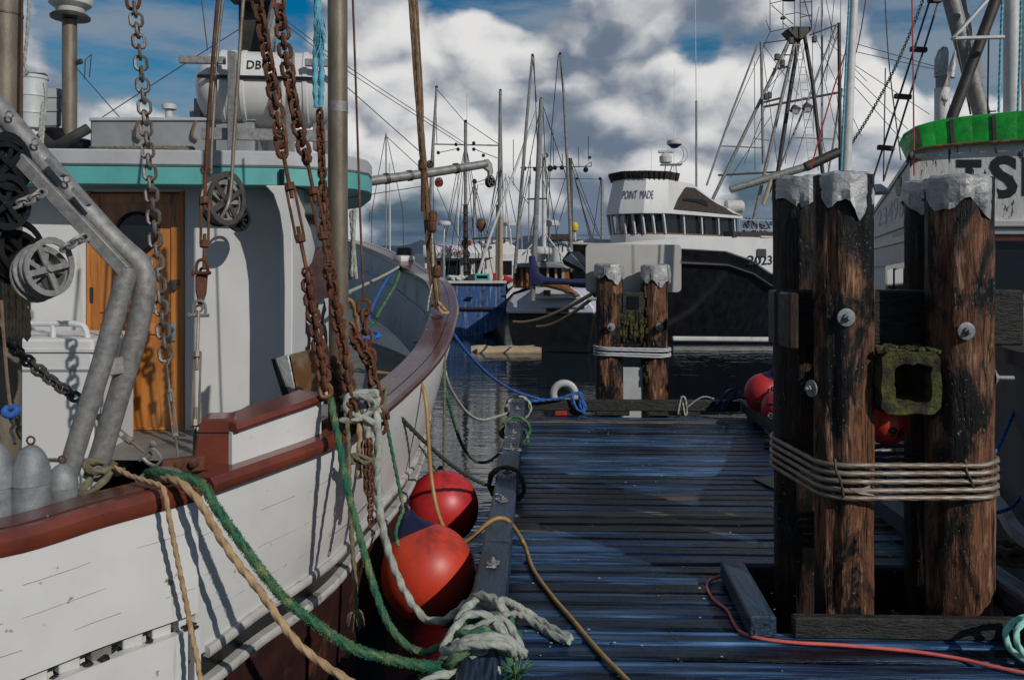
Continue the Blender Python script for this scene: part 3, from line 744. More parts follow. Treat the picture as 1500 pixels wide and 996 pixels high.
# wire lashing round the four pilings
ls = T('wire_lashing', 'weathered steel cable wound five times round the near pilings', 'wire cable', (1.95, 4.45, .65))
def hull_loop(circ, pad):
    pts = []
    for x, y, r in circ:
        for k in range(40): a = 2 * math.pi * k / 40; pts.append((x + (r + pad) * math.cos(a), y + (r + pad) * math.sin(a)))
    pts = sorted(pts); lo = []; hi = []
    crs = lambda o, a, b: (a[0] - o[0]) * (b[1] - o[1]) - (a[1] - o[1]) * (b[0] - o[0])
    for p in pts:
        while len(lo) > 1 and crs(lo[-2], lo[-1], p) <= 0: lo.pop()
        lo.append(p)
    for p in reversed(pts):
        while len(hi) > 1 and crs(hi[-2], hi[-1], p) <= 0: hi.pop()
        hi.append(p)
    return lo[:-1] + hi[:-1]
circ = [(1.645, 4.24, .132), (2.222, 4.25, .154), (1.60, 4.69, .15), (2.325, 4.69, .162)]
def lashing(root, circ, zs, r, mt, tilt=0., name='strand'):
    for i, z in enumerate(zs):
        lp = hull_loop(circ, r + .002); x0 = min(p[0] for p in lp); x1 = max(p[0] for p in lp); ph = random.uniform(0, 6)
        pts = [V((p[0], p[1], z + tilt * (p[0] - x0) / (x1 - x0) * random.uniform(.8, 1.2) + .006 * math.sin(p[0] * 9 + ph) + (.018 if p[1] > 4.6 and p[0] < 1.6 else 0))) for p in lp]
        rs = []
        n = len(pts)
        for k in range(n):
            a, b = pts[k], pts[(k + 1) % n]; q = max(1, int((b - a).length / .012))
            rs += [a.lerp(b, j / q) for j in range(q)]
        m = MB(); m.tube(rs, r, 10, closed=True, lobes=4, lay=.10, amp=.17); m.build(name, mt, root, sharp=80)
lashing(ls, circ, [.755, .714, .675, .634, .597], .0125, m_cable, .012)
for px in (1226, 1417):
    D = 4.097 if px < 1300 else 4.084; m = MB(); m.tube(cr([P(px - 3, 672, D), P(px - 1, 690, D - .012), P(px + 4, 700, D - .015), P(px + 10, 728 if px < 1300 else 716, D - .005)], n=5), .007, 6); m.build('seizing', m_wire, ls)
m = MB()
for k in range(7): m.tube(cr([P(1245 + k, 716 + k * .6, 4.085), P(1262, 716 + k * 1.2, 4.08), P(1274 + k, 712 + k * 2.2, 4.09)], n=4), .004, 4)
m.build('frayed_end', m_cable, ls)
l2 = T('wire_lashing', 'white cable wound round the far pair of pilings', 'wire cable', P(926, 522, 9.9))
lashing(l2, [(p5.location.x, 10, .158), (p6.location.x, 10, .158)], [.715, .685, .655, .622], .012, m_ltgrey, .0)
# ---------------------------------------------------------------- buoys and fenders
fender('nearest orange buoy fender squeezed between white hull and dock rail', P(627, 838, 4.75), .262, m_orange, P(578, 705, 4.9), 'buoy fenders along the white hull')
fender('second red buoy fender, hanging beyond the nearest orange one', P(648, 743, 6.15), .262, m_red, P(640, 620, 6.9), 'buoy fenders along the white hull')
fender('upper red buoy at the far right corner of the dock', P(1120, 576, 9.15), .215, m_red, P(1145, 520, 9.1), 'red buoys behind the right rail')
fender('lower red buoy tucked below another at the far right corner', P(1143, 598, 8.7), .19, m_red, P(1132, 570, 8.9), 'red buoys behind the right rail')
fb_ = fender('small orange buoy marked with black numerals between the near pilings', P(1297, 617, 4.48), .120, m_orange, P(1298, 560, 4.6))
c = P(1297, 617, 4.48)
def onball(x, y, z):
    lon = (-.30 + .80 * x); lat = -.55 + .50 * y; r = .1215
    return c + V((math.sin(lon) * math.cos(lat) * r, -math.cos(lon) * math.cos(lat) * r, math.sin(lat) * r))
text('96', m_ink, onball, fb_, size=.1, bold=.002)
m = MB(); m.tube([c + V((0, .02, .15)), c + V((.02, .05, .62))], .010, 6); m.build('neck_rope', m_rdark, fb_)
# ---------------------------------------------------------------- things lying on the dock
m = MB(); q = [G(1101, 699, .012), G(1150, 703, .012), G(1152, 722, .012), G(1146, 716, .012)]
m.prism([G(1101, 699, .012), G(1175, 692, .012), G(1175, 734, .012)], (0, 0, -.008)); tag(m.build('sheet', m_ply), 'pale green triangular board lying on the deck behind the pilings', 'board')
ct = T('cleat', 'worn metal cleat on the deck just left of the near pilings', 'cleat', G(1140, 742, 0))
a = G(1132, 744, .03); m = MB(); m.tube([a, a + V((.05, 0, .022)), a + V((.22, 0, .022)), a + V((.27, 0, 0))], [.018, .03, .03, .018], 10); m.build('horn', m_zinc, ct)
m = MB(); m.box(a + V((.13, 0, -.012)), (.12, .07, .035)); m.build('base', m_zinc, ct, bevel=.006)
rope('red extension cord snaking round the timber chock across the deck', [G(x, y, .010) for x, y in ((1075, 838), (1054, 844.5), (1040, 850), (1036, 860), (1045, 877), (1065, 893), (1073, 908), (1084, 924), (1110, 934), (1161, 940.5), (1225, 944), (1276, 948), (1340, 954), (1404, 964), (1452, 975), (1500, 985), (1580, 1000))], .0085, m_cord, name='extension_cord', cat='cord', hose=True)
rope('mint green rope loops at the right end of the curb', [P(x, y, D) for x, y, D in ((1560, 985, 3.62), (1500, 965, 3.65), (1478, 946, 3.7), (1474, 925, 3.72), (1488, 908, 3.76), (1512, 905, 3.8), (1530, 925, 3.74), (1505, 958, 3.64), (1489, 938, 3.64), (1493, 918, 3.68), (1515, 900, 3.72), (1545, 930, 3.7))], .012, m_mint)
def heap(label, c, R_, r, mt, n, seed, h=.08):
    rnd = random.Random(seed); pts = []
    for k in range(n * 7):
        a = k * 2 * math.pi / 7 + rnd.uniform(-.3, .3); q = R_ * rnd.uniform(.45, 1.05)
        pts.append(V(c) + V((math.cos(a) * q, math.sin(a) * q * .7, r + h * rnd.random())))
    return rope(label, pts, r, mt)
heap('tangled blue rope heap seen between the near pilings', G(1306, 745, 0) + V((.02, .4, .08)), .17, .014, m_rblue, 7, 3, .2)
heap('small dark green rope heap against the right rail beyond the pilings', G(1140, 655, 0), .12, .012, m_rolive, 4, 5, .08)
heap('shaggy dark rope heap on the right rail past the thickest piling', P(1490, 826, 4.95), .2, .016, m_rolive, 5, 8, .1)
rope('blue line tied round the ring fender on the end beam', [P(x, y, 9.5) for x, y in ((775, 588), (800, 586), (822, 583), (845, 575), (853, 580), (849, 592), (856, 606), (850, 580), (838, 578), (846, 600), (858, 598), (848, 576))], .014, m_rblue)
rope('frayed grey cord looped over the end beam', [P(x, y, 9.5) for x, y in ((993, 606), (996, 590), (999, 581), (1004, 585), (1006, 605), (1003, 607), (1000, 590))], .010, m_rwhite)
rope('thin pale cord trailing along the end beam', [P(x, y, 9.48) for x, y in ((1006, 597), (1020, 586), (1032, 581), (1046, 584))], .007, m_rwhite)
rope('navy line knotted at the right end of the beam', [P(x, y, 9.4) for x, y in ((1050, 592), (1058, 584), (1066, 573), (1078, 571), (1074, 582), (1062, 590), (1058, 600), (1070, 586), (1085, 582), (1110, 588), (1145, 592))], .016, m_navy)
rope('dark line running along the right rail past the red buoys', [P(1080, 577, 9.3), P(1100, 586, 9.1), P(1125, 592, 8.6), P(1148, 590, 8.2)], .011, m_rdark)
heap('grey cord bundle lying on the right rail below the red buoys', P(1136, 614, 8.35), .09, .009, m_rwhite, 3, 14, .05)
rope('blue line hanging from the slate hull to the thickest piling', [P(x, y, D) for x, y, D in ((1510, 545, 5.2), (1497, 575, 5.1), (1478, 620, 4.9), (1462, 655, 4.7), (1449, 668, 4.45))], .010, m_rblue)
rope('sagging blue line low along the slate hull', [P(x, y, D) for x, y, D in ((1515, 700, 5.2), (1497, 725, 5.1), (1478, 745, 5.0), (1450, 752, 4.8), (1430, 748, 4.6))], .010, m_rblue)
# ropes over the left rail
m = [P(x, y, D) for x, y, D in ((548, 545, 5.75), (575, 548, 5.65), (600, 549, 5.5), (616, 560, 5.42), (624, 590, 5.36), (628, 650, 5.32), (632, 700, 5.3), (640, 745, 5.22), (652, 776, 5.12), (669, 794, 5.02), (689, 789, 4.98), (716, 765, 4.98), (733, 758.5, 5.0), (748, 766, 5.05))] + [G(767, 795, .012), G(780, 832, .012), G(807, 871, .012), G(839, 908, .012), G(861, 935, .012), G(887, 964, .012), G(925, 1003, .012), G(990, 1080, .012)]
rope('yellow hose running from the bow over the rail and across the deck', m, .0125, m_ryellow, name='hose', cat='hose', hose=True)
def RL(px, py, h=.22): return G(px, py, h)
g1 = [P(x, y, D) for x, y, D in ((545, 640, 4.12), (548, 690, 4.1), (553, 730, 4.1), (562, 780, 4.1), (575, 825, 4.1), (595, 870, 4.08), (622, 905, 4.02), (652, 907, 3.96), (680, 886, 3.92))] + [RL(700, 872, .24), RL(722, 878, .25), RL(737, 893, .23)] + [G(746, 903, .12), G(758, 897, .06), G(785, 914, .02), G(810, 930, .02), G(834, 939, .02)]
rope('pale grey mooring rope looping from the hull under the buoy to the rail', g1, .017, m_rwhite)
rope('pale grey rope looped over the rail with its doubled end on the deck', [P(668, 950, 3.55), P(668, 928, 3.6), P(674, 903, 3.68)] + [RL(690, 884, .22), RL(712, 874, .235), RL(730, 882, .235), RL(741, 905, .21)] + [P(739, 925, 3.6), P(733, 930, 3.58), P(735, 900, 3.7)] + [RL(734, 880, .25), G(757, 888, .1), G(782, 903, .03), G(812, 922, .02), G(836, 934, .02)], .017, m_rwhite)
# coil of green and pale rope round the near end of the rail
def wrap(label, mt, r, v0, turns, seed, dv=.05, lead=None, tail=None):
    rnd = random.Random(seed); pts = list(lead or [])
    for k in range(turns * 8 + 1):
        a = math.pi * .8 - 2 * math.pi * k / 8; v_ = v0 + dv * k / 8 + rnd.uniform(-.015, .015)
        pts.append(DK(UL - .08 + math.cos(a) * (.115 + rnd.uniform(0, .03)), v_, .13 + math.sin(a) * (.115 + rnd.uniform(0, .03))))
    return rope(label, pts + list(tail or []), r, mt)
GR = [P(x, y, D) for x, y, D in ((214, 694, 3.32), (228, 692, 3.22), (250, 696, 3.16), (284, 703, 3.12), (301, 717, 3.10), (317, 744, 3.10), (351, 792, 3.12), (385, 839, 3.15), (419, 879, 3.18), (453, 906, 3.2), (486, 930, 3.22), (520, 950, 3.25), (567, 964, 3.28), (618, 974, 3.3), (652, 976, 3.32))]
fuzz(wrap('thick green mooring rope from the boat chock coiled round the dock rail', m_rgreen, .0150, 3.28, 1, 4, .09, GR), GR, .0150, m_rgreen, 9000, .013)
G2 = [P(x, y, D) for x, y, D in ((478, 588, 3.95), (484, 584, 3.86), (489, 610, 3.78), (497, 650, 3.72), (508, 712, 3.68), (527, 785, 3.66), (545, 850, 3.64), (565, 905, 3.6), (590, 940, 3.55), (620, 955, 3.5), (648, 945, 3.46), (680, 935, 3.44))]
fuzz(wrap('green braided rope from the mast foot curving down to the rail', m_rgreen, .0135, 3.42, 1, 7, .08, G2), G2, .0135, m_rgreen, 4500, .009)
rn_ = random.Random(31)
rope('pale grey rope loosely coiled over the near end of the rail', [P(600, 1020, 3.15), P(640, 990, 3.2)] + [DK(UL - .07 + math.cos(k * 1.05) * .15 * rn_.uniform(.7, 1.15), 3.36 + math.sin(k * 1.05) * .11 * rn_.uniform(.6, 1.2), .225 + .010 * k % .07 + rn_.uniform(0, .03) - (.09 if abs(math.cos(k * 1.05)) > .75 else 0)) for k in range(26)], .0145, m_rwhite)
rope('mint green rope loosely mixed into the coil on the rail', [DK(UL - .06 + math.cos(k * 1.1 + 1) * .13 * rn_.uniform(.7, 1.2), 3.46 + math.sin(k * 1.1 + 1) * .10 * rn_.uniform(.6, 1.2), .24 + rn_.uniform(0, .05) - (.08 if abs(math.cos(k * 1.1 + 1)) > .8 else 0)) for k in range(18)], .0125, m_rgreen)
m = MB(); c = P(757, 985, 3.25)
for k in range(26):
    a = random.uniform(0, 6.28); m.tube([c + V((0, 0, -.03)), c + V((math.cos(a) * .03, math.sin(a) * .03, .01)), c + V((math.cos(a) * .07, math.sin(a) * .07, random.uniform(.0, .05)))], [.004, .0035, .001], 4)
tag(m.build('frayed_rope_end', m_rgreen), 'frayed yellow green rope end splayed by the rail coil', 'rope end')
rope('braided tan hawser hanging beside the thick green rope', [P(x, y, D) for x, y, D in ((222, 700, 3.3), (234, 700, 3.2), (250, 701, 3.13), (270, 711, 3.08), (294, 738, 3.06), (317, 778, 3.05), (344, 819, 3.05), (378, 862, 3.05), (402, 896, 3.04), (432, 937, 3.02), (466, 967, 3.0), (513, 998, 2.97), (560, 1030, 2.95))], .0130, m_rtan)
# mooring lines to the far left rail
rope('blue bow line sagging over the water to the dock corner', [P(x, y, D) for x, y, D in ((655, 470, 7.2), (664, 489, 7.1), (690, 523, 7.5), (720, 552, 8.2), (750, 571, 9.0), (782, 582, 9.5), (800, 586, 9.55))], .0125, m_rblue)
rope('pale slack line from the bow to the dock corner post', [P(x, y, D) for x, y, D in ((648, 500, 6.6), (652, 545, 6.5), (664, 577, 6.8), (686, 606, 7.4), (708, 615, 8.0), (735, 608, 8.6), (760, 600, 9.1))], .012, m_rwhite)
rope('green and black slack line from the bow to the dock rail', [P(x, y, D) for x, y, D in ((644, 505, 6.5), (648, 550, 6.4), (660, 600, 6.5), (676, 650, 6.9), (695, 674, 7.3), (715, 676, 7.6), (735, 660, 7.8), (748, 640, 8.0), (758, 628, 8.1), (770, 632, 8.05), (774, 650, 7.9))], .0125, m_rgreen)
rope('dark mooring line stretched from the cap rail to the dock', [P(x, y, D) for x, y, D in ((560, 588, 4.75), (585, 610, 5.0), (620, 645, 5.3), (660, 680, 5.6), (700, 705, 5.9), (735, 718, 6.1), (752, 722, 6.15)) ], .012, m_rdark)
rope('upright grey line hanging from the bow cap down to the red buoy', [P(x, y, D) for x, y, D in ((606, 502, 6.7), (630, 498, 6.45), (647, 499, 6.3), (651, 510, 6.25), (651, 580, 6.2), (650, 660, 6.2), (651, 690, 6.2))], .009, m_rolive)
for lab, px, vv, mt in (('green rope hitched round the far part of the rail', 762, 8.05, m_rgreen), ('grey rope hitched round the rail at the dock corner', 765, 9.25, m_rwhite), ('dark rope hitched round the rail halfway along the dock', 740, 6.1, m_rdark)):
    wrap(lab, mt, .0135, vv, 2, int(vv * 10), .05)
# ================================================================ the white boat on the left
boat = T('fishing_boat', 'white wooden fishing boat with maroon rails and a teal roof trim', 'fishing boat', (-2.9, 4.5, ZW))
ST = [(-420, 835, 2.25), (-200, 828, 2.5), (0, 812, 2.75), (150, 768, 2.996), (270, 735, 3.204), (300, 722, 3.29), (400, 686, 3.6), (469, 660, 3.85), (530, 630, 4.2), (570, 600, 4.7), (599, 574, 5.1), (629, 544, 5.6),
      (649, 517, 6.1), (662, 484, 6.6), (667, 454, 7.2), (656, 421, 8.0), (632, 406, 8.7), (593, 382, 9.5), (543, 362, 10.3), (523, 358, 10.6), (450, 347, 11.5)]
INS = [0, 0, 0, 0, 0, 0, .08, .12, .14, .14, .13, .14, .17, .2, .24, .3, .33, .36, .36, .34, .10]
ZG = [.2, .21, .22, .23, .24, .24, .255, .265, .28, .30, .33, .36, .41, .46, .52, .60, .66, .78, .90, .95, 1.1]
raw = [P(*s) for s in ST]
raw = [V((-3.15, 1.9, .74))] + raw; INS = [0] + INS; ZG = [.2] + ZG
def smooth_stations():
    """resample every list along the same Catmull-Rom parameter"""
    pts = cr(raw, n=6); z = cr([(a, b, 0) for a, b in zip(INS, ZG)], n=6); return pts, [q.x for q in z], [q.y for q in z]
PA, IA, GA = smooth_stations()
NP = len(PA)
def nrm(i, pts):
    a, b = pts[max(0, i - 1)], pts[min(len(pts) - 1, i + 1)]; t = (b - a); t.z = 0; t.normalize(); return V((t.y, -t.x, 0))   # outboard to starboard
NA = [nrm(i, PA) for i in range(NP)]
XC = lambda d: -3.3 + .0568 * (d - 2)
def mir(p): return V((2 * XC(p.y) - p.x, p.y, p.z))
def near_px(px):                      # index of the station nearest to a picture column on the near (rising) part
    best = min((i for i in range(NP) if PA[i].y < 7.3), key=lambda i: abs(CX + PA[i].x / PA[i].y * F - px)); return best
I285, I300, I480, I520 = near_px(284), near_px(296), near_px(486), near_px(520)
def band(i0, i1, secf, name, mt, both=True, parent=boat, closed=True, sharp=40):
    for sgn in ((0, 1) if both else (0,)):
        m = MB(); rows = []
        for i in range(i0, i1 + 1):
            row = secf(i); rows.append([mir(p) for p in row] if sgn else row)
        m.loft(rows, closed=closed, capends=closed); m.build(name, mt, parent, sharp=sharp)
def off(i, o, z): return PA[i] + NA[i] * o + V((0, 0, z))
def offz(i, o, z): q = PA[i] + NA[i] * o; return V((q.x, q.y, z))
ZS0 = lambda i: .35 + (PA[i].y - 2.25) * .072
def hullsec(i):
    aft = i <= I285; base = -.07 if aft else 0.
    g = GA[i]; ins = IA[i]; zc = PA[i].z; row = [offz(i, base - .005, zc)]
    for k in (.12, .25, .37, .5, .62, .75, .88):
        row.append(offz(i, base - ins * k ** 1.3, zc + (g - zc) * k))
    row += [offz(i, base - ins, g)]
    return row
band(0, NP - 1, hullsec, 'hull', m_hull, closed=False, sharp=55)
rs_ = random.Random(12)
for k in (.26, .52, .77):
    m = MB(); i = 2
    while i < NP - 4:
        ln = rs_.randint(1, 5); rows = []
        for j in range(i, min(i + ln, NP - 3) + 1):
            z = PA[j].z + ((GA[j] if j > I285 else ZS0(j)) - PA[j].z) * k + .0015 * rs_.uniform(-1, 1); o = ((-IA[j] * k ** 1.3) if j > I285 else .0285) + .0012; h = rs_.uniform(.0004, .0013)
            rows.append([offz(j, o, z - h), offz(j, o, z + h), offz(j, o - .006, z + h), offz(j, o - .006, z - h)])
        if len(rows) > 1 and not (i <= I285 + 1 <= i + ln): m.loft(rows, closed=True)
        i += ln + rs_.randint(1, 4)
    m.build('plank_seam', m_seam, boat)
band(0, NP - 1, lambda i: [offz(i, -IA[i] - .0, GA[i]), offz(i, -IA[i] - .03, GA[i] - .06), offz(i, -IA[i] - .03, GA[i] - .13)], 'rub_groove', m_black, closed=False)
band(0, NP - 1, lambda i: [offz(i, -IA[i] - .03, GA[i] - .12), offz(i, -IA[i] - .05, GA[i] - .3), offz(i, -IA[i] - .12, ZW), offz(i, -IA[i] - .5, ZW - .5)], 'bottom', m_bottom, closed=False)
gs = lambda o, z, w, h: (lambda i: [offz(i, o - IA[i] - .03, GA[i] + z), offz(i, o + w - IA[i] - .008, GA[i] + z), offz(i, o + w - IA[i], GA[i] + z + .01), offz(i, o + w - IA[i], GA[i] + z + h - .01), offz(i, o + w - IA[i] - .008, GA[i] + z + h), offz(i, o - IA[i] - .03, GA[i] + z + h)])
band(I300, NP - 2, gs(0, -.02, .03, .042), 'guard_strake', m_guard)
band(I300, NP - 2, gs(-.02, -.155, .04, .042), 'guard_strake', m_guard)
# aft bulwark boards with the freeing slot between them
def brd(z0f, z1f, w=.028):
    return lambda i: [offz(i, -.012, z0f(i)), offz(i, w, z0f(i)), offz(i, w, z1f(i)), offz(i, -.012, z1f(i))]
ZS = lambda i: .35 + (PA[i].y - 2.25) * .072
band(0, I285, brd(ZS, lambda i: PA[i].z), 'bulwark_board', m_hull)
i_cut = near_px(268)
band(0, i_cut, brd(lambda i: -.05, lambda i: ZS(i) - .055), 'lower_board', m_hull)
band(i_cut + 1, I285 + 1, brd(lambda i: -.05, lambda i: ZS(i) - .045), 'lower_board', m_hull, both=False)
rnd = random.Random(4)
for i in range(2, I285):
    if i % 2: continue
    m = MB(); q = offz(i, -.03, ZS(i) - .03); m.box(q, (.035 + rnd.random() * .02, .07, .055), math.atan2(NA[i].y, NA[i].x)); m.build('bracket', m_oldwht if rnd.random() < .75 else m_floor, boat, bevel=.004)
m = MB()
for k in range(70):
    i = rnd.randint(3, I285 - 1); q = offz(i, rnd.uniform(-.05, .02), ZS(i) - .055 + rnd.uniform(0, .008)); m.box(q, (rnd.uniform(.01, .05), .02, rnd.uniform(.005, .018)), rnd.random() * 3)
m.build('leaf_litter', m_dark, boat, kind='stuff', bevel=.003)
def cap(o1, o0, h, r=.014, z=0.):
    return lambda i: [off(i, o0, z), off(i, o1, z), off(i, o1 + r * .6, z + r), off(i, o1 + r * .6, z + h - r * 1.3), off(i, o1 - r * .6, z + h), off(i, o0, z + h)]
band(0, I285, cap(.035, -.14, .078, .02), 'cap_rail', m_maroon)
band(0, I285, lambda i: [off(i, -.135, .079), off(i, -.02, .079), off(i, -.02, .083), off(i, -.135, .083)], 'cap_board', m_plum)
band(I300, I520 - 2, cap(.04, -.06, .062, .02), 'cap_rail', m_maroon)
band(I520, NP - 1, lambda i: cap(.02, -.20, .045, .012)(i), 'bow_cap', m_plum)
band(I520 + 4, NP - 2, lambda i: [off(i, -.055, .046), off(i, -.049, .046), off(i, -.049, .0475), off(i, -.055, .0475)], 'cap_seam', m_black)
# bow bulwark inside
band(I520 - 4, NP - 1, lambda i: [off(i, -.03, -.002), off(i, -.19, -.003), off(i, -.21, -.25), off(i, -.24, -.27), off(i, -.25, -.9)], 'bulwark_lining', m_inner, closed=False, sharp=25)
band(0, I520 - 4, lambda i: [off(i, -.08, -.002), off(i, -.1, -.45)], 'bulwark_lining', m_white, closed=False)
band(I520 + 2, NP - 2, lambda i: [off(i, -.208, -.24), off(i, -.225, -.24), off(i, -.23, -.27), off(i, -.212, -.27)], 'lining_seam', m_inner)
# decks
m = MB(); m.loft([[offz(i, -.09, .43), V((XC(PA[i].y), PA[i].y, .46)), mir(offz(i, -.09, .43))] for i in range(0, near_px(569) + 1)]); m.build('deck', m_floor, boat)
i6 = near_px(569)
m = MB(); m.loft([[offz(i, -.24, .62 + .06 * max(0, PA[i].y - 6)), V((XC(PA[i].y), PA[i].y, .66 + .06 * max(0, PA[i].y - 6))), mir(offz(i, -.24, .62 + .06 * max(0, PA[i].y - 6)))] for i in range(i6, NP)]); m.build('foredeck', m_floor, boat)
m = MB(); q = [offz(0, -.07, z) for z in (.74, .2, ZW - .5)]; m.loft([q, [mir(p) for p in q]]); m.build('transom', m_hull, boat)
# raised bulwark abreast of the wheelhouse
I346, I478 = near_px(350), near_px(480)
zr = lambda i: 1.055 + .05 * (PA[i].y - 3.45) / .45 - PA[i].z
band(I346, I478, lambda i: [off(i, -.10, .05), off(i, -.035, .05), off(i, -.035, zr(i)), off(i, -.10, zr(i))], 'raised_bulwark', m_hull)
band(I346, I478, lambda i: [off(i, -.16, zr(i)), off(i, -.012, zr(i)), off(i, -.004, zr(i) + .012), off(i, -.016, zr(i) + .034), off(i, -.16, zr(i) + .04)], 'bulwark_cap', m_maroon)
pl = Plane(283, 3.43, 349, 3.47)
m = MB(); m.slab([(292, 620), (299, 614), (344, 613), (349, 622), (346, 655), (344, 684), (281, 695), (284, 660)], pl, .16); m.build('end_block', m_maroon, boat, bevel=.008)
m = MB(); m.rect(288, 633, 347, 634.5, pl, .01, -.003); m.build('plank_seam', m_black, boat)
m = MB(); m.slab([(236, 676), (300, 668), (300, 690), (236, 697)], Plane(236, 3.36, 300, 3.42), .05); m.build('chain_plate', m_rust, boat, bevel=.006)
# wheelhouse
PW = Plane(0, 5.4, 400, 5.6)
WZ = 720
for a in ((-330, 268, 127, WZ), (270, 268, 424, WZ), (127, 268, 270, 281)):
    m = MB(); m.rect(*a, PW, .06); m.build('wheelhouse_wall', m_white, boat, bevel=.004)
m = MB(); m.rect(127, 281, 270, 662, PW, .02, .05); m.build('door_backing', m_door, boat)
dr = MB(); dr.rect(131, 284, 264, 660, PW, .03, .012); dr = dr.build('door', m_door, boat, bevel=.004)
for a in ((131, 284, 146, 660), (250, 284, 264, 660), (146, 284, 250, 298), (146, 452, 250, 458), (146, 474, 250, 490), (146, 626, 250, 630)):
    m = MB(); m.rect(*a, PW, .014, .0); m.build('door_rail', m_door, dr, bevel=.003)
m = MB(); m.rect(131, 632, 264, 660, PW, .012, -.004); m.build('kick_board', m_plum, dr, bevel=.003)
for x in (127, 264):
    m = MB(); m.rect(x - 1, 281, x + 5, 662, PW, .07, -.012); m.build('door_frame', m_door, boat, bevel=.004)
m = MB(); m.rect(120, 660, 276, 667, PW, .08, -.04); m.build('door_sill', m_plum, boat, bevel=.005)
c = PW.at(201, 341, -.005); r = 27 * 5.5 / F
m3 = (-PW.n).to_track_quat('Z', 'Y').to_matrix()
m = MB(); m.lathe([(r, -.01), (r * 1.12, 0), (r * 1.15, .014), (r * 1.02, .02), (r * .95, .008), (r * .95, -.01)], c, 32, m3); m.build('porthole_ring', m_black, dr)
m = MB(); m.lathe([(r * .97, -.004), (r * .97, .004)], c, 32, m3); m.build('porthole_glass', m_glass, dr)
for x, y in ((133, 432), (133, 330), (133, 600)): m = MB(); m.rect(x - 2, y - 11, x + 3, y + 11, PW, .01, -.012); m.build('hinge', m_mastd, dr)
m = MB(); m.rect(248, 410, 262, 416, PW, .015, -.014); m.rect(250, 414, 258, 425, PW, .02, -.03); m.build('hasp', m_wire, dr, bevel=.003)
m = MB(); m.rect(247, 474, 257, 500, PW, .012, -.014); m.lathe([(.012, -.03), (.016, 0), (.012, .03)], PW.at(252, 482, -.04), 10, m3); m.build('lock', m_zinc, dr, bevel=.003)
# fin under the roof at the wheelhouse corner, side wall, window
PF = Plane(396, 5.22, 430, 5.22)
m = MB(); m.slab([(388, 272), (400, 285), (409, 312), (414, 345), (416, 420), (415, 610), (427, 610), (428.5, 420), (428, 345), (426, 272)], PF, .34); m.build('corner_fin', m_white, boat, bevel=.006)
PS = Plane(424, 5.55, 484, 6.7)
m = MB(); m.rect(424, 268, 500, 640, PS, .06); m.build('wheelhouse_wall', m_white, boat)
m = MB(); m.slab([(432, 318), (438, 311), (446, 312), (456, 335), (463, 365), (458, 385), (447, 400), (440, 412), (434, 415), (431, 400)], PS, .06, -.09); m.build('side_hood', m_white, boat, bevel=.02, seg=2)
m = MB(); m.rect(443, 295, 462, 331, PS, .02, -.012); m.build('side_window', m_plum, boat)
m = MB(); m.rect(446, 301, 462, 329, PS, .01, -.018); m.build('window_pane', m_glass, boat)
m = MB(); m.slab([(452, 388), (470, 362), (484, 362), (484, 436), (448, 442)], PS, .03, -.06); m.build('side_board', m_plum, boat, bevel=.004)
def numb(x, y, z): return PS.at(432 + x * 48, 526 - y * 84 - x * 2, -.004 - z)
text('2556', m_ink, numb, boat, 'number', bold=.03)
# forward body of the wheelhouse
m = MB(); a, b, c_, d = PW.at(-330, 400, .06), PW.at(424, 400, .06), P(470, 400, 7.9), P(-330, 400, 8.2)
base = [V((p.x, p.y, .45)) for p in (a, b, c_, d)]; m.prism(base, (0, 0, 1.77)); m.build('house_body', m_white, boat)
# roof
rp = [P(-300, 0, 5.0), P(410, 0, 5.26), P(450, 0, 5.33), P(490, 0, 5.43), P(520, 0, 5.55), P(540, 0, 5.75), P(545, 0, 6.05), P(543, 0, 6.6), P(530, 0, 7.5), P(470, 0, 8.5), P(300, 0, 8.8), P(-300, 0, 8.8)]
def flat(pts, z, s=1.): return [V((p.x, p.y, z)) for p in pts]
m = MB(); m.prism(flat(rp, 2.318), (0, 0, .10)); m.build('roof', m_ltgrey, boat, bevel=.012)
m = MB(); m.prism(flat(rp, 2.205), (0, 0, .107)); ro = m.build('roof_trim', m_teal, boat, bevel=.004)
m = MB(); m.rect(409, 248, 416, 271, Plane(405, 5.235, 420, 5.24), .02); m.build('eye_plate', m_black, boat)
# hatch casing with a hand rail at the left
PH = Plane(-100, 4.7, 130, 4.75)
m = MB(); m.slab([(-260, 495), (136, 497), (136, 720), (-260, 740)], PH, .6); m.build('hatch_casing', m_white, boat, bevel=.015)
m = MB(); m.rect(-260, 541, 137, 544, PH, .02, -.006); m.build('casing_seam', m_grey, boat)
m = MB(); m.rect(-260, 512, 137, 516, PH, .03, -.012); m.build('casing_ledge', m_oldwht, boat)
m = MB(); m.tube(cr([PH.at(-260, 474, .12), PH.at(70, 474, .12), PH.at(112, 475, .12), PH.at(124, 480, .12), PH.at(129, 497, .12)], n=5), .017, 8); m.build('hand_rail', m_white, boat)
for x in (20, 78): m = MB(); m.tube([PH.at(x, 474, .12), PH.at(x, 497, .12)], .015, 8); m.build('rail_post', m_white, boat)
# chock and low fittings on the cap
m = MB(); a = P(215, 700, 3.32)
rows = []
for k in range(9): q = math.pi * k / 8; rows.append([a + V((.05 - .075 * math.cos(q), y_, .055 * math.sin(q) ** .6 - .02)) for y_ in (-.05, .05)] + [a + V((.05 - .055 * math.cos(q), y_, .04 * math.sin(q) ** .6 - .02)) for y_ in (.05, -.05)])
m.loft(rows, closed=True, capends=True); m.build('fairlead', m_galv, boat)
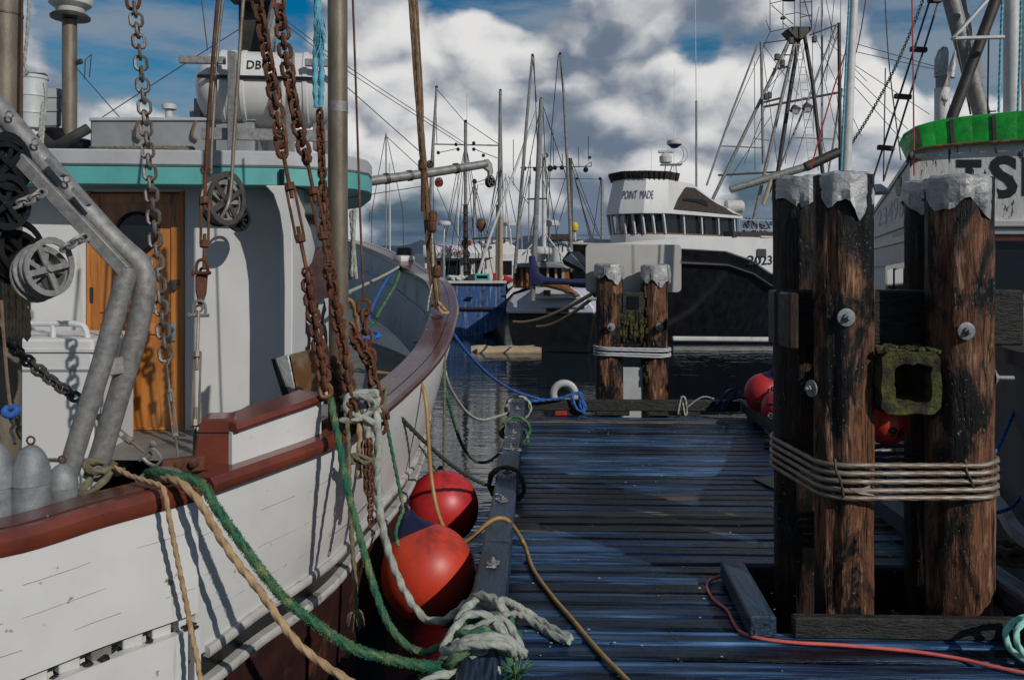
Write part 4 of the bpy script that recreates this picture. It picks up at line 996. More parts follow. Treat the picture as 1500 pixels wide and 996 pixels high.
# bollard on the bow
m = MB(); a = P(588, 388, 9.3); m.lathe([(.09, -.1), (.09, .06), (.075, .07)], a + V((.02, .1, .12)), 14); m.build('bollard', m_mastd, boat)
m = MB(); a = P(592, 389, 9.3); m.box(a + V((0, 0, .06)), (.2, .14, .10), .8); m.build('bow_chock', m_oldwht, boat, bevel=.03, seg=2)
m = MB(); q = P(640, 455, 6.95); m.lathe([(.05, 0), (.05, .02), (.025, .03), (.022, .09), (.035, .1)], q + V((0, 0, .03)), 12); m.build('eye_bolt', m_rust, boat)
# ---------------------------------------------------------------- on the roof of the white boat
rb = T('roof_box', 'long grey painted locker on the white boat roof behind the coiled yellow rope', 'locker', (-2.5, 6.3, 2.42))
pl = Plane(132, 5.85, 365, 5.95)
m = MB(); m.rect(132, 176, 372, 224, pl, .9); m.build('body', m_grey, rb, bevel=.01)
m = MB(); m.rect(130, 172, 374, 177, pl, .93, -.015); m.build('lid', m_ltgrey, rb, bevel=.004)
for x in (203, 287): m = MB(); m.tube(cr([pl.at(x, 177, -.02), pl.at(x - 4, 190, -.03), pl.at(x - 5, 200, -.025), pl.at(x + 2, 206, -.02)], n=4), .010, 6); m.build('lashing', m_rbrown, rb)
lr = T('life_raft', 'white canister life raft strapped in a cradle on the white boat roof', 'life raft', (-1.85, 6.2, 2.7))
D_ = 6.0; c0, c1 = P(288, 130, D_), P(492, 134, D_ + .15); ax = (c1 - c0).normalized(); LL = (c1 - c0).length; m3 = ax.to_track_quat('Z', 'Y').to_matrix(); rr = .262
pr = [(.01, 0), (rr * .45, .015), (rr * .75, .05), (rr * .93, .11), (rr, .19), (rr, LL - .19), (rr * .93, LL - .11), (rr * .75, LL - .05), (rr * .45, LL - .015), (.01, LL)]
m = MB(); m.lathe(pr, c0, 40, m3); m.build('canister', m_raft, lr, sharp=50)
for t in (.20, .27, .34, LL - .34, LL - .2):
    m = MB(); m.lathe([(rr * 1.0, t - .02), (rr * 1.035, t - .012), (rr * 1.035, t + .012), (rr * 1.0, t + .02)], c0, 40, m3); m.build('rib', m_raft, lr)
sd = ax.cross(V((0, 0, 1))).normalized()
m = MB(); m.bar(c0 + sd * (rr + .012) * 1 + ax * .06 + V((0, 0, .03)), c1 + sd * (rr + .012) - ax * .06 + V((0, 0, .03)), .02, .022); m.build('seam_band', m_black, lr)
for t0, t1 in ((-.05, .26), (.80, 1.05)): m = MB(); m.bar(c0 + sd * (rr + .05) + ax * LL * t0 + V((0, 0, .13)), c0 + sd * (rr + .05) + ax * LL * t1 + V((0, 0, .13)), .03, .05); m.build('cradle_rail', m_galv, lr, bevel=.004)
for px in (340, 425): 
    a = P(px, 78, D_ - .30); m = MB(); m.bar(P(px, 76, D_ - .33), P(px, 228, D_ - .33), .055, .03, (0, 1, 0)); m.build('cradle_post', m_galv, lr, bevel=.004)
m = MB(); m.bar(P(296, 196, 5.72), P(490, 200, 5.85), .03, .08); m.build('cradle_beam', m_galv, lr, bevel=.004)
for px in (300, 380, 470): m = MB(); m.bar(P(px, 150, 6.2), P(px, 224, 6.2), .05, .3, (0, 1, 0)); m.build('cradle_leg', m_galv, lr, bevel=.004)
def ontub(x, y, z):
    t = (.385 + .155 * x) * LL / .99; a = R(20 + 17 * y) ; return c0 + ax * t + (sd * math.cos(a) + V((0, 0, 1)) * math.sin(a)) * (rr + .002 + z)
text('DBC', m_ink, ontub, lr, size=1, bold=.02)
rm = T('radar_post', 'grey steel post topped by a white radar dome on the boat roof', 'radar', P(102, 220, 6.1))
m = MB(); m.tube([P(102, 226, 6.1), P(102, 30, 6.1)], .05, 20); m.build('post', m_polem, rm)
m = MB(); c = P(103, 22, 6.1); m.lathe([(.13, -.03), (.135, -.015), (.12, 0)], c, 20); m.build('base_plate', m_wire, rm)
m = MB(); m.lathe([(.09, 0), (.10, .03), (.14, .06), (.155, .12), (.15, .22), (.12, .28), (.04, .31)], c + V((0, 0, .01)), 28); m.build('dome', m_oldwht, rm)
bk = T('bucket', 'pale ribbed plastic bucket beside the left mast on the roof', 'bucket', P(48, 190, 5.9))
m = MB(); c = P(47, 188, 5.9); q = F / 5.9
m.lathe([(15 / q, 0), (17 / q, 20 / q), (18.2 / q, 21 / q), (17.6 / q, 24 / q), (19 / q, 45 / q), (20.2 / q, 46 / q), (19.6 / q, 49 / q), (20.5 / q, 70 / q), (22 / q, 72 / q), (22 / q, 76 / q), (19 / q, 76 / q), (17 / q, 30 / q)], c, 26); m.build('body', m_bucket, bk)
m = MB(); m.box(c + V((.03, 0, 78 / q)), (.13, .06, .02), .2); m.build('handle', m_wire, bk, bevel=.005)
bn = T('bin', 'dark grey square bin between the pale bucket and the radar post', 'bin', P(75, 190, 6.2))
m = MB(); pl = Plane(58, 6.1, 92, 6.2); m.slab([(60, 128), (92, 130), (90, 186), (64, 186)], pl, .3); m.build('body', m_grey, bn, bevel=.012)
for y in (140, 160): m = MB(); m.rect(59, y, 93, y + 3, pl, .32, -.01); m.build('rib', m_grey, bn)
m = MB(); m.tube(cr([P(60, 200, 5.9), P(80, 214, 5.8), P(105, 202, 5.75), P(130, 188, 5.8)], n=5), .035, 10); tag(m.build('exhaust_hose', m_rubber), 'black corrugated hose lying on the roof by the radar post', 'hose')
m = MB(); m.slab([(56, 196), (64, 185), (84, 185), (92, 200), (128, 203), (132, 222), (60, 222)], Plane(50, 6.0, 130, 6.0), .25); tag(m.build('engine_cover', m_black, bevel=.03, seg=2), 'black cover under the radar post on the white boat roof', 'cover')
rnd = random.Random(2); pts = []
for k in range(46): pts.append(P(130 + 75 + 74 * math.sin(k * .9) + rnd.uniform(-8, 8), 219 + rnd.uniform(-3, 2), 5.45 + .16 * math.cos(k * .9)))
rope('coiled yellow and green rope strewn along the roof edge', pts, .009, m_rolive)
m = MB(); m.lathe([(.03, 0), (.03, .06), (.055, .065), (.055, .1), (.03, .11)], P(248, 173, 6.5), 12); tag(m.build('vent', m_oldwht), 'small white mushroom vent on the grey locker', 'vent')
m = MB(); m.rect(277, 160, 302, 174, Plane(277, 6.5, 302, 6.5), .2); tag(m.build('case', m_grey, bevel=.01), 'small grey case behind the life raft', 'case')
dm = T('dark_mast', 'thick black post rising behind the life raft with a slanting brace', 'mast', P(378, 220, 6.9))
m = MB(); m.bar(P(377, 230, 6.9), P(377, -420, 6.9), .25, .22, (0, 1, 0)); m.build('post', m_mastd, dm, bevel=.03, seg=2)
m = MB(); m.tube([P(388, 90, 6.6), P(418, -60, 6.6)], .045, 10); m.build('brace', m_galv, dm)
m = MB(); m.box(P(373, -2, 6.7), (.36, .1, .08)); m.build('cross_plate', m_mastd, dm, bevel=.01)
# ---------------------------------------------------------------- spars, poles, pipe frame
ml = T('mast', 'thick weathered pole at the far left edge beside the pipe frame', 'mast', P(8, 700, 3.9))
m = MB(); m.tube([P(6, 720, 3.9), P(8, 100, 3.9), P(9, -300, 3.9)], .071, 28); m.build('pole', m_polem, ml)
m = MB(); m.tube([P(8, 24, 3.9), P(8, 21, 3.9)], .0745, 28); m.build('band', m_wire, ml)
wire('reddish stay running down the side of the far left pole', [P(33, -20, 3.85), P(31, 80, 3.85), P(29, 180, 3.85)], .006, m_rust)
rope('loose pale rope falls hanging beside the far left pole', [P(44, -20, 4.1), P(40, 50, 4.1), P(36, 90, 4.1), P(40, 105, 4.1), P(36, 110, 4.1)], .007, m_rwhite)
rope('pale cord bunch hanging by the roof bucket', [P(65, 122, 5.3), P(67, 150, 5.3), P(60, 205, 5.3), P(63, 150, 5.3), P(58, 200, 5.3), P(66, 160, 5.3), P(62, 210, 5.3)], .008, m_rwhite)
pf = T('pipe_frame', 'bent galvanised pipe frame of two legs standing on the aft rail', 'pipe frame', P(130, 700, 3.3))
m = MB(); m.tube(cr([P(-60, 92, 3.3), P(60, 232, 3.3), P(146, 330, 3.32), P(180, 364, 3.33), P(203, 385, 3.33), P(212, 410, 3.33), P(209, 445, 3.33), P(197, 500, 3.33), P(170, 592, 3.33), P(146, 672, 3.33), P(138, 700, 3.33)], n=7), .042, 20); m.build('outer_leg', m_galv, pf)
m = MB(); m.tube([P(188, 392, 3.27), P(150, 530, 3.24), P(109, 662, 3.22), P(101, 692, 3.22)], .038, 20); m.build('inner_leg', m_galv, pf)
m = MB(); m.bar(P(28, 232, 3.24), P(184, 398, 3.25), .05, .035, (0, 1, 0)); m.build('angle_bar', m_galv, pf, bevel=.003)
m = MB(); m.bar(P(156, 538, 3.25), P(184, 534, 3.3), .065, .012, (0, 1, 0)); m.build('tie_plate', m_galv, pf, bevel=.002)
for x, y in ((14, 168), (52, 208), (98, 262)): m = MB(); a = P(x, y, 3.24); m.tube([a + V((math.cos(k * .7) * .014, 0, math.sin(k * .7) * .014)) for k in range(9)], .004, 6, closed=True); m.build('ring', m_galv, pf)
for k, (x, y) in enumerate(((80, 242), (118, 285))): m = MB(); m.bar(P(x - 10, y - 8, 3.22), P(x + 12, y + 16, 3.22), .016, .03, (0, 1, 0)); m.build('weld_tab', m_galv, pf)
po = T('stanchion', 'tall weathered metal pole wrapped by rusty chains on the white boat rail', 'pole', P(495, 640, 4.12))
m = MB(); m.tube([P(497, 640, 4.12), P(495, 300, 4.12), P(494, -260, 4.12)], .0475, 28); m.build('pole', m_polem, po)
m = MB(); m.tube([P(495, 165, 4.12), P(495, 150, 4.12)], .0485, 28); m.build('collar', m_galv, po)
m = MB(); m.slab([(480, 560), (510, 556), (518, 590), (516, 640), (480, 640)], Plane(470, 4.03, 520, 4.03), .03); m.build('foot_plate', m_rust, po, bevel=.006)
m = MB(); a = P(518, 637, 4.02); m.tube([a - V((.1, -.04, .015)), a + V((.045, -.03, .012))], .036, 14); tag(m.build('timber_peg', m_tan, bevel=.006), 'round brown timber end poking out below the mast foot chains', 'timber')
bm_ = T('boom', 'grey steel boom with a hooked head reaching out beyond the teal roof', 'boom', P(545, 265, 7.6))
m = MB(); m.tube([P(440, 281, 7.2), P(540, 266, 7.6), P(640, 252, 8.0), P(712, 240.5, 8.3)], [.046, .044, .042, .040], 16); m.build('spar', m_mast, bm_)
for x, y in ((566, 262), (600, 257.5), (668, 247)): m = MB(); d = (P(712, 240, 8.3) - P(540, 266, 7.6)).normalized(); c = P(x, y, 7.6 + .7 * (x - 540) / 172); m.tube([c - d * .02, c + d * .02], .051, 16); m.build('band', m_wire, bm_)
m = MB(); pl = Plane(700, 8.25, 724, 8.3); m.slab([(709, 234), (716, 233), (721, 240), (723, 252), (720, 260), (716, 259), (716, 251), (710, 247)], pl, .06); m.build('hooked_head', m_mast, bm_, bevel=.008)
pulley('black hanging block at the hooked tip of the grey boom', P(718, 267, 8.3), .052, .04, (.6, -.8, .1), m_wire, m_black, None)
pulley('small red block hung under the grey boom', P(643, 268, 8.0), .04, .03, (.5, -.8, 0), m_rust, m_red, None)
pulley('small black block riding above the grey boom', P(630, 241.5, 8.0), .035, .03, (.5, -.8, 0), m_wire, m_black, None)
# ---------------------------------------------------------------- domed vents on the rail, sheet box
for k, (x, yt, yb, w, D, l) in enumerate(((-6, 646, 770, 24, 2.95, 'domed grey vent cut by the left edge of the photo'), (45, 650, 757, 27, 3.0, 'largest domed grey vent with an eye and hook on top'), (91, 678, 744, 21, 3.14, 'smallest domed grey vent, nearest the pipe frame'))):
    q = D / F; c = P(x, yb, D); H = (yb - yt) * q; w *= q
    vt = T('domed_vent', l, 'vent', c, 'domed vents along the aft rail')
    m = MB(); m.lathe([(w * .98, 0), (w, .01), (w, H * .45), (w * .95, H * .46)], c, 26); m.build('barrel', m_zinc, vt)
    m = MB(); m.lathe([(w * 1.03, H * .46)] + [(w * 1.03 * math.cos(a), H * .47 + H * .52 * math.sin(a)) for a in [R(10 * j) for j in range(9)]], c, 26); m.build('dome', m_zinc, vt)
    m = MB(); e = c + V((0, 0, H + .012)); m.tube([e + V((math.cos(j * .8) * .014, 0, math.sin(j * .8) * .014)) for j in range(8)], .004, 6, closed=True); m.build('eye', m_rust, vt)
rs = T('sheet_box', 'rusty sheet metal box leaning on the raised bulwark', 'metal box', P(440, 580, 4.25))
pl = Plane(398, 4.72, 490, 4.6)
m = MB(); m.slab([(424, 519), (478, 506), (488, 566), (440, 590), (436, 585)], pl, .10); m.build('front_sheet', m_rusty, rs, bevel=.005)
m = MB(); m.slab([(398, 527), (422, 519), (436, 586), (424, 590), (412, 578)], pl, .09, .004); m.build('folded_edge', m_flash, rs, bevel=.006)
m = MB(); m.slab([(397, 526), (402, 526), (426, 590), (416, 588)], pl, .08, -.01); m.build('dark_lip', m_black, rs)
# ---------------------------------------------------------------- chains, turnbuckles, blocks
GC = 'chains of the white boat rigging'
chain('grey chain hanging from the top in front of the wooden door', [P(196, 2, 3.9), P(203, 60, 3.88), P(211, 150, 3.86), P(220, 260, 3.82), P(231, 390, 3.78), P(241, 505, 3.74), P(244, 535, 3.73)], .082, .0078, m_chain, GC)
tb = T('shackle', 'red painted shackle at the head of the grey chain', 'shackle', P(196, 0, 3.9)); shackle(P(195, -8, 3.9), (0, 0, -1), .06, .009, m_rust, tb, 'bow')
turnbuckle('slim worn turnbuckle between the grey chain and the rail', P(244, 533, 3.72), P(262, 678, 3.42), .010, m_galv, m_polem)
wire('rust red stay coming down to the eye splice left of the life raft', [P(321, -20, 3.85), P(314, 60, 3.85), P(304, 200, 3.83), P(302, 250, 3.83)], .009, m_rust)
turnbuckle('rusty turnbuckle hanging below the red stay beside the pulley', P(301, 252, 3.83), P(299, 395, 3.75), .017, m_rust)
tb = T('link_plate', 'rusty triangular link plate joining two turnbuckles', 'link plate', P(294, 420, 3.7))
m = MB(); m.slab([(286, 402), (304, 402), (302, 430), (296, 448), (290, 448), (286, 425)], Plane(280, 3.7, 310, 3.72), .025); m.build('plate', m_rust, tb, bevel=.006)
shackle(P(296, 400, 3.7), (0, 0, 1), .05, .007, m_rust, tb); shackle(P(292, 462, 3.7), (0, 0, 1), .055, .007, m_galv, tb)
turnbuckle('galvanised turnbuckle below the rusty link plate at the rail', P(291, 455, 3.7), P(284, 682, 3.44), .0145, m_polem, m_polem)
chain('heavy rusty chain in front of the life raft lettering', [P(374, -8, 4.0), P(382, 30, 4.0), P(391, 80, 4.0), P(400, 130, 4.0), P(408, 180, 3.98), P(413, 222, 3.98)], .09, .0108, m_rust, GC)
turnbuckle('long rusty rod turnbuckle left of the tall pole', P(414, 222, 3.98), P(449, 395, 3.92), .019, m_rust)
chain('heavy rusty chain dropping in front of the wheelhouse number', [P(449, 395, 3.92), P(455, 440, 3.9), P(464, 490, 3.88), P(472, 535, 3.86), P(478, 580, 3.84)], .078, .0108, m_rust, GC)
chain('rusty chain slanting past the right end of the life raft', [P(407, -10, 4.02), P(413, 40, 4.02), P(421, 100, 4.0), P(430, 150, 4.0), P(438, 190, 4.0), P(449, 235, 3.98)], .09, .0108, m_rust, GC)
turnbuckle('long rusty rod turnbuckle touching the tall pole', P(450, 236, 3.98), P(481, 385, 3.92), .018, m_rust)
chain('rusty chain piled down the foot of the tall pole', [P(481, 388, 3.94), P(489, 430, 3.95), P(497, 480, 3.93), P(506, 530, 3.92), P(513, 580, 3.9), P(520, 618, 3.9)], .078, .0108, m_rust, GC)
chain('second rusty chain hanging close behind at the pole foot', [P(487, 520, 4.02), P(494, 560, 4.0), P(503, 600, 3.98), P(512, 630, 3.95)], .08, .0115, m_rust, GC)
chain('thin rusty chain below the aqua rope', [P(468, 158, 4.05), P(471, 230, 4.05), P(474, 300, 4.05), P(478, 350, 4.03), P(482, 385, 4.02)], .06, .008, m_rust, GC)
for dx in (-5, 4): rope('aqua rope doubled down to the thin rusty chain, %s strand' % ('outer' if dx < 0 else 'frayed inner'), [P(465 + dx * .2, -10, 4.05), P(466 + dx * .4, 40, 4.05), P(467 + dx, 90, 4.05), P(467 + dx, 130, 4.05), P(467 + dx * .6, 158, 4.05)], .0125, m_raqua)
m = MB()
for k in range(40):
    a = random.uniform(0, 6.28); c = P(471 + random.uniform(-3, 3), random.uniform(25, 60), 4.03); m.tube([c, c + V((math.cos(a) * .012, math.sin(a) * .012, -.03)), c + V((math.cos(a) * .02, math.sin(a) * .02, -.07))], [.003, .002, .001], 4)
tag(m.build('rope_fray', m_raqua), 'frayed tuft on the aqua rope', 'rope fray')
wire('dark stay to the right of the tall pole', [P(516, -20, 4.3), P(521, 120, 4.3), P(528, 330, 4.3), P(533, 440, 4.3)], .006, m_rust)
chain('rusty chain from the dark stay down to the bow cap', [P(532, 436, 4.3), P(535, 480, 4.3), P(541, 525, 4.25), P(549, 570, 4.25), P(556, 620, 4.22)], .095, .011, m_rust, GC)
chain('rusty chain slanting across to the bow cap shackle', [P(508, 470, 4.2), P(525, 505, 4.22), P(540, 528, 4.24)], .085, .011, m_rust, GC)
tb = T('shackle', 'large rusty shackle at the end of the chain by the bow cap', 'shackle', P(556, 620, 4.2)); shackle(P(553, 612, 4.2), (.2, 0, -1), .07, .010, m_rust, tb, 'bow')
chain('dark chain running diagonally behind the pipe frame', [P(-40, 452, 3.6), P(20, 510, 3.58), P(70, 553, 3.55), P(118, 587, 3.52)], .066, .0082, m_wire, GC)
turnbuckle('greasy turnbuckle lying diagonally behind the pipe legs', P(120, 590, 3.5), P(215, 665, 3.42), .0125, m_cable)
tb = T('shackle', 'pale shackle where the diagonal turnbuckle meets the chain plate', 'shackle', P(222, 668, 3.4)); shackle(P(214, 662, 3.4), (.7, 0, -.6), .06, .0075, m_galv, tb, 'bow')
for x, y in ((241, 683), (262, 681), (284, 678)):
    m = MB(); c = P(x, y, 3.385); m.lathe([(.016, -.02), (.016, .01), (.009, .014)], c, 12, Matrix.Rotation(R(90), 3, 'X')); tag(m.build('chain_bolt', m_rust), 'rusty bolt head on the chain plate, %s' % {241: 'below the diagonal turnbuckle', 262: 'below the slim turnbuckle', 284: 'beside the maroon end block'}[x], 'bolt')
chain('short pale chain from the pipe frame to the black block', [P(68, 277, 3.22), P(50, 290, 3.2), P(20, 301, 3.18)], .05, .0065, m_galv, GC)
chain('short pale chain from the pipe frame to the grey block', [P(133, 345, 3.22), P(115, 352, 3.2), P(92, 366, 3.18)], .05, .0065, m_galv, GC)
GB = 'rigging blocks at the left edge'
pulley('grey weathered rigging block with cut out cheeks at left', P(62, 399, 3.15), .108, .07, (.86, -.42, .30), m_galv, m_galv, P(95, 366, 3.15), GB)
pulley('black rigging block just above the grey weathered one', P(24, 374, 3.25), .105, .075, (.84, -.42, .36), m_black, m_black, P(60, 335, 3.2), GB)
pulley('topmost black rigging wheel at the left edge', P(8, 243, 3.2), .10, .05, (.86, -.5, .1), m_black, m_black, P(8, 200, 3.2), GB)
pulley('black spoked wheel cut by the left edge above the black block', P(6, 302, 3.17), .095, .05, (.80, -.6, .1), m_black, m_black, P(8, 260, 3.2), GB)
pulley('dark spoked rigging block beside the rusty turnbuckle under the roof', P(326, 296, 4.0), .115, .06, (.80, -.60, .1), m_wire, m_galv, P(338, 262, 4.0), None)
wire('grey wire rope falling to the spoked block under the roof', [P(358, -20, 4.0), P(352, 60, 4.0), P(343, 200, 4.0), P(339, 268, 4.0), P(334, 300, 3.95), P(322, 322, 3.95)], .009, m_cable)
wire('second grey wire rope just right of the rust red stay', [P(329, -20, 4.3), P(320, 60, 4.3), P(311, 200, 4.3), P(309, 255, 4.3)], .008, m_cable)
rope('tan rope falls bunched below the left rigging blocks', [p for k in range(8) for p in ((P(6 + k * 5, 408, 3.5), P(6 + k * 5 + 2, 450, 3.5), P(7 + k * 5, 492, 3.5)) if k % 2 == 0 else (P(7 + k * 5, 492, 3.5), P(6 + k * 5, 450, 3.5), P(6 + k * 5, 410, 3.5)))], .0085, m_rtan)
pulley('dark spare block hanging in the shade by the wheelhouse wall', P(350, 322, 5.3), .075, .05, (.5, -.85, 0), m_black, m_black, None)
hk = T('weight_line', 'thin line with a blue ring float and iron hook over the domed vent', 'line', P(14, 600, 3.05))
m = MB(); m.tube(cr([P(2, 440, 3.1), P(6, 500, 3.08), P(11, 560, 3.06), P(15, 595, 3.05)], n=4), .006, 6); m.build('line', m_rbrown, hk)
m = MB(); c = P(16, 602, 3.05); m.tube([c + V((math.cos(k * .63) * .022, math.sin(k * .63) * .01, math.sin(k * .63) * .014)) for k in range(10)], .013, 8, closed=True); m.build('ring_float', m_rblue, hk)
m = MB(); m.tube(cr([P(17, 612, 3.05), P(20, 622, 3.05), P(16, 630, 3.05), P(20, 640, 3.04), P(22, 650, 3.02)], n=5), .006, 6); m.build('hook', m_wire, hk)
# ropes tied at the rail
tp = [P(x, y, D) for x, y, D in ((152, 676, 3.30), (130, 676, 3.26), (126, 684, 3.22), (140, 690, 3.2), (160, 688, 3.24), (166, 680, 3.34), (150, 683, 3.38), (130, 690, 3.3), (132, 700, 3.22), (120, 722, 3.16), (140, 716, 3.16), (165, 690, 3.22), (172, 692, 3.22), (180, 690, 3.2))]
rope('frayed straw coloured rope hitched round the pipe leg', tp, .013, m_rolive)
rope('straw twine trailing from the pipe leg down the hull', [P(x, y, D) for x, y, D in ((168, 684, 3.2), (190, 696, 3.15), (214, 704, 3.1), (236, 712, 3.06), (243, 730, 3.04), (249, 765, 3.04), (258, 810, 3.06), (266, 850, 3.08), (274, 890, 3.1), (279, 920, 3.1), (288, 960, 3.08), (294, 1000, 3.06))], .0085, m_rtan)
rope('brown rope hanging down the hull with a frayed end', [P(x, y, D) for x, y, D in ((505, 590, 3.92), (510, 640, 3.86), (512, 720, 3.8), (516, 800, 3.78), (520, 850, 3.76), (521, 890, 3.76))], .010, m_rolive)
m = MB()
for k in range(30):
    c = P(521, 890, 3.76); a = random.uniform(0, 6.28); m.tube([c, c + V((math.cos(a) * .025, math.sin(a) * .025, -.02)), c + V((math.cos(a) * .04, math.sin(a) * .04, random.uniform(-.10, -.03)))], [.003, .0025, .001], 4)
tag(m.build('frayed_rope_end', m_rolive), 'frayed brown rope end dangling beside the hull', 'rope end')
for k, (x, l, mt, r) in enumerate(((536, 'pale thick rope hanging at the mast foot, left of three', m_rwhite, .017), (551, 'pale thick rope hanging at the mast foot, right of three', m_rwhite, .017), (524, 'straw rope with a tufted knot below the mast foot', m_rtan, .013))):
    rope(l, [P(x - 12, 590, 4.0), P(x - 2, 602, 3.93), P(x + 2, 625, 3.9), P(x + 3, 660, 3.9), P(x + 1, 690, 3.9), P(x + 4, 725 if k < 2 else 700, 3.9)], r, mt)
rope('pale rope knotted round the hanging ropes below the pole', [P(530 + 16 * math.cos(k * 1.3), 672 + 7 * math.sin(k * 2.1), 3.87 - .02 * math.sin(k)) for k in range(12)], .009, m_rolive)
rope('dirty rope tangle heaped round the mast foot', [P(527 + 26 * math.cos(k * 1.7) + random.uniform(-4, 4), 598 + 22 * math.sin(k * 1.1) + random.uniform(-5, 5), 3.98 + .10 * math.sin(k * .9)) for k in range(34)], .013, m_rwhite)
rope('olive hank of line hung on the end of the bow cap', [P(560 + 6 * math.cos(k * 2.2), 570 + 38 * ((k % 2)) + random.uniform(-4, 4), 4.45 + .05 * math.sin(k)) for k in range(12)], .009, m_rolive)
for k, (x, y1) in enumerate(((537, 720), (542, 770))):
    chain('thin rusty chain hanging on the hull below the mast foot, %s one' % ('shorter' if k == 0 else 'longer'), [P(x, 640, 3.88), P(x + 1, y1, 3.86)], .045, .0055, m_rust, GC)
rope('dark green lanyard from the bow cap to the nearest buoy', [P(563, 600, 4.5), P(570, 640, 4.55), P(582, 700, 4.62), P(590, 745, 4.66), P(586, 758, 4.62), (P(580, 780, 4.55)), P(584, 800, 4.5)], .009, m_rgreen)
rope('black line along the hull to the second buoy', [P(600, 575, 5.3), P(590, 640, 5.3), P(585, 700, 5.4), P(600, 640, 5.8), P(640, 690, 6.1)], .006, m_rdark)
# running rigging down to the bow cap
rr_ = T('rope_tackle', 'brown running rigging bunch coming down to the bow cap', 'rope tackle', P(640, 455, 6.9))
for k in range(5):
    dx = (k - 2) * 1.6; m = MB(); m.rope([P(598 + k * 2.5, -30, 6.3), P(607 + k * 2.2, 100, 6.4), P(617 + dx * .9, 200, 6.5), P(622 + dx, 260, 6.6), P(628 + dx * 1.4, 330, 6.7), P(636 + dx * 1.6, 410, 6.8), P(641 + dx, 452, 6.86)], .011 if k != 2 else .017, step=.05, n=7); m.build('fall', m_rbrown if k % 2 == 0 else m_rtan, rr_, sharp=80)
for x, y in ((619, 242), (634, 318), (633, 332), (640, 398)): m = MB(); m.lathe([(.02, -.05), (.035, -.03), (.035, .03), (.02, .05)], P(x, y, 6.58), 10); m.build('rope_whipping', m_rust, rr_)
m = MB(); m.tube([P(619, 250, 6.5), P(619, 310, 6.55)], .014, 6); m.build('hook_rod', m_rust, rr_)
rope('thin slack cord beside the brown rigging at the bow', [P(632, 320, 6.7), P(634, 400, 6.65), P(628, 440, 6.6), P(626, 455, 6.6)], .007, m_rwhite)
rope('frayed tan bight lying on the bow cap', [P(640, 440, 6.85), P(650, 452, 6.8), P(656, 458, 6.75), P(648, 458, 6.7), P(642, 450, 6.75)], .012, m_rtan)
# ropes inside the bow
for l, pts, mt in (('pale mooring line leading across the bow to its chock', ((512, 428, 6.0), (540, 415, 7.2), (570, 400, 8.5), (588, 389, 9.2)), m_rwhite),
                   ('green line dropping from the bow chock into the bow', ((588, 389, 9.2), (580, 415, 8.6), (560, 450, 7.8), (545, 475, 7.2), (530, 482, 6.8)), m_rgreen),
                   ('blue line dropping from the bow chock into the bow', ((586, 390, 9.2), (570, 405, 8.6), (550, 440, 7.8), (538, 470, 7.2), (520, 480, 6.8)), m_rblue),
                   ('green line lying over the bow cap from the chock', ((592, 386, 9.2), (610, 391, 9.1), (625, 399, 8.9), (634, 408, 8.7)), m_rgreen),
                   ('yellow hose end curling up behind the tall pole', ((505, 438, 4.6), (515, 444, 4.7), (521, 465, 4.8), (525, 490, 4.9), (535, 530, 5.2), (548, 545, 5.6)), m_ryellow)):
    rope(l, [P(*p) for p in pts], .014, mt)
rope('white rope hank hung on the back of the tall pole', [P(516 + 4 * math.cos(k * 2.9) + k * .15, 312 + (k % 2) * 92 + random.uniform(-5, 5), 4.2 + .03 * math.sin(k)) for k in range(16)], .008, m_rwhite)
heap('blue tarpaulin rope heap down in the bow', P(522, 505, 6.4), .18, .014, m_rblue, 4, 22, .1)
# thin stays of the white boat
GS = 'thin stays above the white boat'
for l, pts in (('thin stay slanting from the locker up past the life raft', (P(150, 172, 5.9), P(300, 75, 5.9), P(372, 30, 5.9))),
               ('thin stay from the radar post down to the locker', (P(112, 100, 6.1), P(175, 172, 6.0))),
               ('thin stay at the left of the rust red stay', (P(293, -20, 5.0), P(304, 74, 5.0))),
               ('upper thin stay running right from the tall pole', (P(405, 20, 7.), P(520, 105, 7.5), P(684, 212, 8.5))),
               ('lower thin stay running right from the tall pole', (P(405, 26, 7.), P(510, 105, 7.5), P(678, 213, 8.5))),
               ('thin stay ending at the brown rigging', (P(505, 125, 6.), P(618, 225, 6.5))),
               ('almost level wire under the grey boom', (P(510, 290, 6.), P(620, 273, 7.)))):
    wire(l, pts, .0035, None, GS)
an = T('antenna', 'bent wire antenna frame on a stick beside the radar post', 'antenna', P(116, 92, 6.1))
m = MB(); m.tube([P(112, 92, 6.1), P(120, 90, 6.1)], .02, 8); m.tube([P(124, 116, 6.1), P(125, 88, 6.1), P(134, 80, 6.1), P(131, 114, 6.1)], .004, 5); m.build('frame', m_wire, an)
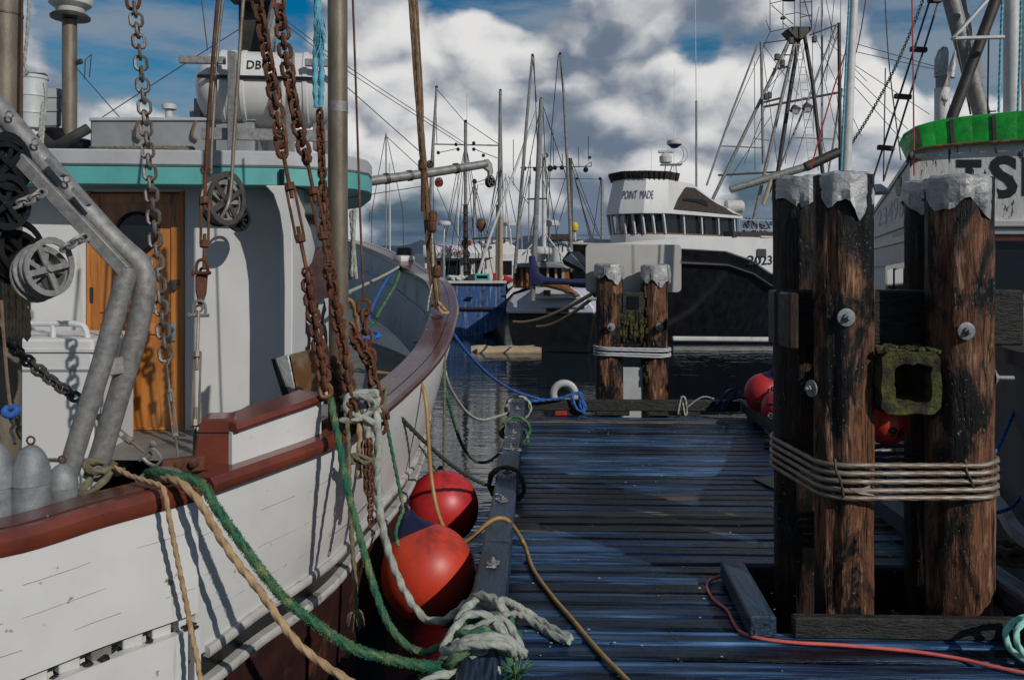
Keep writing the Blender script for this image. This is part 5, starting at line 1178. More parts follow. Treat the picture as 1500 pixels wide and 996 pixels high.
# ================================================================ boats across the water
def hull(root, stern, head, L, hb, zst, zbow, mt, zw=ZW, cap_m=None, band_m=None, deck_m=None, full=.72, name='hull', transom=.8, zk=None, low=.86):
    """a loft along the heading (radians from +Y to the right); returns loc(s, l, z): s metres ahead of the stern, l to starboard"""
    fw = V((math.sin(head), math.cos(head), 0)); sb = V((math.cos(head), -math.sin(head), 0)); o = V((stern[0], stern[1], 0))
    loc = lambda s, l, z: o + fw * s + sb * l + V((0, 0, z))
    n = 14; sta = []
    for i in range(n + 1):
        t = i / n
        b = hb * (transom + (1 - transom) * min(1, t / .35)) if t < .35 else hb * max(.015, (1 - ((t - .35) / .65) ** (2.4))) 
        z = zst + (zbow - zst) * max(0, (t - .25) / .75) ** 1.6
        sta.append((t * L, b, z, t))
    for nm, m_, rows in ((name, mt, lambda b, z, t: [(1, z), (.995, z - .02), (.97, z * .45 + zw * .55), (low + (.97 - low) * .55, z * .12 + zw * .88), (low, zw + .05), (low - .06 - .1 * t, zw - .25)]),):
        m = MB(); prt = []; stb = []
        secs = []
        for s, b, z, t in sta:
            q = rows(b, z, t); ss = lambda k: s + (L * .05 * ((z - k) / max(.1, z - zw)) * -1 if t > .8 else 0)
            secs.append([loc(ss(k), -b * f, k) for f, k in q] + [loc(ss(k), b * f, k) for f, k in reversed(q)])
        m.loft(secs); m.f.append(tuple(range(len(secs[0])))); m.build(nm, m_, root)
    for sgn in (-1, 1):
        m = MB(); m.loft([[loc(s, sgn * (b + .02), z + .0), loc(s, sgn * (b + .02), z + .06), loc(s, sgn * max(0, b - .1), z + .06), loc(s, sgn * max(0, b - .1), z)] for s, b, z, t in sta], closed=True, capends=True); m.build('rail_cap', cap_m or m_mastd, root)
        if band_m:
            m = MB(); m.loft([[loc(s, sgn * (b * .985 + .03), z - .42), loc(s, sgn * (b * .985 + .03), z - .35), loc(s, sgn * b * .9, z - .35), loc(s, sgn * b * .9, z - .42)] for s, b, z, t in sta], closed=True, capends=True); m.build('rub_rail', band_m, root)
    m = MB(); m.loft([[loc(s, -b * .97, z - .25), loc(s, b * .97, z - .25)] for s, b, z, t in sta]); m.build('deck', deck_m or m_floor, root)
    return loc
def spar(name, pts, r, mt, root, n=10):
    k = .62 if V(pts[0]).y > 12 and 'boom' not in name else 1.
    m = MB(); m.tube([V(p) for p in pts], [q * k for q in r] if isinstance(r, list) else r * k, n); return m.build(name, mt, root)
def rig(root, lines, r=.012, mt=None, name='rigging'):
    m = MB()
    for ln in lines: m.tube([V(p) for p in ln], r, 4)
    return m.build(name, mt or m_wire, root, kind='stuff', sharp=80)
def radome(c, r, root, mt=None):
    m = MB(); m.lathe([(r * .5, 0), (r * .95, .0), (r, r * .15), (r * .96, r * .5), (r * .6, r * .66), (.01, r * .68)], c, 20); m.build('radome', mt or m_oldwht, root)
def blk(c, r, root, mt=None, name='block'):
    r *= .68; m = MB(); m.lathe([(r * .5, -r * .7), (r, -r * .4), (r, r * .4), (r * .5, r * .7)], c, 10, Matrix.Rotation(R(80), 3, 'X')); m.build(name, mt or m_black, root)
# ---- the blue hulled boat
bg = T('fishing_boat', 'blue hulled boat with peeling paint, stern toward the dock, white wheelhouse', 'fishing boat', (-1.5, 25, ZW))
lc = hull(bg, ((668 - CX) * 24.6 / F, 24.6), -.02, 11, 1.55, 1.07, 1.7, m_bluehull, cap_m=m_rusty, band_m=m_black, transom=.93, low=.55)
st = Plane(600, 24.5, 760, 24.5)
m = MB(); m.rect(606, 450, 737, 453, st, .05); m.build('stern_band', m_dark, bg)
m = MB(); m.rect(600, 411.5, 742, 415.5, st, .09); m.build('stern_cap', m_oldwht, bg, bevel=.01)
m = MB(); m.rect(683, 435, 692, 438, st, .06); m.build('scupper', m_black, bg)
g1 = Plane(620, 27.4, 760, 28.2)
m = MB(); m.rect(622, 372, 772, 425, g1, 2.2); m.build('wheelhouse', m_oldwht, bg, bevel=.02)
for x0, x1 in ((636, 646), (653, 673), (679, 690), (696, 707), (737, 750)):
    m = MB(); m.rect(x0 - 1.5, 380.5, x1 + 1.5, 404.5, g1, .03, -.03); w = m.build('window', m_white, bg)
    m = MB(); m.rect(x0, 382, x1, 403, g1, .02, -.045); m.build('pane', m_glass, w)
m = MB(); secs = []
for k in range(13):
    x = 620 + 102 * k / 12; bul = math.sin(math.pi * k / 12) ** .5
    secs.append([g1.at(x, 377 + 1.5 * bul, -.05 - .35 * bul), g1.at(x, 371, -.10 - .36 * bul), g1.at(x, 361.5 - 1.5 * bul, -.02 - .2 * bul), g1.at(x, 359 - bul, .3), g1.at(x, 377, .3)])
m.loft(secs, closed=True, capends=True); m.build('visor', m_white, bg, sharp=50)
def gtx(x, y, z): px = 645 + 44 * x; k_ = (px - 620) / 102; return g1.at(px, 370.5 + 5.5 * max(0, x - .3) ** 1.4 / .6 + 1.5 * (.3 - x) * (x < .3) - 6.5 * y, -.125 - .36 * math.sin(math.pi * k_) ** .5 - z * .5 - .07)
text('VIEW GAMBLER', m_inkr, gtx, bg, 'name', bold=.03)
g2 = Plane(690, 28.9, 765, 28.9)
m = MB(); m.slab([(690, 378), (691, 362), (700, 353), (742, 352), (756, 362), (761, 378)], g2, 1.8); m.build('flybridge', m_white, bg, bevel=.06, seg=2)
m = MB(); m.rect(690, 376, 762, 378, g2, 1.8, -.03); m.build('red_stripe', m_red, bg)
m = MB(); m.tube([g2.at(692, 350, .0), g2.at(720, 348.5, -.3), g2.at(756, 350, 0)], .03, 6); m.build('bridge_rail', m_mastd, bg)
for x in range(694, 757, 9): m = MB(); m.tube([g2.at(x, 350, -.02), g2.at(x, 356, -.02)], .02, 5); m.build('rail_post', m_mastd, bg)
m = MB(); m.rect(676, 352, 690, 361, Plane(676, 27.6, 690, 27.6), .4); m.build('winch', m_maroon, bg, bevel=.02)
PX = lambda x, y, D: P(x, y, D)
spar('mast', [PX(682, 412, 26.6), PX(682, 178, 26.6)], .085, m_mast, bg); spar('lower_mast', [PX(682, 400, 26.55), PX(682, 300, 26.55)], .12, m_mastd, bg)
spar('antenna', [PX(684, 180, 26.6), PX(684, 137, 26.6)], .014, m_mastw, bg, 6); spar('crosstree', [PX(636, 211.5, 26.6), PX(732, 213.5, 26.6)], .035, m_mast, bg, 6)
spar('trolling_pole', [PX(627, 425, 26.2), PX(632, 250, 26.2), PX(639.5, 128, 26.2)], [.09, .085, .06], m_mast, bg)
spar('trolling_pole', [PX(731, 425, 26.2), PX(732, 250, 26.2), PX(733, 133, 26.2)], [.10, .1, .075], m_mast, bg)
spar('upright_post', [PX(727, 412, 25.5), PX(728, 300, 25.5)], .05, m_polem, bg); spar('upright_post', [PX(733, 412, 25.6), PX(734, 318, 25.6)], .10, m_tan, bg); spar('upright_post', [PX(650, 415, 25.4), PX(650, 360, 25.4)], .06, m_grey, bg)
for x, y in ((639.5, 128), (733, 133), (682, 178)): blk(PX(x, y, 26.2), .07, bg, name='cap_fitting')
spar('strut', [PX(650, 362, 26), PX(651, 332, 26)], .03, m_mastw, bg); radome(PX(651, 330, 26), .20, bg); radome(PX(747, 331, 27), .20, bg); spar('radome_post', [PX(749, 360, 27), PX(747, 332, 27)], .04, m_mastw, bg)
m = MB(); c = PX(704.5, 331, 25.8); rows = []
for k in range(9): t = k / 8; w = .145 * math.sin(math.pi * min(1, .08 + t * .92)) ** .6 * (1 if t < .6 else 1 - (t - .6) * 1.6); rows.append([c + V((math.cos(a) * w, math.sin(a) * w * .5, .22 - .44 * t)) for a in [2 * math.pi * j / 12 for j in range(12)]])
m.loft(rows, closed=True, capends=True); m.build('paddle', m_rust, bg); spar('paddle_stick', [PX(705, 340, 25.8), PX(706, 372, 25.8)], .02, m_rust, bg)
spar('stay_strut', [PX(729, 252, 26.4), PX(714, 338, 26.4)], .035, m_mastw, bg); spar('stay_strut', [PX(735, 252, 26.4), PX(747, 338, 26.4)], .035, m_mastw, bg); spar('long_strut', [PX(787, 160, 25.5), PX(716, 352, 25.2)], .06, m_mastw, bg); spar('lower_strut', [PX(716, 352, 25.2), PX(700, 405, 25.2)], .07, m_mastw, bg)
L_ = [(PX(682, 212, 26.6), PX(x, 410, 26.6)) for x in (640, 655, 668, 700, 712, 724)] + [(PX(682, 180, 26.6), PX(639, 130, 26.2)), (PX(684, 180, 26.6), PX(731, 212, 26.6)), (PX(636, 212, 26.6), PX(634, 400, 26.5)), (PX(638, 132, 26.2), PX(640, 212, 26.6)), (PX(734, 135, 26.2), PX(737, 330, 26.3)), (PX(642, 224, 26.6), PX(671, 218, 26.6)), (PX(693, 218, 26.6), PX(729, 232, 26.6)), (PX(694, 400, 26), PX(640, 275, 26)), (PX(700, 400, 26), PX(735, 250, 26))]
rig(bg, L_, .011)
for x, y in ((642, 224), (671, 219), (694, 219), (708, 228), (694, 210), (668, 212)): blk(PX(x, y, 26.5), .08, bg)
for i_ in range(9): y = 300 + i_ * 12; m = MB(); m.bar(PX(677, y, 26.4), PX(687, y, 26.4), .03, .02); m.build('mast_step', m_wire, bg)
cr_ = T('crate', 'teal plastic fish crate on the stern of the blue hulled boat', 'crate', PX(705, 412, 24.9))
pl = Plane(694, 24.8, 720, 24.8)
for a in ((695, 401, 717, 404), (695, 404, 698, 413), (714, 404, 717, 413), (698, 408.5, 714, 413)): m = MB(); m.rect(*a, pl, .4); m.build('side', m_teal, cr_, bevel=.01)
m = MB(); m.rect(697, 401.5, 715, 412.5, pl, .02, .3); m.build('back', m_teal, cr_)
m = MB(); m.slab([(685, 403), (695, 401), (695, 413), (686, 413)], pl, .4); tag(m.build('basket', m_rubber, bevel=.02), 'black basket beside the teal crate', 'basket')
m = MB(); m.slab([(738, 402), (752, 408), (748, 413), (738, 413)], pl, .3); tag(m.build('red_tarp', m_red, bevel=.03), 'red cloth bundle at the right end of the blue stern', 'cloth')
m = MB(); m.rect(722, 400, 727, 413, Plane(700, 25.2, 740, 25.2), .2); tag(m.build('canister', m_red, bevel=.02), 'red can behind the upright posts of the blue hulled boat', 'can')
rnd = random.Random(5); m = MB()
for k in range(26): m.box(pl.at(656 + rnd.random() * 28, 411 - rnd.random() * 5 * (1 if k % 3 else 1.4), .15 + rnd.random() * .3), (.16, .12, .08), rnd.random() * 3, Matrix.Rotation(rnd.random() * 3, 3, V((rnd.random(), 1, rnd.random()))))
tag(m.build('net_heap', m_bucket, bevel=.03), 'pale crumpled net heaped on the blue stern', 'net')
PG = lambda x, y, D: P(x, y, D * .86)
PlaneG = lambda x1, d1, x2, d2: Plane(x1, d1 * .86, x2, d2 * .86)
# ---- the grey boat with a navy sail cover
by = T('sailing_boat', 'grey boat with a navy sail cover over its boom and a small wooden windowed cabin', 'sailing boat', PG(800, 480, 24))
lc = hull(by, (PG(872, 0, 24.9).x, 24.9 * .86), R(-80), 2.2, .9, .30, .34, m_black, cap_m=m_grey, transom=.75, deck_m=m_lilac)
m = MB(); m.slab([(741, 449), (760, 440), (862, 441), (871, 452), (871, 460), (741, 459)], PlaneG(741, 23.9, 871, 23.2), 1.3); m.build('topside', m_lilac, by, bevel=.04)
m = MB(); m.slab([(741, 459), (872, 460), (862, 518), (752, 516)], PlaneG(741, 23.95, 871, 23.25), 1.2); m.build('bottom', m_black, by, bevel=.04)
m = MB(); m.rect(800, 452, 833, 457, PlaneG(741, 23.85, 871, 23.15), .05); m.build('hull_port', m_black, by)
y2 = PlaneG(745, 24.4, 835, 24.0)
m = MB(); m.slab([(742, 445), (752, 432), (778, 424), (778, 420), (845, 424), (858, 440), (858, 452), (742, 452)], PlaneG(742, 23.9, 858, 23.2), 1.0); m.build('trunk_cabin', m_lilac, by, bevel=.03)
m = MB(); m.slab([(781, 420), (800, 419), (830, 425), (846, 437), (781, 438)], PlaneG(781, 23.3, 846, 23.0), .3); m.build('coaming', m_white, by, bevel=.02)
m = MB(); m.slab([(786, 419), (805, 413), (826, 418), (848, 433), (843, 435), (826, 425), (803, 419)], PlaneG(781, 23.25, 846, 22.95), .34); m.build('coaming_cap', m_teak, by, bevel=.015)
m = MB(); m.rect(796, 425, 806, 433, PlaneG(781, 23.2, 846, 22.9), .05); m.build('vent_grille', m_wire, by)
m = MB(); m.rect(753, 390, 826, 422, y2, 1.3, .12); m.build('pilothouse', m_teak, by)
for x in (753, 764, 772, 788, 802, 814, 824): m = MB(); m.rect(x - 1.6, 390, x + 1.6, 420, y2, .12); m.build('window_post', m_tan if x > 780 else m_teak, by, bevel=.01)
for x0, x1 in ((755, 763), (774, 787), (790, 801), (804, 813), (815.5, 823)): m = MB(); m.rect(x0, 392, x1, 408, y2, .02, .07); m.build('window_pane', m_glass, by)
m = MB(); m.slab([(749, 391), (756, 386), (800, 384), (826, 388), (832, 394), (826, 393)], y2, 1.6, -.15); m.build('roof', m_grey, by, bevel=.02)
m = MB(); rows = []
for k, (x, y0, y1_) in enumerate(((775, 372, 382), (776, 380, 405), (777, 400, 417), (790, 404, 417), (812, 408, 416), (835, 409, 417), (856, 409, 418), (862, 411, 417))):
    a = y2.at(x, (y0 + y1_) / 2, -1.2); h = (y1_ - y0) / 2 * 23 / F; ring = []
    for j in range(10): q = 2 * math.pi * j / 10; ring.append(a + V((0 if k > 2 else math.cos(q) * .10, (math.cos(q) if k > 2 else math.sin(q)) * .10, math.sin(q) * h if k > 2 else (.05 * k))))
    rows.append(ring)
m.loft(rows[3:], closed=True, capends=True); m.build('boom_cover', m_navy, by)
m = MB(); m.slab([(776, 374), (782, 374), (786, 398), (796, 406), (796, 417), (775, 418), (774.5, 395)], y2, .25, -1.3); m.build('mast_cover', m_navy, by, bevel=.05, seg=2)
spar('mast', [PG(780, 440, 22.9), PG(784, 345, 22.9), PG(793, 145, 22.9)], [.10, .10, .085], m_mast, by); spar('second_mast', [PG(797, 382, 23.6), PG(797, 226, 23.6)], .085, m_mastw, by)
spar('trolling_pole', [PG(754, 400, 23.2), PG(765, 260, 23.2), PG(773, 160, 23.2), PG(780, 80, 23.2)], [.07, .065, .055, .045], m_mast, by)
spar('trolling_pole', [PG(838, 395, 23.2), PG(832, 260, 23.2), PG(826, 140, 23.2), PG(820.5, 78, 23.2)], [.07, .06, .05, .04], m_mast, by)
for x, y in ((780, 81), (820.5, 79), (793, 145)): blk(PG(x, y, 23.1), .045, by, name='cap_fitting')
spar('spreader', [PG(772, 292, 23), PG(801, 291, 23)], .03, m_wire, by, 6); spar('white_cap', [PG(804, 330, 23.8), PG(803, 372, 23.8)], .04, m_mastw, by)
radome(PG(807, 331, 24), .21, by); radome(PG(793, 372, 23.4), .26, by)
spar('diagonal_stay', [PG(793, 343, 23.3), PG(765, 374, 23.3)], .025, m_mastw, by, 6); spar('diagonal_stay', [PG(799, 343, 23.3), PG(826, 378, 23.3)], .025, m_mastw, by, 6)
rig(by, [(PG(780, 82, 23.2), PG(786, 150, 23)), (PG(782, 82, 23.2), PG(789, 260, 23)), (PG(818, 80, 23.2), PG(808, 190, 23.2), PG(803, 320, 23.2)), (PG(822, 80, 23.2), PG(829, 230, 23)), (PG(793, 148, 23), PG(830, 260, 23)), (PG(793, 148, 23), PG(764, 300, 23)), (PG(795, 150, 23), PG(805, 380, 23)), (PG(797, 230, 23.5), PG(770, 385, 23.5)), (PG(797, 230, 23.5), PG(822, 385, 23.5))], .010)
nb = T('name_board', 'dark bow with a small tilted name board between the blue and grey boats', 'boat bow', PX(750, 418, 25.5))
m = MB(); m.slab([(740, 428), (748, 415), (775, 406), (776, 424), (745, 436)], Plane(738, 25.2, 778, 25.6), .8); m.build('bow', m_black, nb, bevel=.05)
m = MB(); m.slab([(743, 417), (758, 410), (759, 414), (744, 423)], Plane(738, 25.1, 778, 25.5), .03); m.build('board', m_ltgrey, nb)
m = MB(); m.slab([(742, 432), (752, 421), (776, 413), (776, 420), (752, 428), (742, 438)], Plane(738, 25.12, 778, 25.52), .05); m.build('rail_strip', m_lilac, nb)
# pale mooring lines from the grey boat to the far pilings
rope('upper pale line sagging from the grey boat to the far left piling', sag(PX(752, 471, 20.4), P(866, 431, 10.1), .12), .022, m_rtan, name='mooring_line')
rope('lower pale line sagging from the grey boat to the far left piling', sag(PX(786, 478, 19.6), P(866, 438, 10.1), .10), .020, m_rtan, name='mooring_line')
m = MB(); m.tube([P(862, 438, 9.95), P(874, 438, 9.95)], .02, 8); tag(m.build('pin', m_zinc), 'metal pin sticking from the left side of the far left piling', 'pin')
# ---- masts of boats farther off
def far_boat(label, px, D, masts, lines, hw=1.3, L=9, mt=None, zs=.8, cabin=True, extra=None, head=0., name='fishing_boat'):
    b = T(name, label, 'fishing boat' if name == 'fishing_boat' else 'sailing boat', PX(px, CY + (EYE - ZW) * F / D, D), 'boats moored farther off')
    c = PX(px, CY, D); hull(b, (c.x, D - L * .4), head, L, hw, zs, zs + .5, mt or m_oldwht, cap_m=m_grey, transom=.75)
    if cabin:
        m = MB(); m.box((c.x, D + .4, zs + .65), (hw * 1.25, L * .3, 1.5)); w = m.build('cabin', m_white, b, bevel=.06)
        for k in range(-1, 2): m = MB(); m.box((c.x + k * hw * .4, D + .4 - L * .15 - .01, zs + .85), (hw * .3, .03, .5)); m.build('window', m_glass, b)
    for pts, r, mt_ in masts: spar('mast', [PX(x, y, D) for x, y in pts], r, mt_, b, 8)
    if lines: rig(b, [[PX(x, y, D) for x, y in l] for l in lines], D * .00042)
    for x, y, r in (extra or ()): blk(PX(x, y, D - .2), r, b)
    return b
far_boat('distant sailboat with a tall thin mast left of the bow rigging', 568, 55, [([(565.5, 420), (565.5, 195)], .075, m_mast), ([(571.5, 420), (571, 240)], .07, m_mastw), ([(537, 308), (594, 307.5)], .03, m_mast)], [[(565, 197), (545, 308), (543, 400)], [(566, 197), (590, 308), (592, 400)], [(566, 200), (620, 250)], [(542, 309), (541, 325)]], hw=1.6, L=10, cabin=False, name='sailing_boat')
far_boat('distant boat behind the dark mast with a wide cross yard and hanging blocks', 836, 31, [([(836, 430), (836, 300), (835, 232)], .13, m_mastd), ([(762, 246), (866, 244)], .03, m_wire), ([(866, 244), (866, 237)], .03, m_wire), ([(842, 420), (843, 330)], .03, m_mastw), ([(808, 346), (808, 360)], .03, m_mastw)],
         [[(836, 236), (800, 350)], [(836, 236), (866, 350)], [(838, 236), (880, 350)], [(846, 275), (864, 350)], [(830, 290), (812, 350)], [(864, 238), (857, 244)], [(862, 236), (862, 200)], [(848, 246), (847, 216)], [(824, 246), (824, 226)], [(811, 246), (810, 190)], [(792, 246), (792, 228)], [(836, 262), (802, 262)], [(777, 246), (775, 275)], [(800, 300), (804, 240)]], extra=[(768, 247, .12), (784, 248, .12), (806, 247, .16), (813, 246, .12), (823, 246, .12), (858, 249, .14), (800, 228, .12), (864, 231, .08)], hw=2., L=10)
b_ = far_boat('distant boat behind the sign with a slim post and level yard', 882, 36, [([(882, 430), (882, 262)], .10, m_mast), ([(800, 262), (882, 262.5)], .02, m_wire), ([(845, 345), (880, 345)], .02, m_wire)], [[(880, 264), (868, 350)], [(842, 264), (868, 350)], [(846, 272), (876, 345)]], hw=1.8, L=9, extra=[(879, 262, .10), (845, 262, .08)])
b_ = far_boat('distant boat between the blue and grey boats with thin poles', 762, 40, [([(765, 420), (764, 330)], .06, m_mast), ([(742, 420), (741, 255)], .05, m_mastw), ([(703, 270), (744, 270)], .03, m_mastw), ([(774, 420), (775, 258)], .05, m_mast)], [[(744, 258), (775, 300)], [(741, 258), (712, 340)], [(741, 258), (760, 345)], [(775, 260), (758, 345)], [(752, 272), (752, 205)], [(777, 270), (777, 230)], [(700, 270), (690, 345)]], hw=1.6, L=9)
b_ = far_boat('distant white boat with a short capped post right of the tall mast', 700, 38, [([(695, 420), (695, 265)], .10, m_mast), ([(671, 420), (671, 240)], .04, m_mastw)], [[(695, 268), (716, 345)], [(695, 268), (672, 345)], [(671, 242), (652, 345)], [(697, 268), (714, 262)]], hw=1.6, L=9, extra=[(695, 266, .16)])
wb = T('deckhouse', 'round fronted white deckhouse of a boat behind the navy sail cover', 'boat cabin', PX(818, 480, 29))
m = MB(); c = PX(818, 0, 29.3); q = 29.3 / F
m.lathe([(16 * q, ZW), (16 * q, EYE + 18 * q), (17 * q, EYE + 18.5 * q), (17 * q, EYE + 22.5 * q), (15 * q, EYE + 23 * q)], V((c.x, 29.3, 0)), 28); m.build('wall', m_white, wb)
m = MB(); m.tube([PX(800, 353, 28.9), PX(818, 352, 28.7), PX(862, 353, 28.9)], .045, 6); m.build('bridge_rail', m_mastd, wb)
m = MB(); m.rect(806, 343, 834, 353, Plane(800, 29.5, 840, 29.5), .06); m.build('dark_coaming', m_mastd, wb)
m = MB(); m.lathe([(.05, 0), (.10, .05), (.13, .2), (.10, .3), (.04, .33)], PX(842, 340, 28.5), 12); m.build('yellow_float', m_yel, wb); m = MB(); m.tube([PX(842, 340, 28.5), PX(843, 353, 28.5)], .03, 6); m.build('float_stick', m_mastw, wb)
m = MB(); m.slab([(848, 413), (862, 415), (862, 424), (848, 421)], Plane(840, 27.5, 870, 27.5), .5); sk_ = T('skiff', 'white skiff with a green top strip just left of the sign', 'skiff', PX(855, 430, 27.6)); m.build('sheer_strip', m_green, sk_, bevel=.03)
m = MB(); m.slab([(846, 421), (864, 424), (862, 450), (846, 450)], Plane(840, 27.6, 870, 27.6), .5); m.build('hull', m_oldwht, sk_, bevel=.03)
lf = T('reflection_logs', 'tan logs added in the water for a reflection under the grey boat', 'float', (PX(742, 0, 20.2).x, 20.2, ZW))
for k, (x0, x1, yy, zz, r_) in enumerate(((700, 792, 20.15, .02, .11), (690, 782, 20.4, .03, .12))):
    m = MB(); a, b2 = P(x0, 480, yy), P(x1, 480, yy); n_ = 9; m.tube([V((a.x + (b2.x - a.x) * i / n_, yy + random.uniform(-.02, .02), ZW + zz + random.uniform(-.02, .02))) for i in range(n_ + 1)], [r_ * random.uniform(.9, 1.08) for _ in range(n_ + 1)], 14); m.build('reflection_log', m_tan, lf)  # logs added to stand for a tan reflection on the water
m = MB(); m.bar(PX(984, 496, 22.4) + V((0, 0, 0)), PX(1330, 499, 22.2), .22, .12); tag(m.build('floating_boom', m_oldwht, bevel=.03), 'long pale floating boom along the black hull waterline', 'floating boom')
# ---- the black and white seiner
bp = T('fishing_boat', 'big black and white fishing boat with a raked wheelhouse and a tall gantry', 'fishing boat', (5.5, 25, ZW))
A_, N_2, B0 = V((.69, .7238, 0)), V((.7238, -.69, 0)), V((1.44, 21.5, 0))
pm = lambda s, l, z: B0 + A_ * s + N_2 * l + V((0, 0, z))
S_ = [0, .5, 1, 1.6, 2.2, 3, 4, 5, 6, 7.5, 9, 11, 13, 15]
hbf = lambda s: 2.35 * (1 - max(0, 1 - s / 5.5) ** 1.7) + .04 - (max(0, s - 9) * .05)
zkf = lambda s: 2.16 - .045 * s if s < 4.6 else max(.62, 1.95 - 1.05 * (1 - math.exp(-(s - 4.6) * .55)))
ztf = lambda s: zkf(s) + .02 if s < 1.0 else 2.16 + .2 * min(1, (s - 1) / 2)
for sg_ in (1, -1):
    m = MB(); m.loft([[pm(s, sg_ * hbf(s), zkf(s)), pm(s + .1, sg_ * hbf(s) * .93, zkf(s) * .62), pm(s + .25, sg_ * hbf(s) * .84, .35), pm(s + .4, sg_ * hbf(s) * .74, ZW), pm(s + .6, sg_ * hbf(s) * .6, ZW - .6)] for s in S_]); m.build('hull', m_blackh, bp)
    m = MB(); m.loft([[pm(s, sg_ * (hbf(s) + .02), zkf(s) - .005), pm(s, sg_ * (hbf(s) + .03), ztf(s)), pm(s, sg_ * (hbf(s) - .09), ztf(s)), pm(s, sg_ * (hbf(s) - .09), zkf(s) - .1)] for s in S_], closed=True); m.build('bulwark', m_white, bp)
    m = MB(); m.loft([[pm(s, sg_ * (hbf(s) + .045), zkf(s) - .42), pm(s, sg_ * (hbf(s) + .075), zkf(s) - .40), pm(s, sg_ * (hbf(s) + .075), zkf(s) - .36), pm(s, sg_ * (hbf(s) * .97), zkf(s) - .34)] for s in S_]); m.build('rub_rail', m_wire, bp)
m = MB(); m.loft([[pm(s, -hbf(s) + .05, max(.6, ztf(s) - .75)), pm(s, hbf(s) - .05, max(.6, ztf(s) - .75))] for s in S_]); m.build('deck', m_grey, bp)
pside = Plane(1000, (lambda q: q.y)(pm(3.2, hbf(3.2), 0)), 1140, (lambda q: q.y)(pm(6.4, hbf(6.4), 0)))
def onside(x, y, z): s = 4.78 + 2.0 * x; q = pm(s, hbf(s) + .04 + z, 0); return V((q.x, q.y, 1.60 + .26 * y))
text('202367', m_ink, onside, bp, 'number', bold=.01)
for s, z, w, h in ((5.45, 1.93, .5, .22), (6.9, 2.1, .4, .2)):
    q = pm(s, hbf(s) + .035, z); m = MB(); m.box(q, (w, .03, h), math.atan2(A_.y, A_.x)); m.build('port_light', m_wire if s < 6 else m_oldwht, bp, bevel=.01)
m = MB(); q0, q1 = pm(4.2, hbf(4.2) - .1, 2.42), pm(9, hbf(9) - .1, 2.5); m.bar(q0, q1, .3, .16); m.build('dark_rail', m_mastd, bp)
m = MB(); m.bar(pm(5.4, hbf(5.4) + .02, 2.38), pm(9, hbf(9) + .02, 2.42), .06, .04); m.build('rail_cap', m_oldwht, bp)
# wheelhouse
bot = [(7.0, .95), (5.6, .95), (4.2, .95), (2.93, .92), (2.55, .52), (2.4, 0), (2.55, -.52), (2.93, -.92), (4.2, -.95), (7.0, -.95)]
m = MB(); m.prism([pm(s, l, 1.3) for s, l in bot], (0, 0, 1.15)); m.build('wheelhouse', m_white, bp)
inb = [(s + (.12 if s < 3.5 else -.08), l * .9) for s, l in bot]
m = MB(); m.prism([pm(s, l, 2.45) for s, l in inb], (0, 0, .53)); m.build('window_glass', m_glass, bp)
posts = [(2.93 + .93 * k, .94) for k in range(5)] + [(2.93 + (2.55 - 2.93) * t, .92 + (.52 - .92) * t) for t in (.5,)] + [(2.55, .52), (2.47, .26), (2.4, 0), (2.47, -.26), (2.55, -.52), (2.93, -.92)]
for s, l in posts:
    m = MB(); m.bar(pm(s, l * .985, 2.44), pm(s - (.12 if s < 3 else .06), l * .985, 2.99), .06, .06, tuple(A_)); m.build('window_post', m_oldwht, bp)
for z in (2.43, 2.97):
    m = MB(); ring = [pm(s, l * 1.01, z) for s, l in bot]; m.prism(ring, (0, 0, .035)); m.build('window_sill' if z < 2.6 else 'window_head', m_teak, bp)
vb = [(7.0, 1.0), (5.6, 1.02), (4.2, 1.05), (2.9, 1.05), (2.35, .62), (2.1, 0), (2.35, -.62), (2.9, -1.05), (4.2, -1.05), (5.6, -1.02), (7.0, -1.0)]
vt_ = [(7.0, .92, 3.08), (5.6, .9, 3.42), (4.3, .93, 3.86), (3.05, .93, 3.92), (2.58, .56, 3.93), (2.36, 0, 3.94), (2.58, -.56, 3.93), (3.05, -.93, 3.92), (4.3, -.93, 3.86), (5.6, -.9, 3.42), (7.0, -.92, 3.08)]
m = MB(); r0 = [pm(s, l, 2.98) for s, l in vb]; r0b = [pm(s, l, 3.06) for s, l in vb]; r1 = [pm(*p) for p in vt_]; m.loft([r0, r0b, r1], closed=True, capends=True); m.build('visor', m_white, bp, sharp=20)
def vis(k, t, o=.012):         # between the lower and upper visor rings, k counts ring points
    i = int(k); f = k - i; j = min(i + 1, len(vb) - 1)
    a = r0b[i].lerp(r0b[j], f); b = r1[i].lerp(r1[j], f); q = a.lerp(b, t); c = pm(4, 0, q.z); d = (q - c); d.z = 0; return q + d.normalized() * o
m = MB(); rows = []
for k, t0, t1 in ((.08, .06, .9), (.6, .06, .88), (1.0, .06, .84), (1.3, .06, .82), (1.6, .06, .84), (2.0, .06, .86), (2.35, .06, .84), (2.62, .06, .45), (2.8, .06, .08)): rows.append([vis(k, t0 + (t1 - t0) * q / 4, .05) for q in range(5)])
m.loft(rows); m.build('dark_side_panel', m_brown, bp)
m = MB(); m.loft([[vis(2.5, .36, .08), vis(2.5, .44, .08)], [vis(2.0, .36, .08), vis(2.0, .46, .08)], [vis(1.75, .34, .08), vis(1.75, .56, .08)], [vis(1.55, .34, .08), vis(1.55, .56, .08)]]); m.build('name_slot', m_black, bp)
def ptx(x, y, z): return vis(4.95 - 1.32 * x, .36 + .26 * y, .02 + z)
text('POINT  MADE', m_inkb, ptx, bp, 'name', bold=0.)
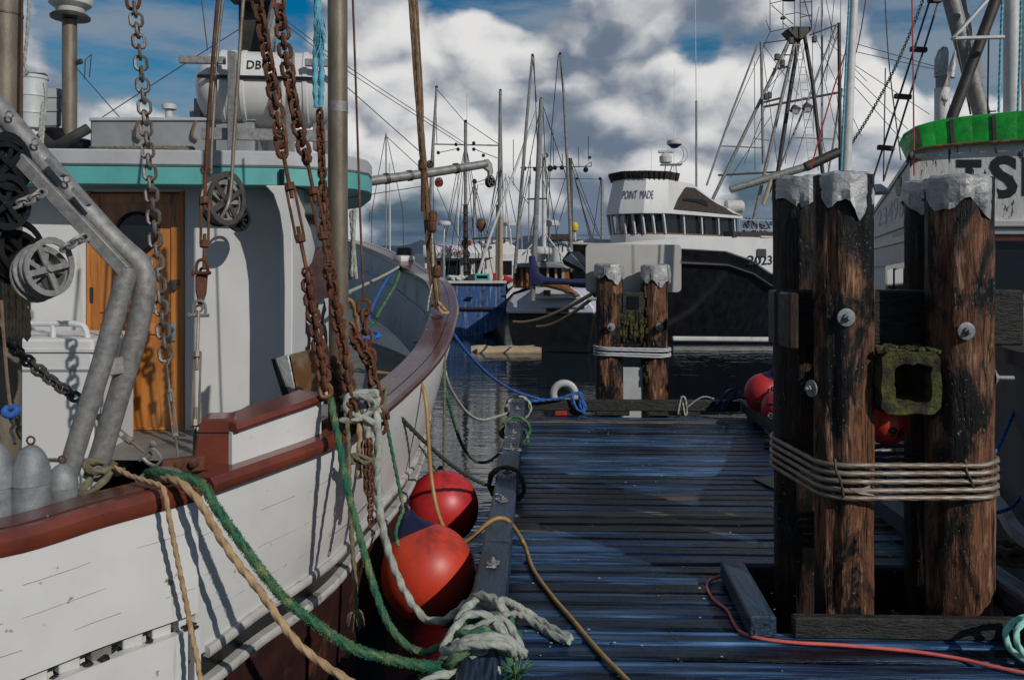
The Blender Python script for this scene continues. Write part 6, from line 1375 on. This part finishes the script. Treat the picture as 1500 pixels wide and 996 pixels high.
m = MB(); ring = [2.6, 3, 3.5, 4, 4.5, 5, 5.5, 6, 6.5, 7]; m.loft([[vis(k, .985, .0), vis(k, 1.0, .10) + V((0, 0, .2)), vis(k, 1.0, .06) + V((0, 0, .2)), vis(k, .99, -.04)] for k in ring], closed=True, capends=True); m.build('bridge_rim', m_brown, bp)
for k in [2.7 + .22 * i for i in range(20)]: m = MB(); a = vis(k, .985, .035); m.bar(a, vis(k, 1.0, .125) + V((0, 0, .2)), .035, .02); m.build('rim_rib', m_mastd, bp)
P27 = lambda x, y, D=24.2: P(x, y, D)
rd = P27(988, 212); radome(rd, .22, bp); m = MB(); m.lathe([(.08, -.10), (.2, 0)], rd, 14); m.build('radome_foot', m_navy, bp)
m = MB(); m.box(P27(975, 222.5), (.42, .09, .09), -.2); m.build('scanner_bar', m_oldwht, bp, bevel=.02)
m = MB(); m.lathe([(.06, -.15), (.17, -.1), (.18, .06), (.12, .12), (.05, .17)], P27(975, 233), 14); m.build('scanner_base', m_oldwht, bp)
m = MB(); m.box(P27(983, 241.5), (.58, .35, .035)); m.build('platform', m_grey, bp)
for a_ in (((975, 242), (972, 262)), ((985, 242), (978, 262)), ((990, 242), (992, 262))): spar('platform_leg', [P27(*q) for q in a_], .022, m_mast, bp, 6)
for rr_2, x0 in ((16, 990), (21, 992)):
    m = MB(); m.tube([P27(x0 + rr_2 * math.sin(t) * .75, 226 - 14 * math.cos(t), 24.2) for t in [math.pi * k / 10 for k in range(11)]], .018, 6); m.build('hoop', m_oldwht, bp)
spar('whip_antenna', [P27(987, 262), P27(987, 185)], .012, m_mastw, bp, 5); spar('whip_antenna', [P27(954, 258), P27(954, 216)], .01, m_mastw, bp, 5); spar('whip_antenna', [P27(987, 190), P27(988, 100)], .006, m_mastw, bp, 5)
spar('signal_mast', [P(1020, 280, 24.6), P(1020, 148, 24.6)], .05, m_mast, bp); spar('signal_whip', [P(1020, 150, 24.6), P(1018, -20, 24.6)], .018, m_mastw, bp, 6)
m = MB(); m.lathe([(.16, 0), (.20, .05), (.20, .5), (.14, .56)], P(1062, 303, 25.8), 14, Matrix.Rotation(R(90), 3, 'Y')); m.build('raft_drum', m_oldwht, bp)
GD = 26.5; g = lambda x, y, d=0: P(x, y, GD + d)
for pts, r, mt_, nm in (([(1160, 52), (1108, 160), (1040, 300)], .085, m_mast, 'gantry_leg'), ([(1166, 55), (1146, 140), (1102, 330)], .09, m_mast, 'gantry_leg'), ([(1171, 52), (1155, 150), (1138, 262)], .11, m_mastd, 'gantry_leg'), ([(1178, 50), (1190, 120), (1206, 262)], .10, m_mastd, 'gantry_leg'),
                        ([(1115, 62), (1118, 240)], .075, m_mast, 'side_post'), ([(1229, 34), (1231, 262)], .09, m_mastd, 'side_post'), ([(1110, 66), (1070, 170), (1035, 272)], .05, m_mast, 'stay_pole'), ([(1226, 36), (1186, 140), (1120, 300)], .055, m_mast, 'stay_pole'), ([(1234, 130), (1212, 262)], .05, m_mast, 'stay_pole'),
                        ([(1112, 152), (1144, 144)], .055, m_mastd, 'crossbar'), ([(1118, 157), (1228, 136)], .06, m_mastd, 'crossbar'), ([(1133, 102), (1154, 98)], .055, m_mastd, 'crossbar'), ([(1138, 81), (1170, 81)], .03, m_wire, 'crossbar'), ([(1056, 214), (1118, 217)], .035, m_mast, 'crossbar'), ([(1104, 203), (1126, 206)], .03, m_mast, 'crossbar'), ([(1164, 202), (1222, 204)], .03, m_mast, 'crossbar'), ([(1052, 257), (1160, 251)], .05, m_mastd, 'crossbar'),
                        ([(1115, 64), (1160, 58)], .03, m_mastd, 'top_arm'), ([(1186, 52), (1228, 36)], .035, m_mastd, 'top_arm')):
    spar(nm, [g(*q) for q in pts], r, mt_, bp, 10)
spar('fat_boom', [g(1070, 278, -.6), g(1180, 245, -.6), g(1226, 224, -.6)], [.11, .125, .13], m_mast, bp, 14); spar('boom_sleeve', [g(1180, 245, -.65), g(1228, 223, -.65)], .145, m_mastd, bp, 14)
for side in (0, 9): spar('ladder_rail', [g(1166 + side, 62, -.3), g(1175 + side * 1.25, 150, -.3), g(1186 + side * 1.4, 250, -.3)], .018, m_oldwht, bp, 5)
for k in range(17):
    y = 66 + k * 11; t = (y - 62) / 188; x = 1166 + 20 * t; m = MB(); m.tube([g(x, y, -.3), g(x + 9 + 3.6 * t, y, -.3)], .014, 5); m.build('ladder_rung', m_oldwht, bp)
m = MB(); m.slab([(1152, 43), (1160, 39), (1190, 39), (1190, 43), (1176, 58), (1166, 58)], Plane(1150, GD - .2, 1190, GD - .2), .6); m.build('crow_nest_floor', m_mastd, bp, bevel=.03)
for pts in ([(1129, 47), (1152, 42)], [(1128, 47), (1128, -5)], [(1147, 42), (1147, -5)], [(1164, 42), (1164, -5)], [(1173, 55), (1172, -5)], [(1189, 42), (1189, -5)], [(1128, 6), (1160, -2)], [(1150, 22), (1168, 19), (1190, 25)], [(1130, 8), (1162, 36)], [(1190, 22), (1172, 26)], [(1178, 0), (1189, 38)], [(1146, 33), (1156, 42)], [(1172, 4), (1189, 3)]):
    spar('nest_rail', [g(x, y, -.25) for x, y in pts], .022 if pts[0][0] < 1170 else .028, m_wire, bp, 6)
m = MB(); m.box(g(1157, -1, -.3), (.35, .2, .12)); m.build('nest_lamp', m_mastd, bp, bevel=.02); m = MB(); m.box(g(1147, 27, -.3), (.15, .12, .08)); m.build('nest_lamp', m_mastd, bp, bevel=.02)
for x, y in ((1165, 161), (1183, 158)): m = MB(); m.box(g(x, y, -.35), (.26, .2, .22), .3, Matrix.Rotation(.5, 3, 'Y')); m.build('work_lamp', m_mastd, bp, bevel=.02); m = MB(); m.box(g(x, y + 3, -.47), (.18, .02, .12)); m.build('lamp_glass', m_lens, bp)
for x, y in ((1138, 84), (1146, 93), (1122, 142), (1127, 140), (1193, 58), (1159, 60)): m = MB(); m.box(g(x, y, -.3), (.13, .14, .2)); m.build('fitting', m_wire, bp, bevel=.02)
rig(bp, [[g(x0, y0, .1), g(x1, y1, .1)] for x0, y0, x1, y1 in ((1116, 66, 1140, 250), (1229, 40, 1160, 250), (1205, -10, 1204, 110), (1222, 0, 1210, 120), (1240, 60, 1216, 240), (1190, 60, 1192, 200), (1150, 100, 1125, 130), (1130, 170, 1070, 260), (1213, 60, 1270, 120), (1200, 10, 1190, 60), (1122, 30, 1128, 46), (1168, 60, 1140, 250), (1105, 90, 1106, 250), (1171, 60, 1215, 250), (1158, 60, 1090, 240), (1118, 66, 1170, 140), (1230, 44, 1196, 140), (1206, 110, 1236, 240), (1145, 145, 1122, 240), (1226, 140, 1238, 250), (1190, 45, 1262, 200), (1129, 45, 1060, 200), (1208, -10, 1222, 60), (1232, -10, 1231, 34), (1180, 60, 1150, 240))], .010)
spar('far_post', [g(1204, 262, .4), g(1204, -20, .4)], .06, m_mastw, bp, 8)
for pts in ([(1083, 322), (1145, 324)], [(1083, 336), (1145, 338)], [(1083, 322), (1084, 344)], [(1110, 322), (1111, 344)], [(1136, 322), (1137, 344)]): spar('deck_rail', [P(x, y, 24.5) for x, y in pts], .02, m_oldwht, bp, 6)
spar('deck_pole', [P(1118, 300, 25.6), P(1130, 262, 25.6)], .10, m_tan, bp, 10)
rnd = random.Random(8); m = MB()
for k in range(40): a = P(1090 + rnd.random() * 40, 345 - rnd.random() * 20, 24.9); m.tube([a, a + V((rnd.uniform(-.2, .2), 0, rnd.uniform(-.1, .25)))], .018, 4)
m.build('deck_gear', m_wire, bp, kind='stuff')
wire('red line crossing beside the pale aqua pole', [P(1244, 60, 9), P(1215, 150, 9), P(1188, 246, 9)], .008, m_red)
# ================================================================ the boat on the right
br = T('fishing_boat', 'peeling white wheelhouse boat with a green canvas dodger and dark slate hull', 'fishing boat', (4.3, 8, ZW))
hs_ = [(2.80, 4.45), (2.84, 4.75), (3.06, 5.3), (3.24, 5.85), (3.62, 7.4), (4.15, 9.2), (4.95, 11.4), (6.0, 13.4), (7.4, 15.2)]
hp = cr([V((x, y, 1.2 - .06 * min(4, max(0, y - 5)) + (.12 * max(0, y - 10)))) for x, y in hs_], n=3)
axr = V((.36, .93, 0)).normalized()
def mirr(p): o = V((7.4, 15.2, 0)); d = V((p.x, p.y, 0)) - o; k = d.dot(axr); perp = d - axr * k; q = o + axr * k - perp; return V((q.x, q.y, p.z))
hn = [V((-(hp[min(i + 1, len(hp) - 1)] - hp[max(i - 1, 0)]).y, (hp[min(i + 1, len(hp) - 1)] - hp[max(i - 1, 0)]).x, 0)).normalized() for i in range(len(hp))]
def rb_(secf, nm, mt_, closed=False):
    for s_ in (0, 1):
        m = MB(); rows = []
        for i in range(len(hp)): q = secf(i); rows.append([mirr(p) for p in q] if s_ else q)
        m.loft(rows, closed=closed); m.build(nm, mt_, br, sharp=25)
def hsx(i):
    o = []; p = hp[i]
    for k in range(9):
        t = k / 8; z = p.z - t * (p.z - ZW) ; w = .02 - .16 * t ** 1.5
        q = p + hn[i] * w; o += [V((q.x, q.y, z)), V((q.x, q.y, z)) - hn[i] * .012 + V((0, 0, -.004)), V((q.x, q.y, z - .014)) - hn[i] * .012]
    return o
rb_(hsx, 'hull', m_slate)
rb_(lambda i: [hp[i] + hn[i] * .07 + V((0, 0, -.03)), hp[i] + hn[i] * .07 + V((0, 0, .05)), hp[i] - hn[i] * .12 + V((0, 0, .05)), hp[i] - hn[i] * .12 + V((0, 0, -.03))], 'gunwale', m_black, True)
rb_(lambda i: [hp[i] + hn[i] * .0 - V((0, 0, 1.0)), hp[i] + hn[i] * .06 - V((0, 0, 1.0)), hp[i] + hn[i] * .06 - V((0, 0, .93)), hp[i] - V((0, 0, .93))], 'rub_rail', m_ltgrey, True)
m = MB(); m.loft([[p - V((0, 0, .3)), mirr(p) - V((0, 0, .3))] for p in hp]); m.build('deck', m_grey, br)
m = MB(); q = [hp[0], V((hp[0].x + .1, hp[0].y + .1, ZW - .2))]; m.loft([q, [mirr(p) for p in q]]); m.build('transom', m_slate, br)
F1, F2 = Plane(1335, 8, 1500, 7.63), Plane(1335, 8, 1277, 14.8)
m = MB(); m.slab([(1333, 224), (1350, 217), (1400, 211), (1480, 206), (1760, 196), (1760, 322), (1333, 322)], F1, .08); m.build('dodger_board', m_peel, br)
m = MB(); m.slab([(1335, 224), (1325, 240), (1278, 315), (1278, 349), (1335, 328)], F2, .07); m.build('dodger_side', m_peel, br)
m = MB(); m.slab([(1337, 221), (1325, 237), (1277, 310), (1277, 316), (1326, 243), (1338, 226)], F2, .1, -.02); m.build('side_rim', m_black, br)
m = MB(); m.rect(1333, 322, 1760, 333, F1, .14, -.05); m.build('moulding', m_oldwht, br, bevel=.012)
m = MB(); m.rect(1333, 334, 1760, 344, F1, .10, -.02); m.build('head_board', m_ltgrey, br, bevel=.008)
m = MB(); m.rect(1333, 345, 1760, 353, F1, .06, 0); m.build('window_head', m_maroon, br)
m = MB(); m.rect(1333, 353, 1760, 432, F1, .03, .05); m.build('window_pane', m_glass, br)
for x in (1340, 1446, 1560, 1680): m = MB(); m.rect(x, 353, x + 12, 432, F1, .07, 0); m.build('window_post', m_maroon, br, bevel=.006)
m = MB(); m.rect(1333, 432, 1760, 441, F1, .12, -.04); m.build('window_sill', m_oldwht, br, bevel=.01)
m = MB(); m.rect(1333, 441, 1760, 468, F1, .06, 0); m.build('wall', m_oldwht, br)
m = MB(); m.rect(1333, 468, 1760, 585, F1, .06, -.03); m.build('lower_wall', m_grey, br)
m = MB(); m.slab([(1335, 342), (1277, 357), (1277, 366), (1335, 352)], F2, .12, -.02); m.build('eave', m_oldwht, br, bevel=.01)
m = MB(); m.slab([(1335, 352), (1277, 366), (1277, 392), (1335, 388)], F2, .08, 0); m.build('fascia', m_ltgrey, br, bevel=.006)
m = MB(); m.slab([(1335, 328), (1277, 349), (1277, 357), (1335, 342)], F2, .05, .03); m.build('broken_trim', m_peel, br)
m = MB(); m.slab([(1335, 388), (1277, 392), (1277, 440), (1335, 520)], F2, .08, .02); m.build('side_wall', m_peel, br)
m = MB(); m.slab([(1326, 384), (1297, 390), (1297, 424), (1326, 432)], F2, .05, -.02); w = m.build('side_window', m_maroon, br)
for x0, x1 in ((1300, 1308), (1311, 1323)): m = MB(); m.slab([(x1, 393), (x0, 396), (x0, 421), (x1, 426)], F2, .02, -.04); m.build('pane', m_glass, w)
m = MB(); a = F1.at(1335, 225, .1); bb_ = F1.at(1760, 225, .1)
ftp = [F1.at(1335, 0, .08), F1.at(1760, 0, .08), F1.at(1760, 0, .08) + V((1.6, 4.6, 0)), F2.at(1277, 0, .08)]
m.prism([V((p.x, p.y, .9)) for p in ftp], (0, 0, 1.1)); m.build('house_body', m_oldwht, br)
m = MB(); m.prism([V((p.x, p.y, 2.0)) for p in ftp], (0, 0, .06)); m.build('house_roof', m_grey, br)
def letter(ch, x0, x1, y0, y1, pl, mt_=m_ink): return text(ch, mt_, lambda x, y, z: pl.at(x0 + (x1 - x0) * x, y1 + (y0 - y1) * y, -.003 - z), br, 'letter', bold=.03)
letter('T', 1401, 1438, 234, 292, F1); letter('S', 1449, 1491, 228, 291, F1); letter('I', 1497, 1510, 230, 287, F1)
def num2(x, y, z): px = 1285 + 38 * x; yb = 333 - 22 * x ** 1.0 + 6 * x; return F2.at(px, yb - (22 + 14 * x) * y, -.004 - z)
text('23496', m_grey, num2, br, 'number', bold=.005)
m = MB(); m.slab([(1310, 266), (1319, 260), (1320, 284), (1313, 288)], F2, .01, -.012); m.build('letter', m_ink, br)
# green dodger of canvas panels
gt = [(1322, 232, 1318, 214), (1334, 221, 1326, 198), (1350, 216.5, 1342, 188), (1372, 213.5, 1366, 181), (1396, 211, 1393, 176), (1425, 209, 1423, 172.5), (1457, 207, 1455, 169.5), (1490, 205.5, 1489, 166), (1530, 204, 1530, 163), (1580, 202, 1580, 160)]
gt3 = [(F1.at(x0, y0 + 2, -.03) if x0 > 1330 else F2.at(1329, y0 + 6, -.04), F1.at(x1, y1, .02 if x1 > 1340 else .25)) for x0, y0, x1, y1 in gt]
for i in range(len(gt3) - 1):
    (a0, a1), (b0, b1) = gt3[i], gt3[i + 1]; m = MB(); rows = []
    for k in range(7):
        t = k / 6; lo_, hi_ = a0.lerp(b0, t), a1.lerp(b1, t); bul = math.sin(math.pi * t) ** .7
        rows.append([lo_ + (hi_ - lo_) * u + F1.n * (-.008 * bul * math.sin(math.pi * (.15 + .7 * u))) - F1.n * .02 for u in (0, .2, .4, .6, .8, 1)])
    m.loft(rows); m.build('canvas_panel', m_green, br, sharp=60)
    if i in (1, 3, 5, 7): m = MB(); m.bar(b0 - F1.n * .035, b1 - F1.n * .035, .03, .015, tuple(F1.n)); m.build('lacing', m_mastd, br)
m = MB(); m.tube([p[0] - F1.n * .04 for p in gt3], .014, 6); m.build('bottom_rope', m_rust, br); m = MB(); m.tube([p[1] for p in gt3], .02, 6); m.build('top_hem', m_green, br)
# stack, struts and mast of the right boat
def q9(x, y, D=8.2): return P(x, y, D * 1.13)
spar('stack', [q9(1380, 300), q9(1380, 130)], .078, m_peel, br, 20); spar('stack_collar', [q9(1381, 130), q9(1381, 112)], .072, m_galv, br, 20)
spar('stack_elbow', [q9(1378.5, 113), q9(1379, 88), q9(1382, 76), q9(1384, 70)], [.07, .07, .055, .03], m_flash, br, 20); spar('stack_flap', [q9(1392, 114), q9(1396, 95), q9(1399, 75)], [.05, .035, .01], m_flash, br, 12)
spar('strut', [q9(1390, 190, 7.9), q9(1396, 168, 7.9), q9(1470, -30, 7.9)], .057, m_mastd, br, 16); spar('strut', [q9(1388, -20, 8.3), q9(1438, 168, 8.3), q9(1444, 200, 8.3)], .088, m_galv, br, 16); spar('strut', [q9(1405, -10, 8.6), q9(1436, 115, 8.6)], .05, m_grey, br, 10)
m = MB(); m.bar(q9(1395, 58, 7.7), q9(1450, -4, 7.7), .06, .03); m.bar(q9(1395, 57, 7.7), q9(1470, 55, 7.7), .06, .03); m.build('bracket_frame', m_oldwht, br, bevel=.005)
spar('mast', [q9(1482, 200), q9(1482, -60)], .083, m_mastw, br, 24); spar('side_mast', [q9(1499, 200), q9(1499, -40)], .02, m_mast, br, 8)
rope('aqua halyard hanging beside the white mast on the right', [q9(1469, -10, 8.0), q9(1466, 60, 8.0), q9(1463, 165, 8.0)], .012, m_raqua); rope('aqua halyard near the right edge of the photo', [q9(1496, -10, 7.9), q9(1494, 80, 7.9), q9(1491, 165, 7.9)], .012, m_raqua)
wire('dark stay left of the white mast, hooked at its foot', [q9(1449, 20, 8.1), q9(1447, 155, 8.1), q9(1450, 163, 8.1), q9(1459, 163, 8.1)], .009, m_wire); wire('dark wire slanting behind the grey strut', [q9(1400, 60), q9(1422, 168)], .010, m_wire)
rt = T('ratline_ladder', 'wire rope ladder with wooden rungs rising to the top left of the green dodger', 'ladder', q9(1285, 265, 8.5))
for a_ in (((1364, -5), (1277, 268)), ((1377, -5), (1294, 266))): spar('side_wire', [q9(*q, 8.5) for q in a_], .012, m_wire, rt, 6)
for x, y in ((1345.5, 73), (1322.5, 142), (1297.5, 217)): m = MB(); m.bar(q9(x - 12, y - 1 if x > 1330 else y - 1, 8.45), q9(x + 12, y + 1, 8.45), .06, .055); m.build('rung', m_dark, rt, bevel=.008)
m = MB(); m.box(q9(1369, 1, 8.5), (.15, .06, .06)); m.build('top_plate', m_mastd, rt, bevel=.01)
chain('thin dark chain slanting left of the rope ladder', [q9(1354, -5, 8.8), q9(1335, 45, 8.8), q9(1305, 112, 8.8), q9(1272, 172, 8.8), q9(1246, 213, 8.8)], .046, .0052, m_wire)
ap = T('pole', 'tall pale pole with an aqua shaded side behind the near pilings', 'pole', q9(1239, 300, 7.6)); m = MB(); m.tube([q9(1237, 420, 7.6), q9(1239, 250, 7.6), q9(1246, 100, 7.6), q9(1252, -30, 7.6)], [.052, .05, .045, .042], 20); m.build('shaft', m_mastw, ap); m = MB(); m.rope([q9(1232, 250, 7.55), q9(1239, 100, 7.55), q9(1245, -20, 7.55)], .010, step=.03); m.build('halyard', m_raqua, ap, sharp=80)
for k, (l, pts) in enumerate((('dark stay slanting toward the green dodger', ((1296, -10), (1303, 100), (1320, 235))), ('straight red wire in front of the green dodger', ((1336, -10), (1338, 130), (1339, 258))), ('thin pole wire left of the rope ladder', ((1297, 100), (1294, 265))), ('dark stays crossing right of the pale aqua pole', ((1270, -10), (1256, 70), (1237, 120))))): wire(l, [q9(x, y, 6.9 if k == 1 else 8.6) for x, y in pts], .007, m_red if k == 1 else m_wire)
m = MB()
for y0, x1, y1 in ((64, 1370, 98), (76, 1370, 102), (96, 1362, 168), (112, 1330, 190), (128, 1325, 210)): m.tube([P(1252, y0, 14), P(x1, y1, 14)], .006, 4)
tag(m.build('far_stays', m_wire, kind='stuff'), None)
m = MB(); q = P(1286, 282, 8.4); m.lathe([(.10, -.02), (.12, .0), (.07, .05), (.03, .08)], q, 14); tag(m.build('deck_lamp', m_ltgrey), 'small grey lamp hood at the foot of the rope ladder', 'lamp')
